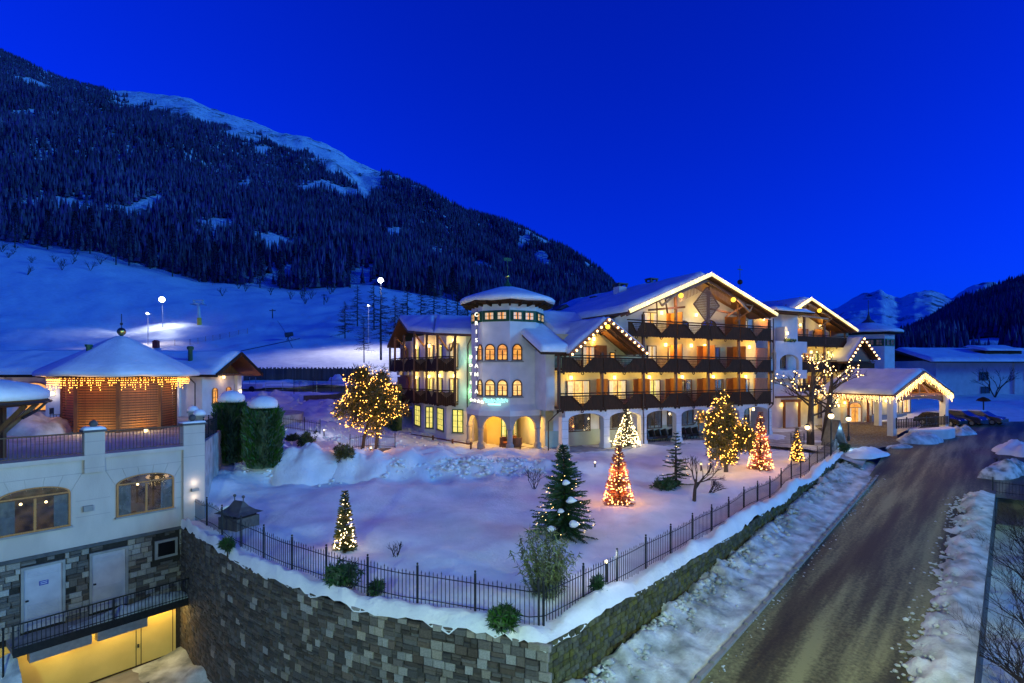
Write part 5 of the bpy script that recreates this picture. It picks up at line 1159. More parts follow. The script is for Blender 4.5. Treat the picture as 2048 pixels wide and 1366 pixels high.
# garage front: yellow wall with seams, hung ducts, lamp
MB().box(.3, XL, -.2, .06, -8.0, -5.0).build('garage_wall', MAT['plaster_yellow'], lb)
gj = MB()
for x in (1.75, 1.95, .42): gj.box(x, x + .03, .06, .066, -7.72, -5.05)
gj.box(.4, 6.5, .06, .067, -7.7, -7.62); gj.build('door_seam', MAT['timber_dark'], lb); MB().box(1.86, 1.92, .06, .14, -6.8, -6.65).build('handle', MAT['iron'], lb)
for x0, x1 in ((1.9, 3.75), (3.95, 5.95)): MB().box(x0, x1, .9, 1.3, -5.45, -5.05).build('duct', MAT['steel'], lb)
for x in (1.0, 2.9, 4.9):
    link('ceiling_lamp', MB().box(-.5, .5, -.06, .06, -.05, 0).mesh('ceiling_lamp', MAT['lamp_warm']), lb, (x, .55, -4.97)); lamp('garage_light', (x, .75, -5.25), 62, (1.0, .72, .22), lb, .15)
gr_ = MB().box(.2, 6.5, 1.85, 2.05, -7.72, -7.70).build('drain_grate', MAT['iron'], lb)
# snow piled in the courtyard against the curved wall
cs = MB(); vs = []
for i in range(36):
    for j in range(22):
        s_ = i / 35; t = j / 21; p = CURVE[int(s_ * (len(CURVE) - 1) * .55)]; inn = inward(CURVE, int(s_ * (len(CURVE) - 1) * .55)); q = p - inn * (.05 + 2.6 * t * (0.5 + .6 * fbm(i * .2, 2, 1, 2) + .4))
        vs.append((q.x, q.y, -7.74 + (1 - t) ** 1.3 * (.40 + .3 * fbm(q.x * .8, q.y * .8, 2, 4)) * min(1, .25 + s_ * 3)))
cs.add(vs, [(i*22+j, (i+1)*22+j, (i+1)*22+j+1, i*22+j+1) for i in range(35) for j in range(21)]); tag(cs.build('snow_heap', MAT['snow_rough'], None, True), 'snow banked against the foot of the curved stone wall', 'snow heap', kind='stuff')
fs_ = MB(); 
for i in range(30):
    for j in range(20):
        x = -1 + 9 * i / 29; y = 2.3 + 5 * j / 19; p = lbw(x, y); fs_.v.append((p.x, p.y, -7.735 + .06 * max(-.4, fbm(p.x * .6, p.y * .6, 5, 4)) + .02))
fs_.f = [(i*20+j, (i+1)*20+j, (i+1)*20+j+1, i*20+j+1) for i in range(29) for j in range(19)]; tag(fs_.build('courtyard_snow', MAT['snow_trodden'], None, True), kind='structure')
lh = MB(); vs = []     # snow shoulder and pole at the lower left edge
for i in range(14):
    for j in range(14):
        x = 6.3 + 3.0 * i / 13; y = .9 + 2.6 * j / 13; p = lbw(x, y); vs.append((p.x, p.y, -4.9 - .9 * (y - .9) + .35 * fbm(p.x * 1.2, p.y * 1.2, 8, 4)))
lh.add(vs, [(i*14+j, (i+1)*14+j, (i+1)*14+j+1, i*14+j+1) for i in range(13) for j in range(13)]); tag(lh.build('snow_heap', MAT['snow_rough'], None, True), 'rough snow shoulder at the left end of the walkway', 'snow heap', kind='stuff')
p = lbw(6.75, 1.5); tag(MB().tube([(0, 0, -3.0), (0, 0, 1.2), (.02, 0, 1.25)], .035, 6).lathe([(.05, 1.2), (.05, 1.28)], 6).build('signpost', MAT['iron']), 'thin dark metal post at the end of the walkway', 'post').location = (p.x, p.y, -5.0)
# ------------------------------------------------------------------ terrace behind it
def poly_sheet(name, P, z, m, kind='structure'):
    mb = MB(); mb.add([(p[0], p[1], z) for p in P], [tuple(range(len(P)))]); o = mb.build(name, MAT[m], None); tag(o, kind=kind); return o
c0 = lbw(-.95, -.1); c1 = lbw(XL + 6, -.1)
terr = MB().prism([(c0.x, c0.y), (c0.x - 2.2, 33.5), (-20.5, 41.5), (-18.2, 47.5), (-22, 60), (-75, 60), (c1.x - 20, c1.y), (c1.x, c1.y)], -2.5, 2.29, 'z').build('terrace', MAT['snow_trodden']); tag(terr, kind='structure')
def heap(name, c, rx, ry, h, label, m='snow', seed=0.0, rot=0.0, cat='snow heap', lump=.5, zf=None):
    mb = MB(); n, k = 28, 10; vs = [(c[0], c[1], c[2] + h)]
    for j in range(1, k + 1):
        for i in range(n):
            a = 2 * math.pi * i / n; t = j / k; rr_ = t * (1 + .28 * fbm(math.cos(a) * 1.5 + seed, math.sin(a) * 1.5, seed, 3)); x = rx * rr_ * math.cos(a); y = ry * rr_ * math.sin(a)
            z = h * (1 - t * t) ** .8 if t < 1 else -.12
            z *= 1 + lump * fbm(x * 1.3 + seed, y * 1.3, seed, 4); X_ = c[0] + x * math.cos(rot) - y * math.sin(rot); Y_ = c[1] + x * math.sin(rot) + y * math.cos(rot); vs.append((X_, Y_, (zf(X_, Y_) if zf else c[2]) + z))
    fs = [(0, 1 + i, 1 + (i+1) % n) for i in range(n)] + [(1 + (j-1)*n + i, 1 + j*n + i, 1 + j*n + (i+1) % n, 1 + (j-1)*n + (i+1) % n) for j in range(1, k) for i in range(n)]
    mb.add(vs, fs); o = mb.build(name, MAT[m], None, True); tag(o, label, cat, kind='stuff'); return o
p = W(60, 830, 33); heap('snow_heap', (p.x, p.y, 2.25), 3.2, 1.6, 1.1, 'brownish snow pile on the annex terrace', 'snow_trodden', 3)
# octagonal slatted pavilion
PV = W(243, 856, 35.5); PV.z = 2.29
pv = empty('slatted_pavilion', PV, R(10), 'octagonal pavilion with warm timber slats and thick snow cap on the terrace', 'pavilion')
rp_ = 2.95
for k in range(8):
    a = OCT + k * math.pi/4; MB().box(-.10, .10, -.10, .10, 0, 3.45).build('post', MAT['timber_brown'], pv).location = (rp_ * math.cos(a), rp_ * math.sin(a), 0)
slw = 2 * rp_ * math.sin(OCT) - .2; sm_ = MB().box(-slw/2, slw/2, -.045, .0, 0, .085).mesh('slat', MAT['timber_orange'])
for k in range(8):
    (x, y), a = face_frame(k, rp_, (0, 0))
    for i in range(21): link('slat', sm_, pv, (x, y, .1 + i * .155), a)
MB().lathe([(rp_ - .15, 0), (rp_ - .15, 3.3)], 8, (0, 0, 0), OCT).build('lining', MAT['timber_brown'], pv)
ro = MB().lathe([(3.0, 3.35), (4.15, 3.30), (4.2, 3.42), (.3, 5.6)], 8, (0, 0, 0), OCT).build('roof', MAT['timber_dark'], pv)
sc_ = MB().lathe([(3.9, 3.36), (4.25, 3.42), (4.30, 3.56), (4.20, 3.72), (3.4, 4.18), (2.0, 4.98), (.9, 5.62), (.3, 5.92), (.02, 5.98)], 40, (0, 0, 0), OCT)
def oc(x, y):
    a = (math.atan2(y, x) - OCT) % (math.pi/4) - math.pi/8; return math.cos(math.pi/8) / math.cos(a) * 1.03
sc_.v = [(x * oc(x, y), y * oc(x, y), z + .06 * fbm(x * .7, y * .7, z, 3)) for x, y, z in sc_.v]; sc_.build('roof_snow', MAT['snow'], ro, True)
MB().ball((0, 0, 6.25), .26, 8).build('finial_ball', MAT['gold'], pv, True); MB().tube([(0, 0, 5.8), (0, 0, 7.4)], .025, 5).lathe([(.14, 5.75), (.10, 6.05)], 8).ball((0, 0, 6.75), .09, 5).build('finial', MAT['iron'], pv)
MB().tube([(-1.1, -1.5, 4.3), (-1.1, -1.5, 5.2)], .15, 8).lathe([(.21, 0), (.21, .14)], 8, (-1.1, -1.5, 5.2)).build('flue', MAT['frame_green'], pv)
il = empty('icicle_lights', PV, R(10), 'golden icicle lights hanging under the pavilion roof', 'icicle lights')
b = MB()
for k in range(8):
    p0 = (3.75 * math.cos(OCT + k*math.pi/4), 3.75 * math.sin(OCT + k*math.pi/4), 3.3); p1 = (3.75 * math.cos(OCT + (k+1)*math.pi/4), 3.75 * math.sin(OCT + (k+1)*math.pi/4), 3.3)
    icicles(b, p0, p1, 24, .25, .95, .026, .14)
tag(b.build('bulbs', MAT['bulb_gold'], il, False, False), kind='stuff')
w = MB().tube([(3.75 * math.cos(OCT + k*math.pi/4), 3.75 * math.sin(OCT + k*math.pi/4), 3.32) for k in range(9)], .015, 4); w.build('wire', MAT['iron'], il)
for k in range(3, 8):
    a = OCT * 2 + k * math.pi/4; lamp('icicle_light', (3.7 * math.cos(a), 3.7 * math.sin(a), 2.75), 42, (1, .52, .16), il, .3)
for k in (4, 5, 6): 
    a = OCT * 2 + k * math.pi/4; fl = tag(MB().lathe([(.09, 0), (.12, .1), (.10, .16)], 8).build('floor_lamp', MAT['lamp_warm'], None), ('small lamp set in the terrace floor, left of three', 'small lamp set in the terrace floor, middle of three', 'small lamp set in the terrace floor, right of three')[k-4], 'floor lamp', 'terrace floor lamps')
    fl.location = (PV.x + 3.6 * math.cos(a + R(10)), PV.y + 3.6 * math.sin(a + R(10)), 2.29); lamp('floor_lamp_light', (0, 0, .35), 55, (1, .74, .28), fl, .08)
# restaurant behind the terrace
rs = empty('restaurant_building', (-24.3, 44, 2.29), R(3.4), 'low restaurant with wide snow roof and orange timber gable behind the pavilion', 'building')
MB().box(-19, -1.1, 1.3, 8.2, -.2, 3.5).build('wall', MAT['plaster_white'], rs)
MB().prism([(1.3, 3.5), (8.2, 3.5), (4.75, 5.0)], -1.2, -1.06, 'x').build('gable_boarding', MAT['timber_orange'], rs)
gb = MB()
for k in range(22): y = 1.45 + k * .31; gb.box(-1.06, -1.0, y, y + .06, 3.45, 3.45 + max(.05, 1.5 - abs(y - 4.75) * .43))
gb.build('batten', MAT['timber_orange'], rs)
MB().box(-1.2, 0.1, 1.3, 8.2, 3.30, 3.46).build('tie_beam', MAT['timber_orange'], rs)
mr = MB().prism([(0, 3.40), (4.75, 5.30), (9.5, 3.40), (9.5, 3.24), (4.75, 5.12), (0, 3.24)], -20.5, .6, 'x').build('roof', MAT['timber_orange'], rs)
bb = MB()
for (a_, za_, b_, zb_) in ((0, 3.36, 4.75, 5.26), (4.75, 5.26, 9.5, 3.36)): bb.obox((.63, a_, za_), (.63, b_, zb_), .06, .28)
bb.build('barge_board', MAT['timber_dark'], mr)
MB().box(-20.5, .6, -.08, 0, 3.22, 3.42).build('fascia', MAT['timber_dark'], mr)
snow_patch('roof_snow', (-20.6, -.05, 3.42), (.6, -.05, 3.42), (.6, 4.75, 5.32), (-20.6, 4.75, 5.32), .36, mr, 48, 14)
snow_patch('roof_snow', (-20.6, 4.75, 5.32), (.6, 4.75, 5.32), (.6, 9.55, 3.42), (-20.6, 9.55, 3.42), .36, mr, 48, 14)
MB().tube([(-2.4, 2.0, 3.9), (-2.4, 2.0, 5.5)], .18, 8).lathe([(.27, 5.5), (.27, 5.72), (.18, 5.78)], 8, (-2.4, 2.0, 0)).build('flue', MAT['frame_green'], rs)
for x, w_, lit in ((-14.2, 2.4, 'room_orange'), (-11.0, 2.0, 'room_yellow'), (-5.4, 1.8, 'room_orange')): window(rs, (x, 1.3, .5), w_, 1.7, lit, 2, 2, .5, 'frame_oak', False, True)
for y, lit in ((3.4, 'room_orange'), (6.0, 'room_orange')): window(rs, (-1.1, y, .9), .95, 1.1, lit, 2, 2, .6, 'frame_oak', False, True, math.pi / 2)
for x, pw_ in ((-17.0, 46), (-12.6, 22), (-3.4, 46)):
    MB().box(x - .6, x + .6, 1.05, 1.3, -.2, 3.4).build('pilaster', MAT['plaster_white'], rs); sconce(rs, (x, 1.05, 1.9), pw_, (1, .9, .75))
MB().box(-1.1, -.85, 7.3, 8.2, -.2, 3.4).build('pilaster', MAT['plaster_white'], rs)
o = link('wall_lamp', SCM, rs, (-1.0, 4.7, 3.2), math.pi / 2); lamp('wall_lamp_light', (0, -.5, 0), 40, (1, .66, .32), o, .12)
o = link('wall_lamp', SCM, rs, (-.85, 7.75, 1.8), math.pi / 2); lamp('wall_lamp_light', (0, -.35, 0), 22, (1, .93, .8), o, .08)
pipe(rs, [(-1.6, .1, 3.2), (-1.6, 1.15, 2.7), (-1.6, 1.15, 0)])
# round snow roof at the left picture edge
rq = W(-112, 800, 22.0); rk = empty('garden_kiosk', (rq.x, rq.y, 2.29), 0, 'round kiosk with smooth snow dome and timber brackets at the photo edge', 'kiosk')
MB().lathe([(2.6, 2.25), (3.15, 2.38), (3.2, 2.5), (2.8, 2.75)], 24).build('roof', MAT['timber_brown'], rk)
MB().lathe([(3.05, 2.5), (3.25, 2.55), (3.28, 2.8), (2.9, 3.1), (1.8, 3.35), (.02, 3.5)], 32).build('roof_snow', MAT['snow'], rk, True)
for k in range(8):
    a = k * math.pi/4 + .15; c, s = math.cos(a), math.sin(a); q = MB().obox((1.7 * c, 1.7 * s, 1.0), (2.9 * c, 2.9 * s, 2.3), .14, .16); q.obox((1.75 * c, 1.75 * s, 0), (1.75 * c, 1.75 * s, 2.4), .18, .18); q.build('bracket', MAT['timber_brown'], rk)
MB().tube([(3.28 * math.cos(t), 3.28 * math.sin(t), 2.42) for t in np.linspace(-2.4, .9, 18)] + [(2.9 * math.cos(.9), 2.9 * math.sin(.9), 2.0), (1.9, 1.4, 1.7)], .06, 6).build('gutter', MAT['copper_pipe'], rk)
# ------------------------------------------------------------------ chalets on the right
ch = empty('chalet', (81, 95, 1.6), R(6), 'large pale chalet with broad snow roof beyond the car park', 'house')
MB().box(-8.5, 26, 0, 12, -2, 6.2).build('wall', MAT['plaster_white'], ch)
MB().box(6.2, 7.0, -.25, 0, -2, 6.2).build('pilaster', MAT['plaster_white'], ch)
cr_ = MB().prism([(-2.6, 6.0), (7, 8.4), (15, 6.0), (15, 5.8), (7, 8.15), (-2.6, 5.8)], -12, 28, 'x').build('roof', MAT['timber_dark'], ch)
snow_patch('roof_snow', (-12.1, -2.7, 6.02), (28, -2.7, 6.02), (28, 7, 8.42), (-10.5, 7, 8.42), .45, cr_, 50, 14)
MB().box(2, 9, 1.0, 4.5, 6.9, 8.0).build('dormer', MAT['timber_dark'], ch)
snow_patch('dormer_snow', (1.6, .6, 8.0), (9.4, .6, 8.0), (9.4, 5, 8.9), (1.6, 5, 8.9), .3, cr_, 16, 8)
for x, z in ((.5, 2.8), (9.2, 2.8), (.8, .3), (9.4, .3), (16, 2.8)): window(ch, (x, 0, z), 1.7, 1.4, 'opening_shade', 2, 1, 0, 'frame_brown', False, True)
MB().box(12, 26, -1.4, 0, .9, 2.1).build('balcony', MAT['timber_dark'], ch)
lhs = empty('low_house', (63, 100, 1.4), R(10), 'low snow-roofed outbuilding between the hotel and the large chalet', 'house')
MB().box(-7, 6, 0, 8, -2, 3.4).build('wall', MAT['plaster_white'], lhs); q = MB().prism([(-1, 3.3), (4, 4.6), (9, 3.3), (4, 4.3)], -8, 7, 'x').build('roof', MAT['timber_dark'], lhs)
snow_patch('roof_snow', (-8, -1.1, 3.4), (7, -1.1, 3.4), (7, 4, 4.7), (-8, 4, 4.7), .5, q, 24, 10); MB().box(-4, -2, -.05, 0, .5, 1.9).build('door', MAT['timber_dark'], lhs)
# ------------------------------------------------------------------ added lamps outside the view that light the garden and the road
def added_lamp(base, h, head, label, power, col, cat='street lamp', group=None, radius=.25, arm=(1.2, 0), name='added_lamp', headmat='lamp_white', r=.08, spot=None, target=None):
    o = empty(name, base, 0, label, cat, group)
    MB().tube([(0, 0, -1.0), (0, 0, h)], r, 8, r * .6).tube([(0, 0, h - .05), (arm[0] * .6, arm[1] * .6, h + .15), (arm[0], arm[1], h + .2)], r * .5, 6).build('pole', MAT['steel'], o)
    MB().lathe([(.05, .22), (.30, .16), (.34, .08), (.30, .05)], 10, (arm[0], arm[1], h)).build('lamp_head', MAT['steel'], o)
    MB().lathe([(.26, .045), (.20, -.04), (.03, -.08)], 10, (arm[0], arm[1], h)).build('lamp_glass', MAT[headmat], o)
    lamp('added_light', (arm[0], arm[1], h - .45), power, col, o, radius); return o
p = rw(-7, 9.4); added_lamp((p.x, p.y, roadz(-7)), 9.0, None, 'assumed unseen street lamp on the verge beside the road, nearer one', 2000, (1.0, .98, .32), arm=(-1.0, .9))  # out of view, assumed from the yellow-green light on the road
p = rw(15, 12.5); added_lamp((p.x, p.y, roadz(15)), 9.0, None, 'assumed unseen street lamp on the verge beside the road, farther one', 1100, (.50, 1.0, .55), arm=(-1.0, .9))  # second assumed lamp, standing beyond the right edge of view
added_lamp((-9, -2, -7.7), 14.0, None, 'tall added lamp post over the courtyard, unseen fill light', 8800, (.62, 1.0, .64), arm=(.6, 1.0), radius=.7)  # fill lamp added behind the camera, tinted green to shift the snow colour
added_lamp((5.5, -3, -5.3), 11.5, None, 'tall added lamp post over the near road bend, unseen fill light', 4600, (.52, 1.0, .70), arm=(.2, 1.0), radius=.7)  # another fill lamp added behind the camera to brighten garden and roadside snow
# ------------------------------------------------------------------ fences
PK = MB().box(-.009, .009, -.009, .009, 0, 1.0).add([(0, 0, 1.09), (-.014, -.014, 1.0), (.014, -.014, 1.0), (.014, .014, 1.0), (-.014, .014, 1.0)], [(0, 1, 2), (0, 2, 3), (0, 3, 4), (0, 4, 1)]).mesh('picket', MAT['iron'])
PP = MB().box(-.028, .028, -.028, .028, -.3, 1.1).ball((0, 0, 1.15), .04, 4).mesh('post', MAT['iron'])
def fence(P, h, label, zf, every=14, step=.145, group='iron garden fences', name='iron_fence'):
    pts_ = resample([Vector(p) for p in P], step); o = empty(name, (pts_[0].x, pts_[0].y, zf(*pts_[0])), 0, label, 'fence', group); O_ = o.location.copy()
    q = [Vector((p.x, p.y, zf(p.x, p.y))) - O_ for p in pts_]
    for i, p in enumerate(q):
        d = (q[min(i+1, len(q)-1)] - q[max(0, i-1)]); a = math.atan2(d.y, d.x)
        if i % every == 0 or i == len(q) - 1: link('post', PP, o, p, a, (1, 1, h * 1.05))
        else: link('picket', PK, o, p + Vector((0, 0, -.12 * random.random())), a, (1, 1, h))
    for zz in (h * .86, h * .10 + .05):
        MB().tube([p + Vector((0, 0, zz)) for p in q[::3] + [q[-1]]], .016, 4).build('rail', MAT['iron'], o)
    return o
off = .55
fp = [CURVE[i] + inward(CURVE, i) * off for i in range(len(CURVE))]; fs2 = [STRAIGHT[i] + inward(STRAIGHT, i) * off for i in range(len(STRAIGHT))]
gzf = lambda x, y: gz(x, y) + .02
corner = fs2[2]
fence(fp[2:-2] + [corner], 1.05, 'long iron picket fence curving along the top of the tall stone wall', gzf)
fence([corner] + fs2[3:], .98, 'long straight iron picket fence above the road', gzf)
a = G(790, 898); b_ = G(700, 902); fence([(b_.x, b_.y), ((a.x + b_.x)/2, a.y - .5), (a.x, a.y)], .95, 'short iron fence in front of the big golden-lit pine', gzf)
a = G(560, 858); b_ = G(640, 868); fence([(a.x, a.y), (b_.x, b_.y)], .95, 'short iron fence on the snowy path right of the thujas', gzf)
fence([W(588, 800, 57).xy, W(690, 790, 61).xy], 1.05, 'iron railing up the ramp left of the big lit pine', lambda x, y: gz(x, y) + .6)
a = W(1582, 880, 45.5); fence([a.xy, W(1608, 880, 45.5).xy], .9, 'small iron gate section behind the slim lit tree', gzf)
# ramp wall below that railing
rwp = [W(610, 800, 55).xy, W(690, 792, 57.5).xy]; rmp = empty('ramp_wall', (0, 0, 0), 0, 'low dark stone wall under the ramp railing', 'wall')
wall_core('wall_core', resample([Vector(p) for p in rwp], .6), lambda p: gz(p.x, p.y) - 1.5, lambda p: gz(p.x, p.y) + .55, MAT['stone_fill'], rmp)
# stockade behind the garden, plank by plank
st = empty('plank_fence', (0, 0, 0), 0, 'tall weathered plank fence between the garden and the ski slope', 'fence')
a = W(488, 760, 74); b_ = W(735, 760, 74); pl = MB().box(-.085, .085, -.02, .02, 0, 1.0).add([], []).mesh('plank', MAT['timber_grey'])
for i in range(92):
    t = i / 91; p = a.lerp(b_, t); hh = 2.15 + .12 * math.sin(i * 2.3) + .05 * random.random(); link('plank', pl, st, (p.x, p.y, 4.25), random.uniform(-.05, .05), (1, 1, hh))
MB().obox((a.x, a.y + .05, 4.9), (b_.x, b_.y + .05, 4.9), .06, .1).obox((a.x, a.y + .05, 5.9), (b_.x, b_.y + .05, 5.9), .06, .1).build('rail', MAT['timber_grey'], st)
# rustic rail in front of the bay windows
rf_ = empty('rustic_fence', (0, 0, 0), 0, 'low rustic timber rail below the bay windows', 'fence')
R0 = [W(820, 866, 49), W(866, 872, 46.5), W(905, 884, 44), W(942, 893, 42.2)]
for p in R0: MB().tube([(p.x, p.y, -.6), (p.x, p.y, .55)], .09, 6).build('post', MAT['timber_brown'], rf_)
for p, q in zip(R0, R0[1:]): MB().tube([(p.x, p.y, .38), (q.x, q.y, .38)], .055, 6).build('rail', MAT['timber_brown'], rf_)
# ------------------------------------------------------------------ trees
def blade(mb, p, d, L_, w, up):
    s = d.cross(up)
    if s.length < 1e-3: s = d.cross(Vector((1, 0, 0)))
    s.normalize(); mb.add([p - s * w, p + s * w, p + d * L_], [(0, 1, 2)])
def fir_crown(H, Rb, levels=22, per=9, z0=.08, droop=.25, dens=9, rnd=.2):
    mb = MB(); up = Vector((0, 0, 1))
    for l in range(levels):
        f = l / (levels - 1); z = H * (z0 + (1 - z0) * f); Lb = Rb * (1 - f) ** .85 + .08; n = max(4, int(per * (1 - .5 * f)))
        for k in range(n):
            a = random.uniform(0, 6.283); L_ = Lb * random.uniform(1 - rnd * 2, 1 + rnd); d = Vector((math.cos(a), math.sin(a), -droop * random.uniform(.4, 1.3) + .5 * f)).normalized()
            m = max(3, int(dens * L_ / Rb) + 2)
            for i in range(m):
                t = (i + .6) / m; p = Vector((0, 0, z)) + d * (L_ * t) + Vector((0, 0, .12 * L_ * t * t)); bl = (.16 + .20 * (1 - t)) * min(1.0, .35 + Rb * .3)
                for sgn in (-1, 1):
                    sd_ = Vector((-math.sin(a), math.cos(a), 0)) * sgn; dd = (d * .9 + sd_ * random.uniform(.5, 1.1) + up * random.uniform(-.35, .15)).normalized(); blade(mb, p, dd, bl * random.uniform(.7, 1.4), .032, (up + sd_ * .3))
                blade(mb, p, (d + up * random.uniform(-.3, .5)).normalized(), bl * 1.1, .032, Vector((-math.sin(a), math.cos(a), .4)))
    return mb
def tree_empty(name, base, label, cat='tree', group=None): return empty(name, base, random.uniform(0, 6.28), label, cat, group)
def trunk(o, H, r, m='bark', n=8): return MB().tube([(0, 0, -.4), (.02, .01, H * .3), (0, 0, H)], [r, r * .8, .02], n).build('trunk', MAT[m], o, True)
def bulbs_on(o, pts_, r, m, nm='bulbs'):
    b = MB()
    for p in pts_: b.ball(p, r, 3)
    return tag(b.build(nm, MAT[m], o, True, False), kind='stuff')
def lights_thing(base, label, pts_, r, m, glow=(), power=6, col=(1, .55, .2), group='tree lights'):
    o = empty('tree_lights', base, 0, label, 'tree lights', group); bulbs_on(o, pts_, r, m)
    for g in glow: lamp('tree_light', g, power, col, o, .12)
    return o
def cone_pts(H, Rb, n, z0=.04, push=1.04, jitter=.04):
    o = []
    for i in range(n):
        f = 1 - math.sqrt(random.random()) ; f = min(.99, f); a = i * 2.39996 + random.uniform(-.4, .4); r_ = Rb * (1 - f) * push + random.uniform(0, jitter); o.append((r_ * math.cos(a), r_ * math.sin(a), H * (z0 + (1 - z0) * f)))
    return o
def ring_glow(H, Rb, k=4, z=(.25, .6)):
    return [((Rb * (1 - zz) * 1.12 + .14) * math.cos(i * 6.283 / k + .5 + zz * 3), (Rb * (1 - zz) * 1.12 + .14) * math.sin(i * 6.283 / k + .5 + zz * 3), H * zz) for zz in z for i in range(k)]
def hgt(base, ytop): return (HY - ytop) / F * base.y + CZ - base.z
def cone_tree(px, py, ytop, wpx, label, llabel, nm, crown='needles_red_glow', bm_='bulb_orange', nb=240, glowc=(1, .42, .10), power=30, r=.030, lv=30):
    b = G(px, py); H = hgt(b, ytop); Rb = wpx / 2 / F * b.y; o = tree_empty(nm, b, label); trunk(o, H, .09)
    c = fir_crown(H, Rb, lv, 16, .02, .15, 6, .06); c.build('crown', MAT[crown], o, False, False)
    lights_thing(b, llabel, cone_pts(H, Rb, nb), r, bm_, ring_glow(H, Rb), power, glowc); return b
cone_tree(1237, 1008, 893, 58, 'narrow red-glowing cone tree standing alone in the lawn centre', 'orange bulbs covering the red-glowing cone tree in the lawn centre', 'cone_tree')
cone_tree(1521, 940, 826, 46, 'narrow red-glowing cone tree right of the wide lit tree', 'orange bulbs covering the red-glowing cone tree near the road', 'cone_tree', nb=230, r=.033)
cone_tree(1594, 925, 858, 26, 'slim small lit conifer near the road fence', 'golden bulbs covering the slim conifer near the road', 'cone_tree', 'needles_gold_glow', 'bulb_gold', 110, (1, .5, .15), 5, .034, 22)
cone_tree(690, 1100, 985, 40, 'slim golden-lit conifer behind the curved fence', 'golden bulbs covering the slim conifer behind the curved fence', 'cone_tree', 'needles_gold_glow', 'bulb_white', 120, (1, .6, .25), 3.2, .022, 26)
b = cone_tree(1254, 893, 814, 52, 'full decorated christmas tree before the hotel arcade', 'dense white-gold bulbs on the christmas tree before the arcade', 'christmas_tree', 'needles_gold_glow', 'bulb_white', 340, (1, .78, .40), 9, .032, 26)
# dark spruces
def spruce(px, py, ytop, wpx, label, lights, llabel, lv=24, per=11, dens=11):
    b = G(px, py); H = hgt(b, ytop); Rb = wpx / 2 / F * b.y; o = tree_empty('spruce_tree', b, label); trunk(o, H, .10); fir_crown(H, Rb, lv, per, .05, .35, 11, .25).build('crown', MAT['needles'], o, False, False)
    if lights: lights_thing(b, llabel, [(x * .95, y * .95, z) for x, y, z in cone_pts(H, Rb, lights, .1)], .014, 'bulb_warm', [], 0)
    return b, H, Rb
sb_, sh_, sr_ = spruce(1128, 1072, 893, 122, 'large dark spruce with sparse lights and snow clumps by the fence corner', 70, 'sparse small bulbs on the large dark spruce', 34, 20)
for k, (px, y_, s_) in enumerate(((1133, 965, .17), (1143, 1000, .20), (1122, 1022, .14), (1148, 1048, .22), (1103, 1058, .19))):
    p = W(px, y_, sb_.y - sr_ * .75); c = MB().ball((0, 0, 0), s_, 7, .7); c.v = [(x * (1 + .7 * fbm(x * 6, y * 6, z * 6 + px, 3)), y * (1 + .7 * fbm(x * 5, y * 5, z * 5 + 4, 3)), z * (1 + .4 * fbm(x * 4, y * 4, 9, 3))) for x, y, z in c.v]
    o = c.build('snow_clump', MAT['snow'], None, True); o.location = p; tag(o, ('snow clump high on the large dark spruce', 'snow clump halfway up the large dark spruce', 'small snow clump left of middle on the large spruce', 'snow clump low on the large dark spruce, right', 'snow clump low on the large dark spruce, left')[k], 'snow clump', 'snow clumps on the spruce')
spruce(1352, 972, 868, 58, 'small dark fir beside the bare twisted tree', 14, 'a few tiny bulbs on the small dark fir', 16, 9)
# round-crowned lit trees
def clump_crown(centers, size, nb=30, L_=.3):
    mb = MB(); up = Vector((0, 0, 1))
    for c in centers:
        c = Vector(c)
        for i in range(nb):
            d = Vector((random.gauss(0, 1), random.gauss(0, 1), random.gauss(.25, .9))).normalized(); blade(mb, c + d * size * random.uniform(0, .55), d, L_ * random.uniform(.5, 1.2), .03, Vector((random.random(), random.random(), random.random())))
    return mb
def ellip(n, rx, ry, rz_, c, fill=.55, wob=.25, seed=0.0):
    o = []
    while len(o) < n:
        d = Vector((random.gauss(0, 1), random.gauss(0, 1), random.gauss(0, 1))).normalized(); k = 1 + wob * fbm(d.x * 1.6 + seed, d.y * 1.6, d.z * 1.6, 3) * 1.6; r_ = random.uniform(fill, 1) * k; o.append((c[0] + d.x * rx * r_, c[1] + d.y * ry * r_, c[2] + d.z * rz_ * r_))
    return o
b = G(738, 898); b.z += .1; sc = b.y / F
o = tree_empty('pine_tree', b, 'big broad pine covered in golden lights on a walled mound'); o.rotation_euler.z = 0
MB().tube([(-.5, 0, -.5), (-.35, 0, .7), (.0, 0, 2.0), (.1, 0, 4.2)], [.14, .12, .10, .04], 8).tube([(.45, .1, -.5), (.55, .1, .8), (.6, 0, 2.4), (.2, 0, 4.4)], [.13, .11, .09, .03], 8).build('trunk', MAT['bark'], o, True)
cen = ellip(430, 2.15, 1.9, 2.0, (0, 0, 3.1), .35, .30, 2.0) + ellip(60, .8, .7, .9, (-.4, 0, 5.0), .3, .3, 5) + ellip(40, .6, .6, .7, (.9, 0, 4.9), .3, .3, 7)
clump_crown(cen, .55, 34, .34).build('crown', MAT['needles_gold_glow'], o, False, False)
pts_ = ellip(470, 2.2, 1.95, 2.05, (0, 0, 3.1), .92, .30, 2.0) + ellip(34, .85, .75, .95, (-.4, 0, 5.0), .8, .3, 5) + ellip(30, .65, .65, .75, (.9, 0, 4.9), .8, .3, 7)
lights_thing(b, 'golden bulbs scattered over the big broad pine', pts_, .031, 'bulb_gold', [(2.4 * math.cos(a), 2.2 * math.sin(a), z) for a, z in ((-2.6, 2), (-1.9, 3.5), (-1.2, 2.2), (-.5, 3.3), (-1.5, 5.0), (-2.2, 1.0), (-.9, 1.0))], 26, (1, .48, .10))
pmw = empty('mound_wall', (0, 0, 0), 0, 'low dark stone wall around the mound of the big lit pine', 'wall')
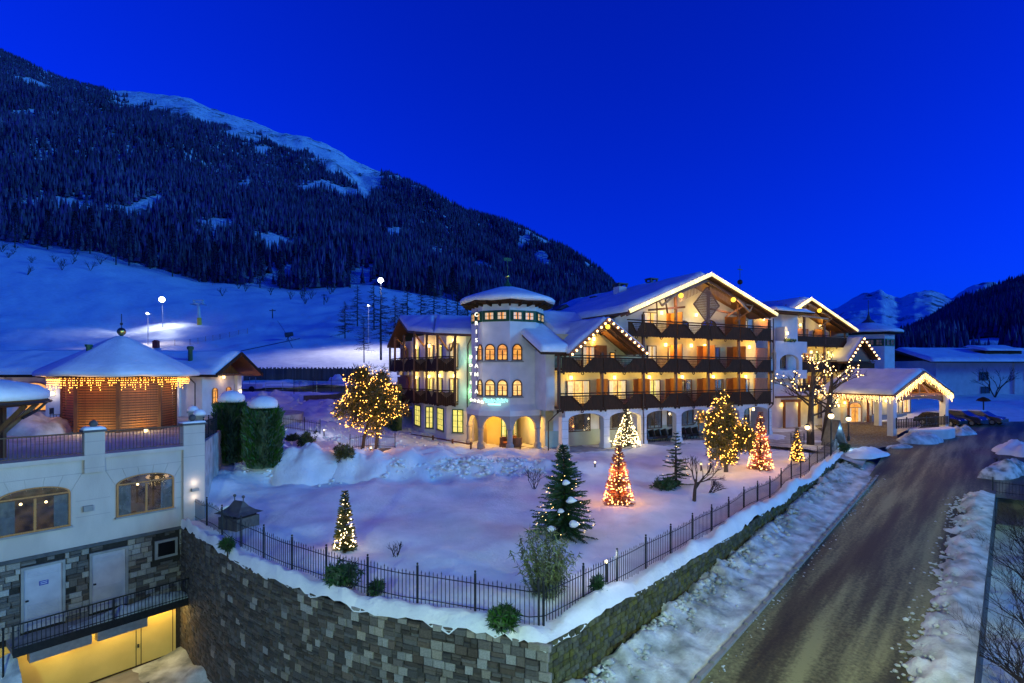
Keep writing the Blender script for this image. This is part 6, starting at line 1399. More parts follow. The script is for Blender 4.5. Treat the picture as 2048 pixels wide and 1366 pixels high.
a = G(690, 905); b2 = G(800, 900); wall_core('wall_core', resample([Vector((a.x, a.y - .3)), Vector(((a.x + b2.x)/2, a.y - 1.0)), Vector((b2.x, b2.y - .3))], .4), lambda p: gz(p.x, p.y) - .8, lambda p: gz(p.x, p.y) + .18, MAT['stone_fill'], pmw)
b = G(1452, 947); o = tree_empty('lit_tree', b, 'wide two-lobed tree with golden lights in front of the hotel'); o.rotation_euler.z = 0
MB().tube([(0, 0, -.4), (0, 0, .6), (-.3, 0, 2.6), (-.4, 0, 4.2)], [.17, .14, .09, .03], 8).tube([(0, 0, .5), (.6, 0, 1.6), (1.2, 0, 2.8)], [.11, .08, .03], 6).build('trunk', MAT['bark_light'], o, True)
e1_ = [(260, 1.25, 1.1, 2.05, (-.45, 0, 2.85)), (120, .95, .9, 1.0, (1.05, 0, 2.35)), (60, .7, .7, .6, (.1, 0, 1.15))]
clump_crown(sum([ellip(n, a_, b__, c__, d_, .35, .3, 3) for n, a_, b__, c__, d_ in e1_], []), .4, 30, .28).build('crown', MAT['needles_gold_glow'], o, False, False)
lights_thing(b, 'golden bulbs scattered over the wide two-lobed tree', sum([ellip(int(n * .85), a_ * 1.03, b__ * 1.03, c__ * 1.03, d_, .92, .3, 3) for n, a_, b__, c__, d_ in e1_], []), .032, 'bulb_gold', [(-1.7, -.6, 3.5), (.6, -1.2, 3.3), (-.6, -1.4, 1.8), (1.6, -1.2, 2.4), (-.4, -1.3, 4.6), (0, -1.1, .9)], 20, (1, .50, .12))
# twin lit trees by the entrance: bare branches hung with round bulbs
def bare(mb, p, d, L_, r_, depth, spread=.6, tips=None, up=.15):
    q = p + d * L_; mid = p.lerp(q, .5) + Vector((random.uniform(-.06, .06), random.uniform(-.06, .06), 0)) * L_; mb.tube([p, mid, q], [r_, r_ * .8, r_ * .62], 5 if depth > 1 else 4, cap=False)
    if tips is not None and depth <= 3: tips.append(q); tips.append(mid)
    if depth == 0: return
    for k in range(random.choice((2, 3, 3)) if depth > 1 else 3):
        a = Vector((random.gauss(0, 1), random.gauss(0, 1), random.gauss(0, .6))).normalized(); bare(mb, mid.lerp(q, random.uniform(.2, 1)), (d + a * spread + Vector((0, 0, up))).normalized(), L_ * random.uniform(.55, .8), r_ * .58, depth - 1, spread, tips, up)
for k, (px, py, ytop, Z_, lean) in enumerate(((1621, 884, 690, 45, .0), (1648, 880, 720, 47, .25))):
    b = W(px, py, Z_); b.z = -.3; o = tree_empty('deciduous_tree', b, ('straight bare tree hung with round bulbs by the entrance', 'leaning bare tree behind the nativity hut hung with bulbs')[k]); o.rotation_euler.z = 0
    mb = MB(); tips = []; hT = 5.0; mb.tube([(0, 0, -.5), (lean * 1.0, 0, 2.0), (lean * 2.2 + .1, 0, hT)], [.33, .25, .17], 9); top = Vector((lean * 2.2 + .1, 0, hT))
    for q in range(7):
        a = q * .9 + k; bare(mb, Vector((lean * (1.2 + .15 * q), 0, 2.6 + q * .38)), Vector((math.cos(a), math.sin(a) * .8, .35 + .1 * q)).normalized(), 1.45, .09, 3, .6, tips)
    bare(mb, top, Vector((.05, 0, 1)), 1.5, .14, 3, .6, tips, .25); mb.build('trunk', MAT['bark'], o, True)
    random.shuffle(tips); sel = [tuple(t) for t in tips[:85]]
    lights_thing(b, ('round white bulbs on the straight bare entrance tree', 'round white bulbs on the leaning bare entrance tree')[k], sel, .046, 'bulb_warm', [(0, -.8, 3.2), (1.0, -.8, 4.6), (-1.0, -.6, 4.6), (0, -.6, 5.6)], 8, (1, .8, .5))
# thujas, shrubs, bamboo-like bush
def thuja(px, py, ytop, wpx, label):
    b = G(px, py); H = hgt(b, ytop); Rb = wpx / 2 / F * b.y; o = tree_empty('thuja', b, label, 'tree', 'columnar thujas by the annex'); trunk(o, H * .9, .12); mb = MB(); up = Vector((0, 0, 1))
    for i in range(5200):
        f = random.random(); a = random.uniform(0, 6.283); k = 1 + .30 * fbm(math.cos(a) * 2, math.sin(a) * 2, f * 5 + px, 3); r_ = Rb * k * (min(1, f * 6) * .25 + .75) * (1 if f < .85 else max(.1, ((1 - f) / .15)) ** .5) * random.uniform(.72, 1)
        p = Vector((r_ * math.cos(a), r_ * math.sin(a), f * H)); d = (up * random.uniform(.5, 1.2) + Vector((math.cos(a), math.sin(a), 0)) * random.uniform(.1, .8) + Vector((random.uniform(-.4, .4), random.uniform(-.4, .4), 0))).normalized(); blade(mb, p, d, random.uniform(.18, .42), .045, Vector((-math.sin(a), math.cos(a), random.uniform(-.4, .4))))
    mb.build('crown', MAT['thuja'], o, False, False); MB().lathe([(Rb * .75, 0), (Rb * .75, H * .9), (.1, H * .93)], 10).build('inner_foliage', MAT['thuja'], o)
    c = MB().lathe([(Rb * .80, -.12), (Rb * .86, .03), (Rb * .80, .25), (Rb * .55, .48), (Rb * .2, .6), (.01, .62)], 18, (0, 0, H - .1)); c.v = [(x * (1 + .18 * fbm(x * 2, y * 2, z * 2, 3)), y * (1 + .18 * fbm(x * 2, y * 2, z * 2 + 3, 3)), z) for x, y, z in c.v]; c.build('snow_cap', MAT['snow'], o, True)
thuja(462, 924, 797, 60, 'clipped green thuja column with snow cap closest to the annex'); thuja(526, 934, 808, 68, 'clipped green thuja column with snow cap farther from the annex')
def bush(px, py, ytop, wpx, label, m='needles', n=90, kind='clump', snow=False):
    b = G(px, py); H = hgt(b, ytop); Rb = wpx / 2 / F * b.y; o = tree_empty('shrub', b, label, 'shrub', 'garden shrubs'); 
    MB().tube([(0, 0, -.3), (0, 0, H * .6)], .04, 5, .015).build('stem', MAT['bark'], o); clump_crown(ellip(n, Rb * .85, Rb * .85, H * .48, (0, 0, H * .45), .25, .35, px), .16, 24, .2).build('foliage', MAT[m], o, False, False)
    return b
bush(612, 896, 862, 46, 'dark dense shrub on the snow bank below the path', n=120); bush(690, 925, 888, 60, 'dark shrub at the foot of the golden-lit pine', 'needles_gold_glow', 120); bush(585, 882, 868, 26, 'small dark shrub between thuja and path fence', n=50)
bush(680, 1172, 1128, 76, 'dark rounded shrub poking through the curved fence', n=130); bush(752, 1186, 1166, 30, 'small dark shrub at the curved fence right of the larger one', n=50); bush(455, 1104, 1074, 24, 'small juniper at the left end of the curved fence', n=50); bush(1008, 1256, 1212, 70, 'dark green shrub at the fence corner above the wall', 'thuja', 120); bush(1195, 1188, 1155, 22, 'small upright shrub by the fence light', n=40)
bush(1690, 905, 885, 22, 'tiny dark shrub at the end of the road fence', n=40); bush(1330, 978, 958, 60, 'low spreading juniper under the small dark fir', n=110)
b = G(1090, 1192); H = hgt(b, 1056); o = tree_empty('bamboo_bush', b, 'tall pale-leaved bush in front of the large spruce', 'bush'); mb = MB(); st_ = MB()
for i in range(64):
    a = random.uniform(0, 6.283); r0_ = random.uniform(0, .35); t = Vector((math.cos(a), math.sin(a), 0)) * random.uniform(.25, 1.0); top = Vector((r0_ * math.cos(a), r0_ * math.sin(a), 0)) + t * .85 + Vector((0, 0, H * random.uniform(.55, 1.0))); p0 = Vector((r0_ * math.cos(a), r0_ * math.sin(a), -.2)); st_.tube([p0, p0.lerp(top, .5) + Vector((0, 0, .1)), top], .010, 3, .004, cap=False)
    for k in range(46):
        p = p0.lerp(top, random.uniform(.18, 1)); d = Vector((random.gauss(0, .55), random.gauss(0, .55), random.uniform(-1.0, .5))).normalized(); blade(mb, p, d, random.uniform(.16, .30), .024, Vector((random.random(), random.random(), random.random())))
st_.build('stem', MAT['bark_light'], o); mb.build('foliage', MAT['leaf_pale'], o, False, False)
def bare_shrub(base, H, label, n=9, depth=3, name='bare_shrub', spread=.5, m='larch_bare', r_=.018, lean=(0, 0, 0), cat='shrub'):
    o = tree_empty(name, base, label, cat, 'bare winter shrubs'); o.rotation_euler.z = 0; mb = MB()
    for i in range(n):
        a = random.uniform(0, 6.283); d = (Vector((math.cos(a) * .5, math.sin(a) * .5, 1)) + Vector(lean)).normalized(); bare(mb, Vector((random.uniform(-.1, .1), random.uniform(-.1, .1), -.1)), d, H * .42, r_, depth, spread, None, .1)
    mb.build('branches', MAT[m], o); return o
bare_shrub(G(1068, 975), 1.5, 'thin bare shrub behind the large dark spruce', 8); bare_shrub(G(790, 1112), .8, 'thin bare twigs sticking out of the smooth lawn snow', 8, 2)
bare_shrub(G(1420, 985), 1.0, 'tangle of bare twigs under the wide two-lobed tree', 14, 3, lean=(.8, 0, -.3)); bare_shrub(G(1790, 905) if False else RG(2000, 930), .8, 'bare twigs on the verge by the road bend', 6)
b = G(1388, 1000); o = tree_empty('bare_tree', b, 'small twisted bare tree beside the dark fir'); o.rotation_euler.z = 0; mb = MB(); mb.tube([(0, 0, -.3), (.05, 0, .5), (.12, 0, 1.1)], [.11, .09, .06], 7)
for d in ((-.3, 0, 1), (.6, 0, .8), (.9, -.2, .3), (.2, .3, 1), (.8, .1, .9)): bare(mb, Vector((.1, 0, random.uniform(.5, 1.1))), Vector(d).normalized(), .75, .045, 4, .55)
mb.build('trunk', MAT['bark'], o)
# bare trees and shrubs below the road, right picture edge
for k, (s_, w_, H, n, lb_) in enumerate(((2, 7.9, 3.6, 16, 'bare dark bush below the road wall at the lower bend'), (7, 7.9, 3.6, 16, 'bare dark bush below the road wall, second from the bottom'), (12, 8.0, 3.6, 16, 'bare dark bush below the road wall, third from the bottom'), (17, 7.9, 3.6, 14, 'bare dark bush below the road wall near the picket fence'), (-2, 8.4, 3.4, 14, 'bare dark bush rising at the lower right corner'), (23, 8.8, 3.0, 7, 'bare dark bush at the far end of the road wall'))):
    p = rw(s_, w_); bare_shrub((p.x, p.y, roadz(s_) - 2.0), H, lb_, n, 4, spread=.65, r_=.028, lean=(-.35, -.1, 0))
# larches on the slope edge
def larch(base, H, label, group=None, n=46, spread=.27, br=1.6):
    o = tree_empty('larch_tree', base, label, 'tree', group); mb = MB(); mb.tube([(0, 0, -1), (.05, 0, H * .5), (0, 0, H)], [H * .016, H * .011, .02], 6)
    for i in range(n):
        f = .16 + .82 * i / n; a = random.uniform(0, 6.283); L_ = H * spread * (1 - f) ** .8 * random.uniform(.6, 1.15) + .15; p = Vector((0, 0, H * f)); d = Vector((math.cos(a), math.sin(a), random.uniform(-.25, .1))); q = p + d * L_; mb.tube([p, p.lerp(q, .5) + Vector((0, 0, -.04 * L_)), q + Vector((0, 0, .05 * L_))], [.03 * br, .02 * br, .008 * br], 3, cap=False)
        for k in range(7):
            t = random.uniform(.25, 1); pp = p.lerp(q, t); e = (d * .6 + Vector((random.uniform(-.8, .8), random.uniform(-.8, .8), random.uniform(-.5, .25)))).normalized(); mb.tube([pp, pp + e * L_ * .28 * random.uniform(.5, 1.2)], [.012 * br, .006 * br], 3, cap=False)
    mb.build('trunk', MAT['larch_bare'], o); return o
larch(W(762, 706, 78), 9.8, 'tall bare larch standing below the floodlight', None, 70, .34); larch(W(728, 712, 82), 6.0, 'shorter bare larch left of the tall one', None, 50, .34); larch(W(806, 700, 84), 7.0, 'bare larch half hidden behind the left hotel wing', None, 50, .34)
def skiZ(px, Z):
    return float(skih(np.array([[float(px)], [float(px) + 1]]), np.array([[float(Z)], [float(Z)]]))[0, 0])
lar = [(30, 250, 21), (95, 255, 19), (150, 250, 20), (180, 256, 22), (232, 245, 25), (258, 252, 22), (300, 255, 17), (345, 246, 24), (398, 250, 22), (430, 256, 20), (475, 248, 25), (520, 250, 21), (560, 255, 18), (610, 248, 22), (655, 255, 17), (700, 252, 20), (860, 255, 15), (905, 250, 16), (945, 255, 14)]
for px, Z_, H in lar:
    o = tree_empty('spruce_tree', ((px - CX) / F * Z_, Z_, skiZ(px, Z_) - .5), 'tall dark conifer standing at the lower edge of the mountain forest', 'tree', 'conifers at the forest edge'); MB().tube([(0, 0, -1), (0, 0, H * .6)], [.3, .12], 6).build('trunk', MAT['bark'], o)
    cr = fir_crown(H, H * .17, 18, 9, .14, .3, 6, .3); cr.v = [(x, y, z) for x, y, z in cr.v]; mb = MB(); up = Vector((0, 0, 1))
    for i in range(1500):
        f = random.random() ** .8; a = random.uniform(0, 6.283); r_ = H * .17 * (1 - f) * random.uniform(.3, 1.15) + .1; p = Vector((r_ * math.cos(a), r_ * math.sin(a), H * (.12 + .88 * f))); blade(mb, p, Vector((math.cos(a), math.sin(a), random.uniform(-.7, .3))).normalized(), random.uniform(.6, 1.6), .16, up)
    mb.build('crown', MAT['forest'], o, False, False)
for k in range(26):
    px = random.choice((random.uniform(0, 210), random.uniform(420, 720))); Z_ = random.uniform(190, 245); bare_shrub(((px - CX) / F * Z_, Z_, skiZ(px, Z_)), random.uniform(2.5, 5.5), 'bare bush on the upper ski slope below the forest', 7, 2, spread=.6, r_=.06)
# ------------------------------------------------------------------ ski slope equipment
def on_ski(px, py):
    for Z in np.arange(72, 260, 1.0):
        z = skiZ(px, Z)
        if HY + (CZ - z) * F / Z <= py: return Vector(((px - CX) / F * Z, Z, z))
    return W(px, py, 200)
def flood(px, py, ytop, label, power, col, r=.10, hr=.5):
    b = on_ski(px, py); H = hgt(b, ytop); o = empty('floodlight_mast', b, 0, label, 'floodlight', 'ski slope floodlights'); MB().tube([(0, 0, -1), (0, 0, H)], r, 6, r * .6).build('mast', MAT['steel'], o)
    MB().box(-.6, .6, -.12, .12, H - .1, H + .05).build('crossbar', MAT['steel'], o)
    MB().ball((0, -.25, H + .1), hr, 8).build('lamp_glass', MAT['lamp_white'], o, True)
    lamp('flood_light', (0, -.9, H + .2), power, col, o, .5, 132, (.5, -4.0, 0)); return b
flood(325, 657, 600, 'brightest floodlight on its mast above the ski slope', 13000, (.80, .90, 1.0), .10, .75); flood(762, 706, 562, 'floodlight mast behind the tall bare larch', 13000, (.95, .92, 1.0), .12, .5)  # brightest lamp ball oversized to carry its glare
flood(296, 690, 628, 'smaller lamp on a pole left of the brightest floodlight', 2600, (1, .88, .74), .10, .22); flood(737, 700, 612, 'small lamp low beside the tall larch', 1500, (1, .93, .85), .06, .14)
b = on_ski(397, 650); H = hgt(b, 603); o = empty('lift_pylon', b, 0, 'pale chairlift pylon with crossarms and yellow foot', 'pylon'); MB().tube([(.3, 0, -1), (.2, 0, 1.8)], .62, 8, .58).build('foot', MAT['pylon_yellow'], o)
MB().tube([(.2, 0, 1.7), (0, 0, H - .6)], .42, 8, .34).build('mast', MAT['pylon_paint'], o); MB().box(-1.5, 1.5, -.25, .25, H - .75, H - .35).box(-1.3, -1.0, -.2, .2, H - .4, H + .3).box(1.0, 1.3, -.2, .2, H - .4, H + .3).box(-1.5, 1.5, -.15, .15, H + .2, H + .45).build('crossarm', MAT['pylon_paint'], o)
for dx in (-1.4, 1.4): MB().box(dx - .12, dx + .12, -1.3, 1.3, H - 1.0, H - .7).build('sheave_train', MAT['steel'], o)
for px, py, ytop, lbx in ((545, 638, 618, 'distant lift support left of centre on the slope'), (648, 610, 588, 'distant lift support below the forest edge')):
    b = on_ski(px, py); H = max(2.5, hgt(b, ytop)); o = empty('lift_pylon', b, 0, lbx, 'pylon', 'drag lift supports'); MB().tube([(0, 0, -1), (0, 0, H)], .16, 6, .12).build('mast', MAT['iron'], o); MB().box(-.9, .9, -.1, .1, H - .5, H - .3).build('crossarm', MAT['iron'], o)
def net(P, h, label, m='net_orange', step=2.2):
    o = empty('safety_net', P[0], 0, label, 'safety net', 'safety nets on the ski slope'); O_ = Vector(P[0]); w = MB(); ps = MB()
    Q_ = [Vector(p) - O_ for p in P]; mesh_ = MB()
    for a, b in zip(Q_, Q_[1:]):
        n = max(2, int((b - a).length / step))
        for i in range(n + 1): p = a.lerp(b, i / n); MB().tube([p, p + Vector((0, 0, h))], .05, 4).build('pole', MAT['net_orange'], o)
        for k in range(5): w.tube([a + Vector((0, 0, h * (k + .3) / 5)), b + Vector((0, 0, h * (k + .3) / 5))], .018, 3, cap=False)
    tag(w.build('netting', MAT[m], o), kind='stuff')
net([on_ski(318, 694), on_ski(380, 690), on_ski(440, 680), on_ski(495, 668)], 1.3, 'orange safety net along the lit ski piste'); net([on_ski(2, 735), on_ski(60, 728), on_ski(120, 718)], 1.3, 'orange safety net at the slope edge behind the restaurant')
b = on_ski(578, 682); o = empty('snow_cannon', b, .6, 'snow cannon on the ski slope', 'snow cannon'); MB().tube([(-.8, 0, 1.2), (.8, 0, 1.5)], .55, 10, .45).build('barrel', MAT['plastic_dark'], o)
for a in (0, 2.1, 4.2): MB().obox((.9 * math.cos(a), .9 * math.sin(a), -.1), (0, 0, 1.1), .08, .08).build('leg', MAT['iron'], o)
b = on_ski(312, 697); tag(MB().box(-.5, .5, -.4, .4, 0, 1.2).prism([(-.6, 1.2), (.6, 1.2), (0, 1.6)], -.5, .5, 'y').build('control_hut', MAT['rust_red']), 'small red control box at the start of the safety net', 'control box').location = b
# hose or pole line on the slope
b = on_ski(555, 645); b2 = on_ski(585, 704); tag(MB().tube([b + Vector((0, 0, .4)), b.lerp(b2, .5) + Vector((0, 0, 1.0)), b2 + Vector((0, 0, .6))], .06, 4).build('slope_cable', MAT['iron']), 'dark cable running down the ski slope', 'cable')
b = on_ski(482, 705); b2 = on_ski(600, 681); tag(MB().tube([b + Vector((0, 0, .3)), b2 + Vector((0, 0, .3))], .07, 4).build('slope_cable', MAT['iron']), 'dark hose lying across the ski slope to the snow cannon', 'cable')
# terrace clutter right of the restaurant
tb = W(560, 778, 66); tb.z = gz(tb.x, tb.y); o = empty('barrier', tb, .2, 'light tubular barrier on the snow before the plank fence', 'barrier')
for z in (.3, .7, 1.1): MB().tube([(-1.6, 0, z), (4.2, 0, z)], .03, 5).build('rail', MAT['steel'], o)
for x in (-1.6, .3, 2.2, 4.2): MB().tube([(x, 0, -.2), (x, 0, 1.2)], .035, 5).build('post', MAT['steel'], o)
tb = W(497, 785, 64); tb.z = gz(tb.x, tb.y) + .1; o = empty('snow_groomer_cart', tb, -.2, 'white cart with rails parked beside the restaurant', 'cart'); MB().box(-1.2, 1.4, -.6, .6, .35, .9).build('bed', MAT['plaster_white'], o)
for x in (-.8, .9): MB().lathe([(.33, -.08), (.33, .08)], 12).build('wheel', MAT['tyre'], o).matrix_local = Matrix.Translation((x, -.65, .33)) @ Matrix.Rotation(R(90), 4, 'X')
for x in (-1.2, -.3, .6, 1.4): MB().tube([(x, -.6, .9), (x, -.6, 1.7)], .03, 5).build('upright', MAT['steel'], o)
for k, (px, py, rx_, h) in enumerate(((600, 775, 2.0, .7), (672, 770, 1.4, 1.3), (548, 800, 2.2, .8), (640, 835, 2.6, .7), (560, 915, 1.6, .7), (610, 925, 2.6, 1.0), (720, 922, 2.2, .6), (840, 915, 2.8, .6), (1000, 908, 2.6, .4), (890, 905, 2.2, .5))):
    b = G(px, py); heap('snow_heap', (b.x, b.y, b.z - .1), rx_, rx_ * .7, h, ('rounded snow heap before the plank fence', 'snow-covered rock beside the big pine top', 'snow heap behind the farther thuja', 'broad snow heap on the bank above the path fence', 'snow mound at the foot of the farther thuja', 'large smooth snow mound right of the thujas', 'snow mound below the golden-lit pine', 'long snow mound below the bay windows', 'low snow mound in front of the tower arches', 'snow mound left of the tower arches')[k], 'snow', k * 3.1, zf=lambda x, y: gz(x, y) - .06)
# ------------------------------------------------------------------ garden furniture
b = G(478, 1052); o = empty('vent_house', b, R(-25), 'little square stone vent with swept slate roofs by the curved fence', 'vent')
MB().box(-.72, .72, -.72, .72, -.4, .55).build('base', MAT['stone_fill'], o); MB().box(-.62, .62, -.62, .62, .55, .78).build('gap_shade_block', MAT['opening_shade'], o)  # black block stands in for the shaded slot under the roof
rg = MB(); rings = [(.98, .80, .74), (.66, .50, .88), (.46, .26, 1.08), (.34, .05, 1.36)]; vs = []
for hx, hy, z in rings: vs += [(-hx, -hy, z), (hx, -hy, z), (hx, hy, z), (-hx, hy, z)]
rg.add(vs, [(i*4+k, i*4+(k+1) % 4, i*4+4+(k+1) % 4, i*4+4+k) for i in range(3) for k in range(4)] + [(12, 13, 14, 15), (3, 2, 1, 0)])
pr = rg.build('roof', MAT['slate'], o)
for x in (-.34, .34): MB().tube([(x, 0, 1.34), (x, 0, 1.56)], .03, 5).ball((x, 0, 1.62), .085, 6).build('finial', MAT['slate'], pr)
sn_ = snow_patch('roof_snow', (-.99, -.78, .76), (-.99, .78, .76), (-.47, .24, 1.10), (-.47, -.24, 1.10), .07, pr, 10, 10)
o.scale = (.85, .85, .85)
# bollard lamps
def bollard(px, py, label, power, col, h=.5, name='bollard_lamp'):
    b = G(px, py); o = empty(name, b, 0, label, 'garden lamp', 'garden lamps'); MB().tube([(0, 0, -.2), (0, 0, h)], .05, 8).build('post', MAT['iron'], o); MB().lathe([(.04, h), (.06, h + .02), (.06, h + .09), (.02, h + .12)], 10).build('lamp_glass', MAT['lamp_warm'], o); lamp('garden_light', (0, -.12, h + .25), power, col, o, .06)
bollard(1190, 934, 'white garden lamp in the snow left of the red-glowing cone tree', 30, (.9, .97, 1), .25); bollard(1402, 942, 'yellow garden lamp under the wide two-lobed tree', 55, (1, .84, .2), .4); bollard(1213, 1168, 'white lamp inside the road fence', 34, (.9, 1, .97), .7); bollard(648, 872, 'lamp lighting the path at the end of the short fence', 34, (.95, .95, 1), .4); bollard(1222, 897, 'yellow lamp at an arcade column by the christmas tree', 26, (1, .85, .25), .5); bollard(742, 906, 'warm lamp hidden behind the pine fence', 40, (1, .52, .28), .3)
bollard(446, 832, 'yellow lamp behind the thuja closest to the annex', 40, (1, .9, .3), .4); bollard(392, 850, 'yellow lamp at the terrace end of the annex', 30, (1, .85, .25), .4)
# lantern posts at the entrance
for px, py, yt, lb_, Z_ in ((1615, 898, 855, 'short lantern post left of the straight bulb tree', 45), (1662, 925, 832, 'tall dark lantern post in front of the nativity hut', 40.5), (1697, 880, 838, 'lantern post beside the cobbled drive', 47)):
    b = W(px, py, Z_); H = (py - yt) / F * Z_; o = empty('lantern_post', b, 0, lb_, 'lantern', 'lantern posts by the entrance'); MB().tube([(0, 0, -.5), (0, 0, H - .25)], .06, 8).lathe([(.12, -.5), (.12, .25), (.07, .4)], 8).build('post', MAT['iron'], o)
    MB().ball((0, 0, H), .20, 7).build('globe', MAT['lamp_warm'], o, True); MB().lathe([(.22, H + .16), (.14, H + .26), (.02, H + .34)], 8).build('lantern_cap', MAT['iron'], o); lamp('lantern_light', (0, -.3, H), 55, (1, .82, .55), o, .15)
# nativity hut
b = W(1668, 893, 44.5); b.z = -.35; o = empty('nativity_hut', b, R(18), 'pointed dark hut with blue-lit nativity figures', 'hut')
for s_ in (-1, 1): MB().obox((s_ * .85, 0, 0), (0, 0, 2.4), .08, 1.1, (0, 1, 0)).build('roof_board', MAT['slate'], o)
MB().prism([(-.75, 0), (.75, 0), (0, 2.1)], .42, .48, 'y').build('back_wall', MAT['plaster_white'], o)
snow_patch('roof_snow', (.1, -.55, 2.25), (.85, -.55, .15), (.85, .55, .15), (.1, .55, 2.25), .08, o, 12, 10)
def figure(x, y, h, m):
    f_ = MB().lathe([(h * .22, 0), (h * .19, h * .35), (h * .16, h * .6), (h * .18, h * .72), (h * .06, h * .8), (h * .10, h * .87), (h * .105, h * .93), (h * .05, h)], 10, (x, y, 0)); f_.tube([(x - h * .16, y, h * .7), (x - h * .12, y - h * .2, h * .5), (x, y - h * .26, h * .5)], h * .045, 5).tube([(x + h * .16, y, h * .7), (x + h * .12, y - h * .2, h * .5), (x, y - h * .26, h * .5)], h * .045, 5); return f_.build('nativity_figure', MAT[m], o, True)
figure(-.28, .1, .95, 'plaster_white'); figure(.30, .1, .8, 'plaster_white'); MB().box(-.25, .25, -.35, .0, 0, .3).build('crib', MAT['timber_brown'], o); MB().ball((0, .5, 2.0), .12, 5).build('star', MAT['glow_blue'], o)
for q in ((0, -.3, 1.7), (0, -1.4, .7)): lamp('hut_light', q, 46, (.28, .62, 1.0), o, .15)
# wicker seats under the arcade
def armchair(loc, rz_, label):
    o = empty('wicker_armchair', loc, rz_, label, 'armchair', 'wicker seats under the arcade'); MB().box(-.34, .34, -.34, .34, .14, .42).build('seat', MAT['wicker'], o)
    MB().add([(x * math.cos(t), y_ * math.sin(t), z) for z in (.35, .88) for (x, y_) in ((.40, .40), (.34, .34)) for t in np.linspace(0, math.pi, 9)], [(i, i+1, 18+i+1, 18+i) for i in range(8)] + [(9+i, 27+i, 27+i+1, 9+i+1) for i in range(8)] + [(18+i, 19+i, 28+i, 27+i) for i in range(8)]).build('backrest', MAT['wicker'], o)
    MB().box(-.30, .30, -.32, .24, .42, .50).build('cushion', MAT['fabric_orange'], o)
    for x in (-.28, .28):
        for y in (-.28, .28): MB().tube([(x, y, 0), (x, y, .16)], .03, 5).build('leg', MAT['timber_dark'], o)
for k, (u, v, rz_) in enumerate(((TU - 1.3, TV - 2.2, .8), (TU - .45, TV - 1.7, -.4), (TU - .55, TV - 2.75, 2.6))): p = hw(u, v, 0.02); armchair(p, TH + rz_, ('wicker armchair under the arcade beside the left column', 'wicker armchair under the arcade with its back to the door', 'wicker armchair under the arcade turned to the door')[k])
p = hw(TU - .9, TV - 2.35, .02); o = empty('wicker_table', p, 0, 'low round wicker table between the arcade armchairs', 'table'); MB().lathe([(.42, .40), (.42, .45), (.02, .46)], 16).build('top', MAT['wicker'], o); MB().lathe([(.26, 0), (.12, .2), (.22, .40)], 12).build('base', MAT['wicker'], o)
p = hw(TU + 2.6, TV - 1.6, 0); o = empty('wrought_iron_gate', p, TH, 'small ornate iron gate standing beside the right arcade arch', 'gate')
for i in range(8): MB().tube([(i * .13 - .45, 0, 0), (i * .13 - .45, 0, 1.35 + .25 * math.sin(i / 7 * math.pi))], .012, 4).build('bar', MAT['iron'], o)
for z in (.12, 1.3): MB().tube([(-.48, 0, z), (.5, 0, z)], .016, 4).build('rail', MAT['iron'], o)
for i in range(6): MB().tube([(-.45 + i * .16, .01, .3 + .07 * math.cos(t) * 0 + 0) if False else (-.40 + i * .16 + .07 * math.cos(t), .01, .65 + .07 * math.sin(t) + .25 * (i % 2)) for t in np.linspace(0, 6.283, 9)], .009, 3, cap=False).build('scroll', MAT['iron'], o)
# folded chairs stacked along the arcade
for k in range(9):
    u = hu(1297 + k * 12.5, 1.5); p = hw(u, 1.55, 0.0); o = empty('covered_chair', p, TH + random.uniform(-.3, .3), 'low dark covered lounge chair stored under the hotel arcade', 'chair', 'covered chairs under the arcade')
    MB().box(-.32, .32, -.3, .3, .22, .42).build('seat', MAT['plastic_dark'], o); MB().obox((0, .22, .35), (0, .42, .92), .62, .10, (1, 0, 0)).build('backrest', MAT['plastic_dark'], o)
    for x in (-.28, .28): MB().tube([(x, -.28, 0), (x, -.26, .45), (x, .2, .5), (x, .26, 0)], .025, 5).build('leg', MAT['iron'], o)
# terrace chairs and table by the pavilion
for k, (px, lb_) in enumerate(((137, 'dark folding chair on the terrace left of the pavilion, near one'), (153, 'dark folding chair on the terrace close to the pavilion wall'), (110, 'dark folding chair on the terrace by the lit pilaster'))):
    p = W(px, 822, 41); p.z = 2.3; o = empty('terrace_chair', p, k * .9, lb_, 'chair', 'terrace chairs'); MB().box(-.24, .24, -.22, .22, .42, .46).build('seat', MAT['plastic_dark'], o); MB().box(-.24, .24, .20, .24, .5, .95).build('backrest', MAT['plastic_dark'], o)
    for x in (-.22, .22):
        for y in (-.2, .2): MB().tube([(x, y, 0), (x, y, .44 if y < 0 else .95)], .02, 5).build('leg', MAT['iron'], o)
# end of the terrace: gate piers with spheres, small stair railing
for k, (px, py, Z_, lb_) in enumerate(((386, 805, 33, 'square stone pier with snow cap at the terrace steps'), (190, 856, 30.2, 'dark stone ball on the annex parapet pier') if False else (399, 818, 30, 'stone pier with ball at the annex corner'))):
    p = W(px, py, Z_); o = empty('gate_pier', (p.x, p.y, 2.29), .3, lb_, 'pier', 'terrace gate piers'); MB().box(-.2, .2, -.2, .2, 0, 1.2).build('shaft', MAT['stone_pale'], o); MB().box(-.28, .28, -.28, .28, 1.2, 1.3).build('cap', MAT['stone_pale'], o); c = MB().lathe([(.3, 1.3), (.32, 1.4), (.2, 1.58), (.01, 1.62)], 12).build('snow_cap', MAT['snow'], o, True)
fence([W(407, 850, 29.6).xy, W(433, 850, 33.2).xy], 1.0, 'dark railing along the terrace edge beside the annex', lambda x, y: 2.29, 10, .14)
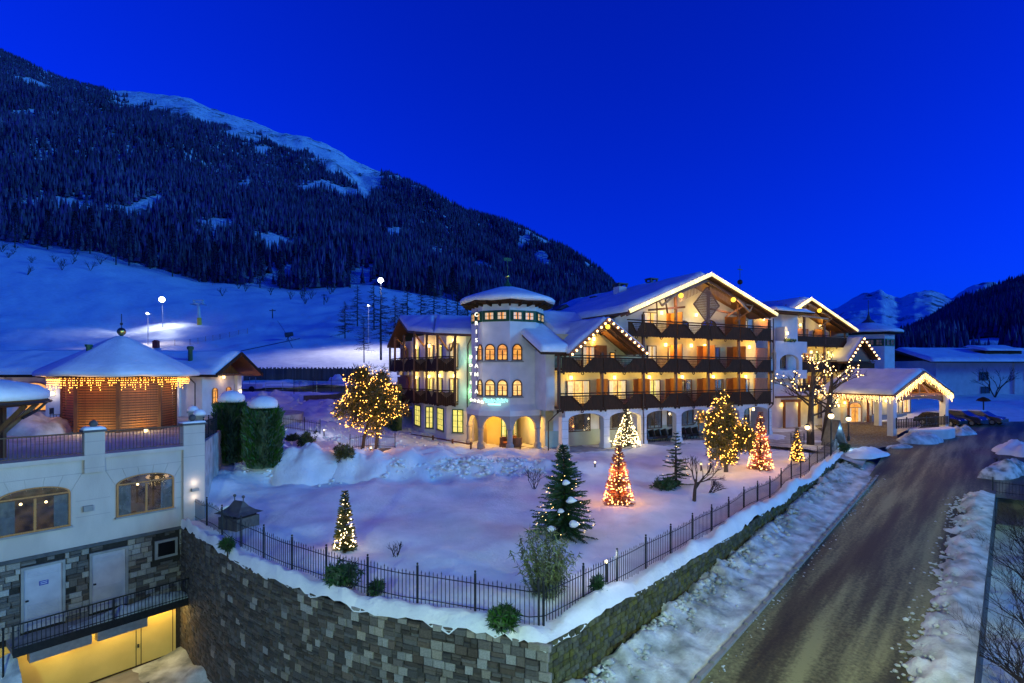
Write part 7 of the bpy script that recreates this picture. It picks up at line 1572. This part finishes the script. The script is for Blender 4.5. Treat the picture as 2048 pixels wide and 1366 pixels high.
for k, x in enumerate((3.55, -.5)):
    p = lbw(x, -.08); s_ = MB().ball((0, 0, .17), .17, 7).lathe([(.1, -.02), (.07, .06)], 8).build('stone_ball', MAT['slate'], None, True); s_.location = (p.x, p.y, 3.5); tag(s_, ('dark stone ball on the middle parapet pier', 'dark stone ball on the corner parapet pier')[k], 'stone ball', 'parapet balls')
# ------------------------------------------------------------------ parked cars
def car(loc, rz_, m, label, L_=4.3, suv=False):
    o = empty('parked_car', loc, rz_, label, 'car', 'cars in the hotel car park'); h = .12 if suv else 0; w_ = .88
    prof = [(-2.1, .35), (-2.15, .62), (-2.05, .88 + h), (-1.75, .95 + h), (-1.35, 1.38 + h), (-.9, 1.47 + h), (.35, 1.45 + h), (1.05, .98 + h), (1.85, .86 + h), (2.12, .68), (2.12, .35)]
    prof = [(x * L_ / 4.3, z) for x, z in prof]; mb = MB(); n = len(prof); vs = []
    for y, ins in ((-w_, 0), (-w_ * .98, 0), (w_ * .98, 0), (w_, 0)):
        for x, z in prof: tuck = .16 if z > 1.2 else 0; vs.append((x, (abs(y) - tuck) * (1 if y > 0 else -1), z))
    mb.add(vs, [tuple(range(n)), tuple(range(4*n - 1, 3*n - 1, -1))] + [(k*n + i, k*n + (i+1) % n, (k+1)*n + (i+1) % n, (k+1)*n + i) for k in range(3) for i in range(n)]); mb.build('body', MAT[m], o)
    for s_ in (-1, 1):
        MB().add([(-1.5, s_ * .89, .98 + h), (.85, s_ * .89, .98 + h), (.3, s_ * .745, 1.38 + h), (-1.25, s_ * .745, 1.33 + h)], [(0, 1, 2, 3)]).build('side_window', MAT['car_glass'], o)
        MB().ball((2.05, s_ * .62, .68), .13, 5).build('headlight', MAT['sign_white'], o); MB().box(-2.17, -2.08, s_ * .62 - .14, s_ * .62 + .14, .68, .85 + h).build('tail_light', MAT['red_glass'], o); MB().ball((.75, s_ * 1.0, 1.0 + h), .09, 4).build('mirror', MAT[m], o)
        for x in (-1.3, 1.35):
            t = MB().lathe([(.18, -.11), (.32, -.11), (.34, 0), (.32, .11), (.18, .11)], 16).build('wheel', MAT['tyre'], o); t.matrix_local = Matrix.Translation((x, s_ * .80, .33)) @ Matrix.Rotation(R(90), 4, 'X'); MB().lathe([(.02, -.12), (.20, -.12), (.20, .12), (.02, .12)], 12).build('rim', MAT['steel'], t)
    MB().add([(1.02, -.68, 1.0 + h), (1.02, .68, 1.0 + h), (.40, .60, 1.42 + h), (.40, -.60, 1.42 + h)], [(0, 1, 2, 3)]).build('windscreen', MAT['car_glass'], o); MB().add([(-1.78, -.66, .98 + h), (-1.78, .66, .98 + h), (-1.38, .6, 1.36 + h), (-1.38, -.6, 1.36 + h)], [(3, 2, 1, 0)]).build('rear_window', MAT['car_glass'], o)
    snow_patch('roof_snow', (-1.15, -.55, 1.46 + h), (.3, -.55, 1.46 + h), (.3, .55, 1.46 + h), (-1.15, .55, 1.46 + h), .07, o, 10, 10)
for px, Z_, m, lb_, suv in ((1880, 60.5, 'car_black', 'black parked car closest to the entrance canopy', False), (1922, 61.5, 'car_blue', 'dark blue parked car in the middle of the car park row', True), (1962, 62.5, 'car_silver', 'grey parked car farthest from the canopy', False)):
    p = W(px, 850, Z_); p.z = rz(p.x, p.y); car(p, R(-62), m, lb_, 4.4, suv)
b = W(1967, 820, 68); b.z = .4; o = empty('signpost', b, 0, 'short post with dark cap behind the parked cars', 'post'); MB().tube([(0, 0, -.5), (0, 0, 1.9)], .07, 6).build('pole', MAT['iron'], o); MB().lathe([(.05, 1.8), (.75, 1.9), (.5, 2.2), (.05, 2.4)], 10).build('cap', MAT['timber_dark'], o)
b = W(1991, 745, 90); larch_ = bare_shrub((b.x, b.y, 1.7), 5.5, 'leafless tree in front of the large chalet', 4, 4, 'bare_tree', .6, 'larch_bare', .10, cat='tree')
# snow heaps by the canopy and the road bend
for k, (px, py, rx_, ry_, h, m) in enumerate(((1838, 882, 2.6, 1.2, .8, 'snow_rough'), (1800, 893, 1.6, .5, .25, 'snow_rough'), (1925, 868, 2.0, .9, .75, 'snow_rough'), (2040, 905, 2.4, 1.6, .9, 'snow'), (2015, 948, 3.0, 1.0, .9, 'snow_dirty'), (1730, 908, 2.2, 1.1, .45, 'snow'), (1985, 825, 7.0, 1.6, 1.0, 'snow'))):
    b = RG(px, py); heap('snow_heap', (b.x, b.y, b.z - .05), rx_, ry_, h, ('ploughed snow heap against the canopy planter wall', 'low snow ridge left of the planter wall', 'pointed snow heap at the car park entrance', 'big snow-covered boulder at the road bend', 'dirty snow bank along the small picket fence by the bend', 'low snow patch at the garden tip by the drive', 'snow bank behind the parked cars')[k], m, k * 2.3 + 1, .4, lump=.45)
# parapet wall edge right of the road, dark colour standing for its shadowed face
pw_ = empty('road_parapet', (0, 0, 0), 0, 'low retaining wall dropping from the right road edge, shadowed face coloured dark', 'wall'); P_ = [rw(s_, 6.06) for s_ in np.arange(-2, 22.1, 1)]
mb = MB(); vs = []
for i, p in enumerate(P_): s_ = -2 + i; q = p + DN * .28; z = roadz(s_) + .16; vs += [(p.x, p.y, z - 3), (p.x, p.y, z), (q.x, q.y, z), (q.x, q.y, z - 3)]
n = len(P_); mb.add(vs, [(i*4+k, i*4+(k+1) % 4, i*4+4+(k+1) % 4, i*4+4+k) for i in range(n - 1) for k in range(4)] + [(0, 1, 2, 3)]); mb.build('wall', MAT['slate'], pw_)
p0_ = rw(22, 6.2); p1_ = rw(21.5, 12); fence([p0_, p1_], .8, 'low picket fence at the road bend, lower right', lambda x, y: roadz(21) + .05, 12, .15)
# cobbled drive under the canopy, stones laid in rows
dv = MB(); vs = []
D0, D1, D2, D3 = hw(hu(1690, -9), -9.3), hw(hu(1795, -8), -8.2), hw(hu(1800, 3), 4.3), hw(hu(1650, 3), 4.3)
for i in range(26):
    for j in range(26):
        p = D0.lerp(D1, i / 25).lerp(D3.lerp(D2, i / 25), j / 25); vs.append((p.x, p.y, rz(p.x, p.y) - .012 + .02))
dv.add(vs, [(i*26+j, (i+1)*26+j, (i+1)*26+j+1, i*26+j+1) for i in range(25) for j in range(25)]); tag(dv.build('cobbled_drive', MAT['concrete']), kind='structure'); cbp = bpy.data.objects['cobbled_drive']
cb = MB(); nn = 58
for i in range(nn):
    for j in range(nn):
        s_ = (i + .5 + random.uniform(-.12, .12)) / nn; t = (j + .5 + (.5 if i % 2 else 0)) / nn
        if t > 1: continue
        p = D0.lerp(D1, s_).lerp(D3.lerp(D2, s_), t); z = rz(p.x, p.y) + .008; a = .062; q = .05
        cb.add([(p.x - a, p.y - a, z), (p.x + a, p.y - a, z), (p.x + a, p.y + a, z), (p.x - a, p.y + a, z), (p.x - q, p.y - q, z + .03), (p.x + q, p.y - q, z + .03), (p.x + q, p.y + q, z + .03), (p.x - q, p.y + q, z + .03)], [(4, 5, 6, 7), (0, 1, 5, 4), (1, 2, 6, 5), (2, 3, 7, 6), (3, 0, 4, 7)])
tag(cb.build('cobbles', MAT['cobble'], cbp, False, False), kind='stuff')
# ------------------------------------------------------------------ loose snow lumps: plough debris, bank, wall foot
def lumps(name, label, pts_, m='snow_rough'):
    mb = MB()
    for (x, y, z, r_) in pts_:
        a = random.uniform(0, 6.28); c, s = math.cos(a), math.sin(a); vs = []
        for (i, j, k) in ((1, 0, 0), (-1, 0, 0), (0, 1, 0), (0, -1, 0), (0, 0, 1), (0, 0, -1), (.6, .6, .55), (-.6, .6, .5), (-.6, -.6, .55), (.6, -.6, .5)):
            q = r_ * random.uniform(.7, 1.25); vs.append((x + (i * c - j * s) * q, y + (i * s + j * c) * q, z + k * q * .75))
        mb.add(vs, [(4, 6, 7), (4, 7, 8), (4, 8, 9), (4, 9, 6), (0, 2, 6), (2, 7, 6), (2, 1, 7), (1, 8, 7), (1, 3, 8), (3, 9, 8), (3, 0, 9), (0, 6, 9), (5, 2, 0), (5, 1, 2), (5, 3, 1), (5, 0, 3)])
    o = mb.build(name, MAT[m], None, True, False); tag(o, label, 'snow lumps', kind='stuff'); return o
P_ = []
for i in range(1500):
    s_ = random.uniform(-24, 26); w_ = -2.3 + abs(random.gauss(0, .55)); w_ = min(w_, -.1); p = rw(s_, w_); h = float(np.interp(w_, [-2.55, -2.1, -1.5, -.75, -.12, 0], [.30, .55, .34, .17, .11, 0])); P_.append((p.x, p.y, roadz(s_) + h * .95, random.choice((.04, .05, .07, .10, .14)) * random.uniform(.7, 1.3)))
for i in range(420):
    s_ = random.uniform(-24, 26); p = rw(s_, random.gauss(.25, .22)); P_.append((p.x, p.y, roadz(s_) + .01, random.uniform(.015, .05)))
lumps('snow_lumps', 'broken lumps of ploughed snow along the road below the cobble wall', P_)
P_ = []
for i in range(900):
    s_ = random.uniform(-28, 20); w_ = random.gauss(5.0, .38); p = rw(s_, w_); P_.append((p.x, p.y, roadz(s_) + float(np.interp(w_, [4.5, 4.9, 5.3, 5.8], [0.0, .05, .24, .30])), random.choice((.03, .05, .07, .10)) * random.uniform(.7, 1.3)))
lumps('snow_lumps', 'broken lumps of ploughed snow along the right road verge', P_)
P_ = []
for i in range(1300):
    px = random.uniform(470, 1090); Z_ = random.gauss(34.9 + (px - 560) / 530 * 2.0, .55); x = (px - CX) / F * Z_; P_.append((x, Z_, gz(x, Z_) + .03, random.choice((.05, .07, .10, .15, .2)) * random.uniform(.6, 1.2)))
for i in range(500):
    px = random.uniform(520, 900); Z_ = random.uniform(37, 58); x = (px - CX) / F * Z_; P_.append((x, Z_, gz(x, Z_) + .03, random.uniform(.05, .2)))
lumps('snow_lumps', 'churned snow lumps on the bank across the garden', P_, 'snow')
# bare larches behind the left wing, caught by the floodlight
for k, (px, Z_, H) in enumerate(((690, 125, 9), (715, 140, 11), (748, 135, 12), (790, 120, 10), (815, 135, 12), (842, 128, 11), (868, 140, 12), (893, 130, 10), (915, 142, 12), (936, 135, 11))):
    larch(((px - CX) / F * Z_, Z_, skiZ(px, Z_) - .3), H, ('bare larch behind the floodlight, left end of its row', 'bare larch second from the left in the row behind the left wing', 'bare larch third from the left in the row behind the left wing', 'bare larch fourth from the left in the row behind the left wing', 'bare larch fifth from the left in the row behind the left wing', 'bare larch sixth from the left in the row behind the left wing', 'bare larch seventh from the left in the row behind the left wing', 'bare larch eighth from the left in the row behind the left wing', 'bare larch ninth from the left in the row behind the left wing', 'bare larch close to the tower in the row behind the left wing')[k], 'bare larches behind the left wing', 70, .34, 2.6)

# evergreen climber on the wall left of the bay windows
b = Vector((-11.6, 52.6, gz(-11.6, 52.6))); o = tree_empty('climbing_hedge', b, 'tall dark evergreen hedge between the big lit pine and the bay windows', 'hedge'); o.rotation_euler.z = -.6; mb = MB()
for i in range(4200):
    x = random.uniform(-1.3, 1.3); z = random.uniform(0, 4.6) * (1 - .12 * abs(x)); y = -.45 - .25 * fbm(x * 1.2, z * 1.2, 3, 3) + random.uniform(0, .35); d = Vector((random.gauss(0, .5), -random.random(), random.uniform(-.6, .6))).normalized(); blade(mb, Vector((x, y, z)), d, random.uniform(.12, .26), .05, Vector((random.random(), 0, random.random())))
mb.build('foliage', MAT['thuja'], o, False, False); MB().box(-1.2, 1.2, -.3, .3, -.3, 4.3).build('inner_foliage', MAT['thuja'], o)
for x in (-.8, 0, .8): MB().tube([(x, -.2, -.3), (x * .9, -.25, 2.5)], .05, 5, .02).build('stem', MAT['bark'], o)
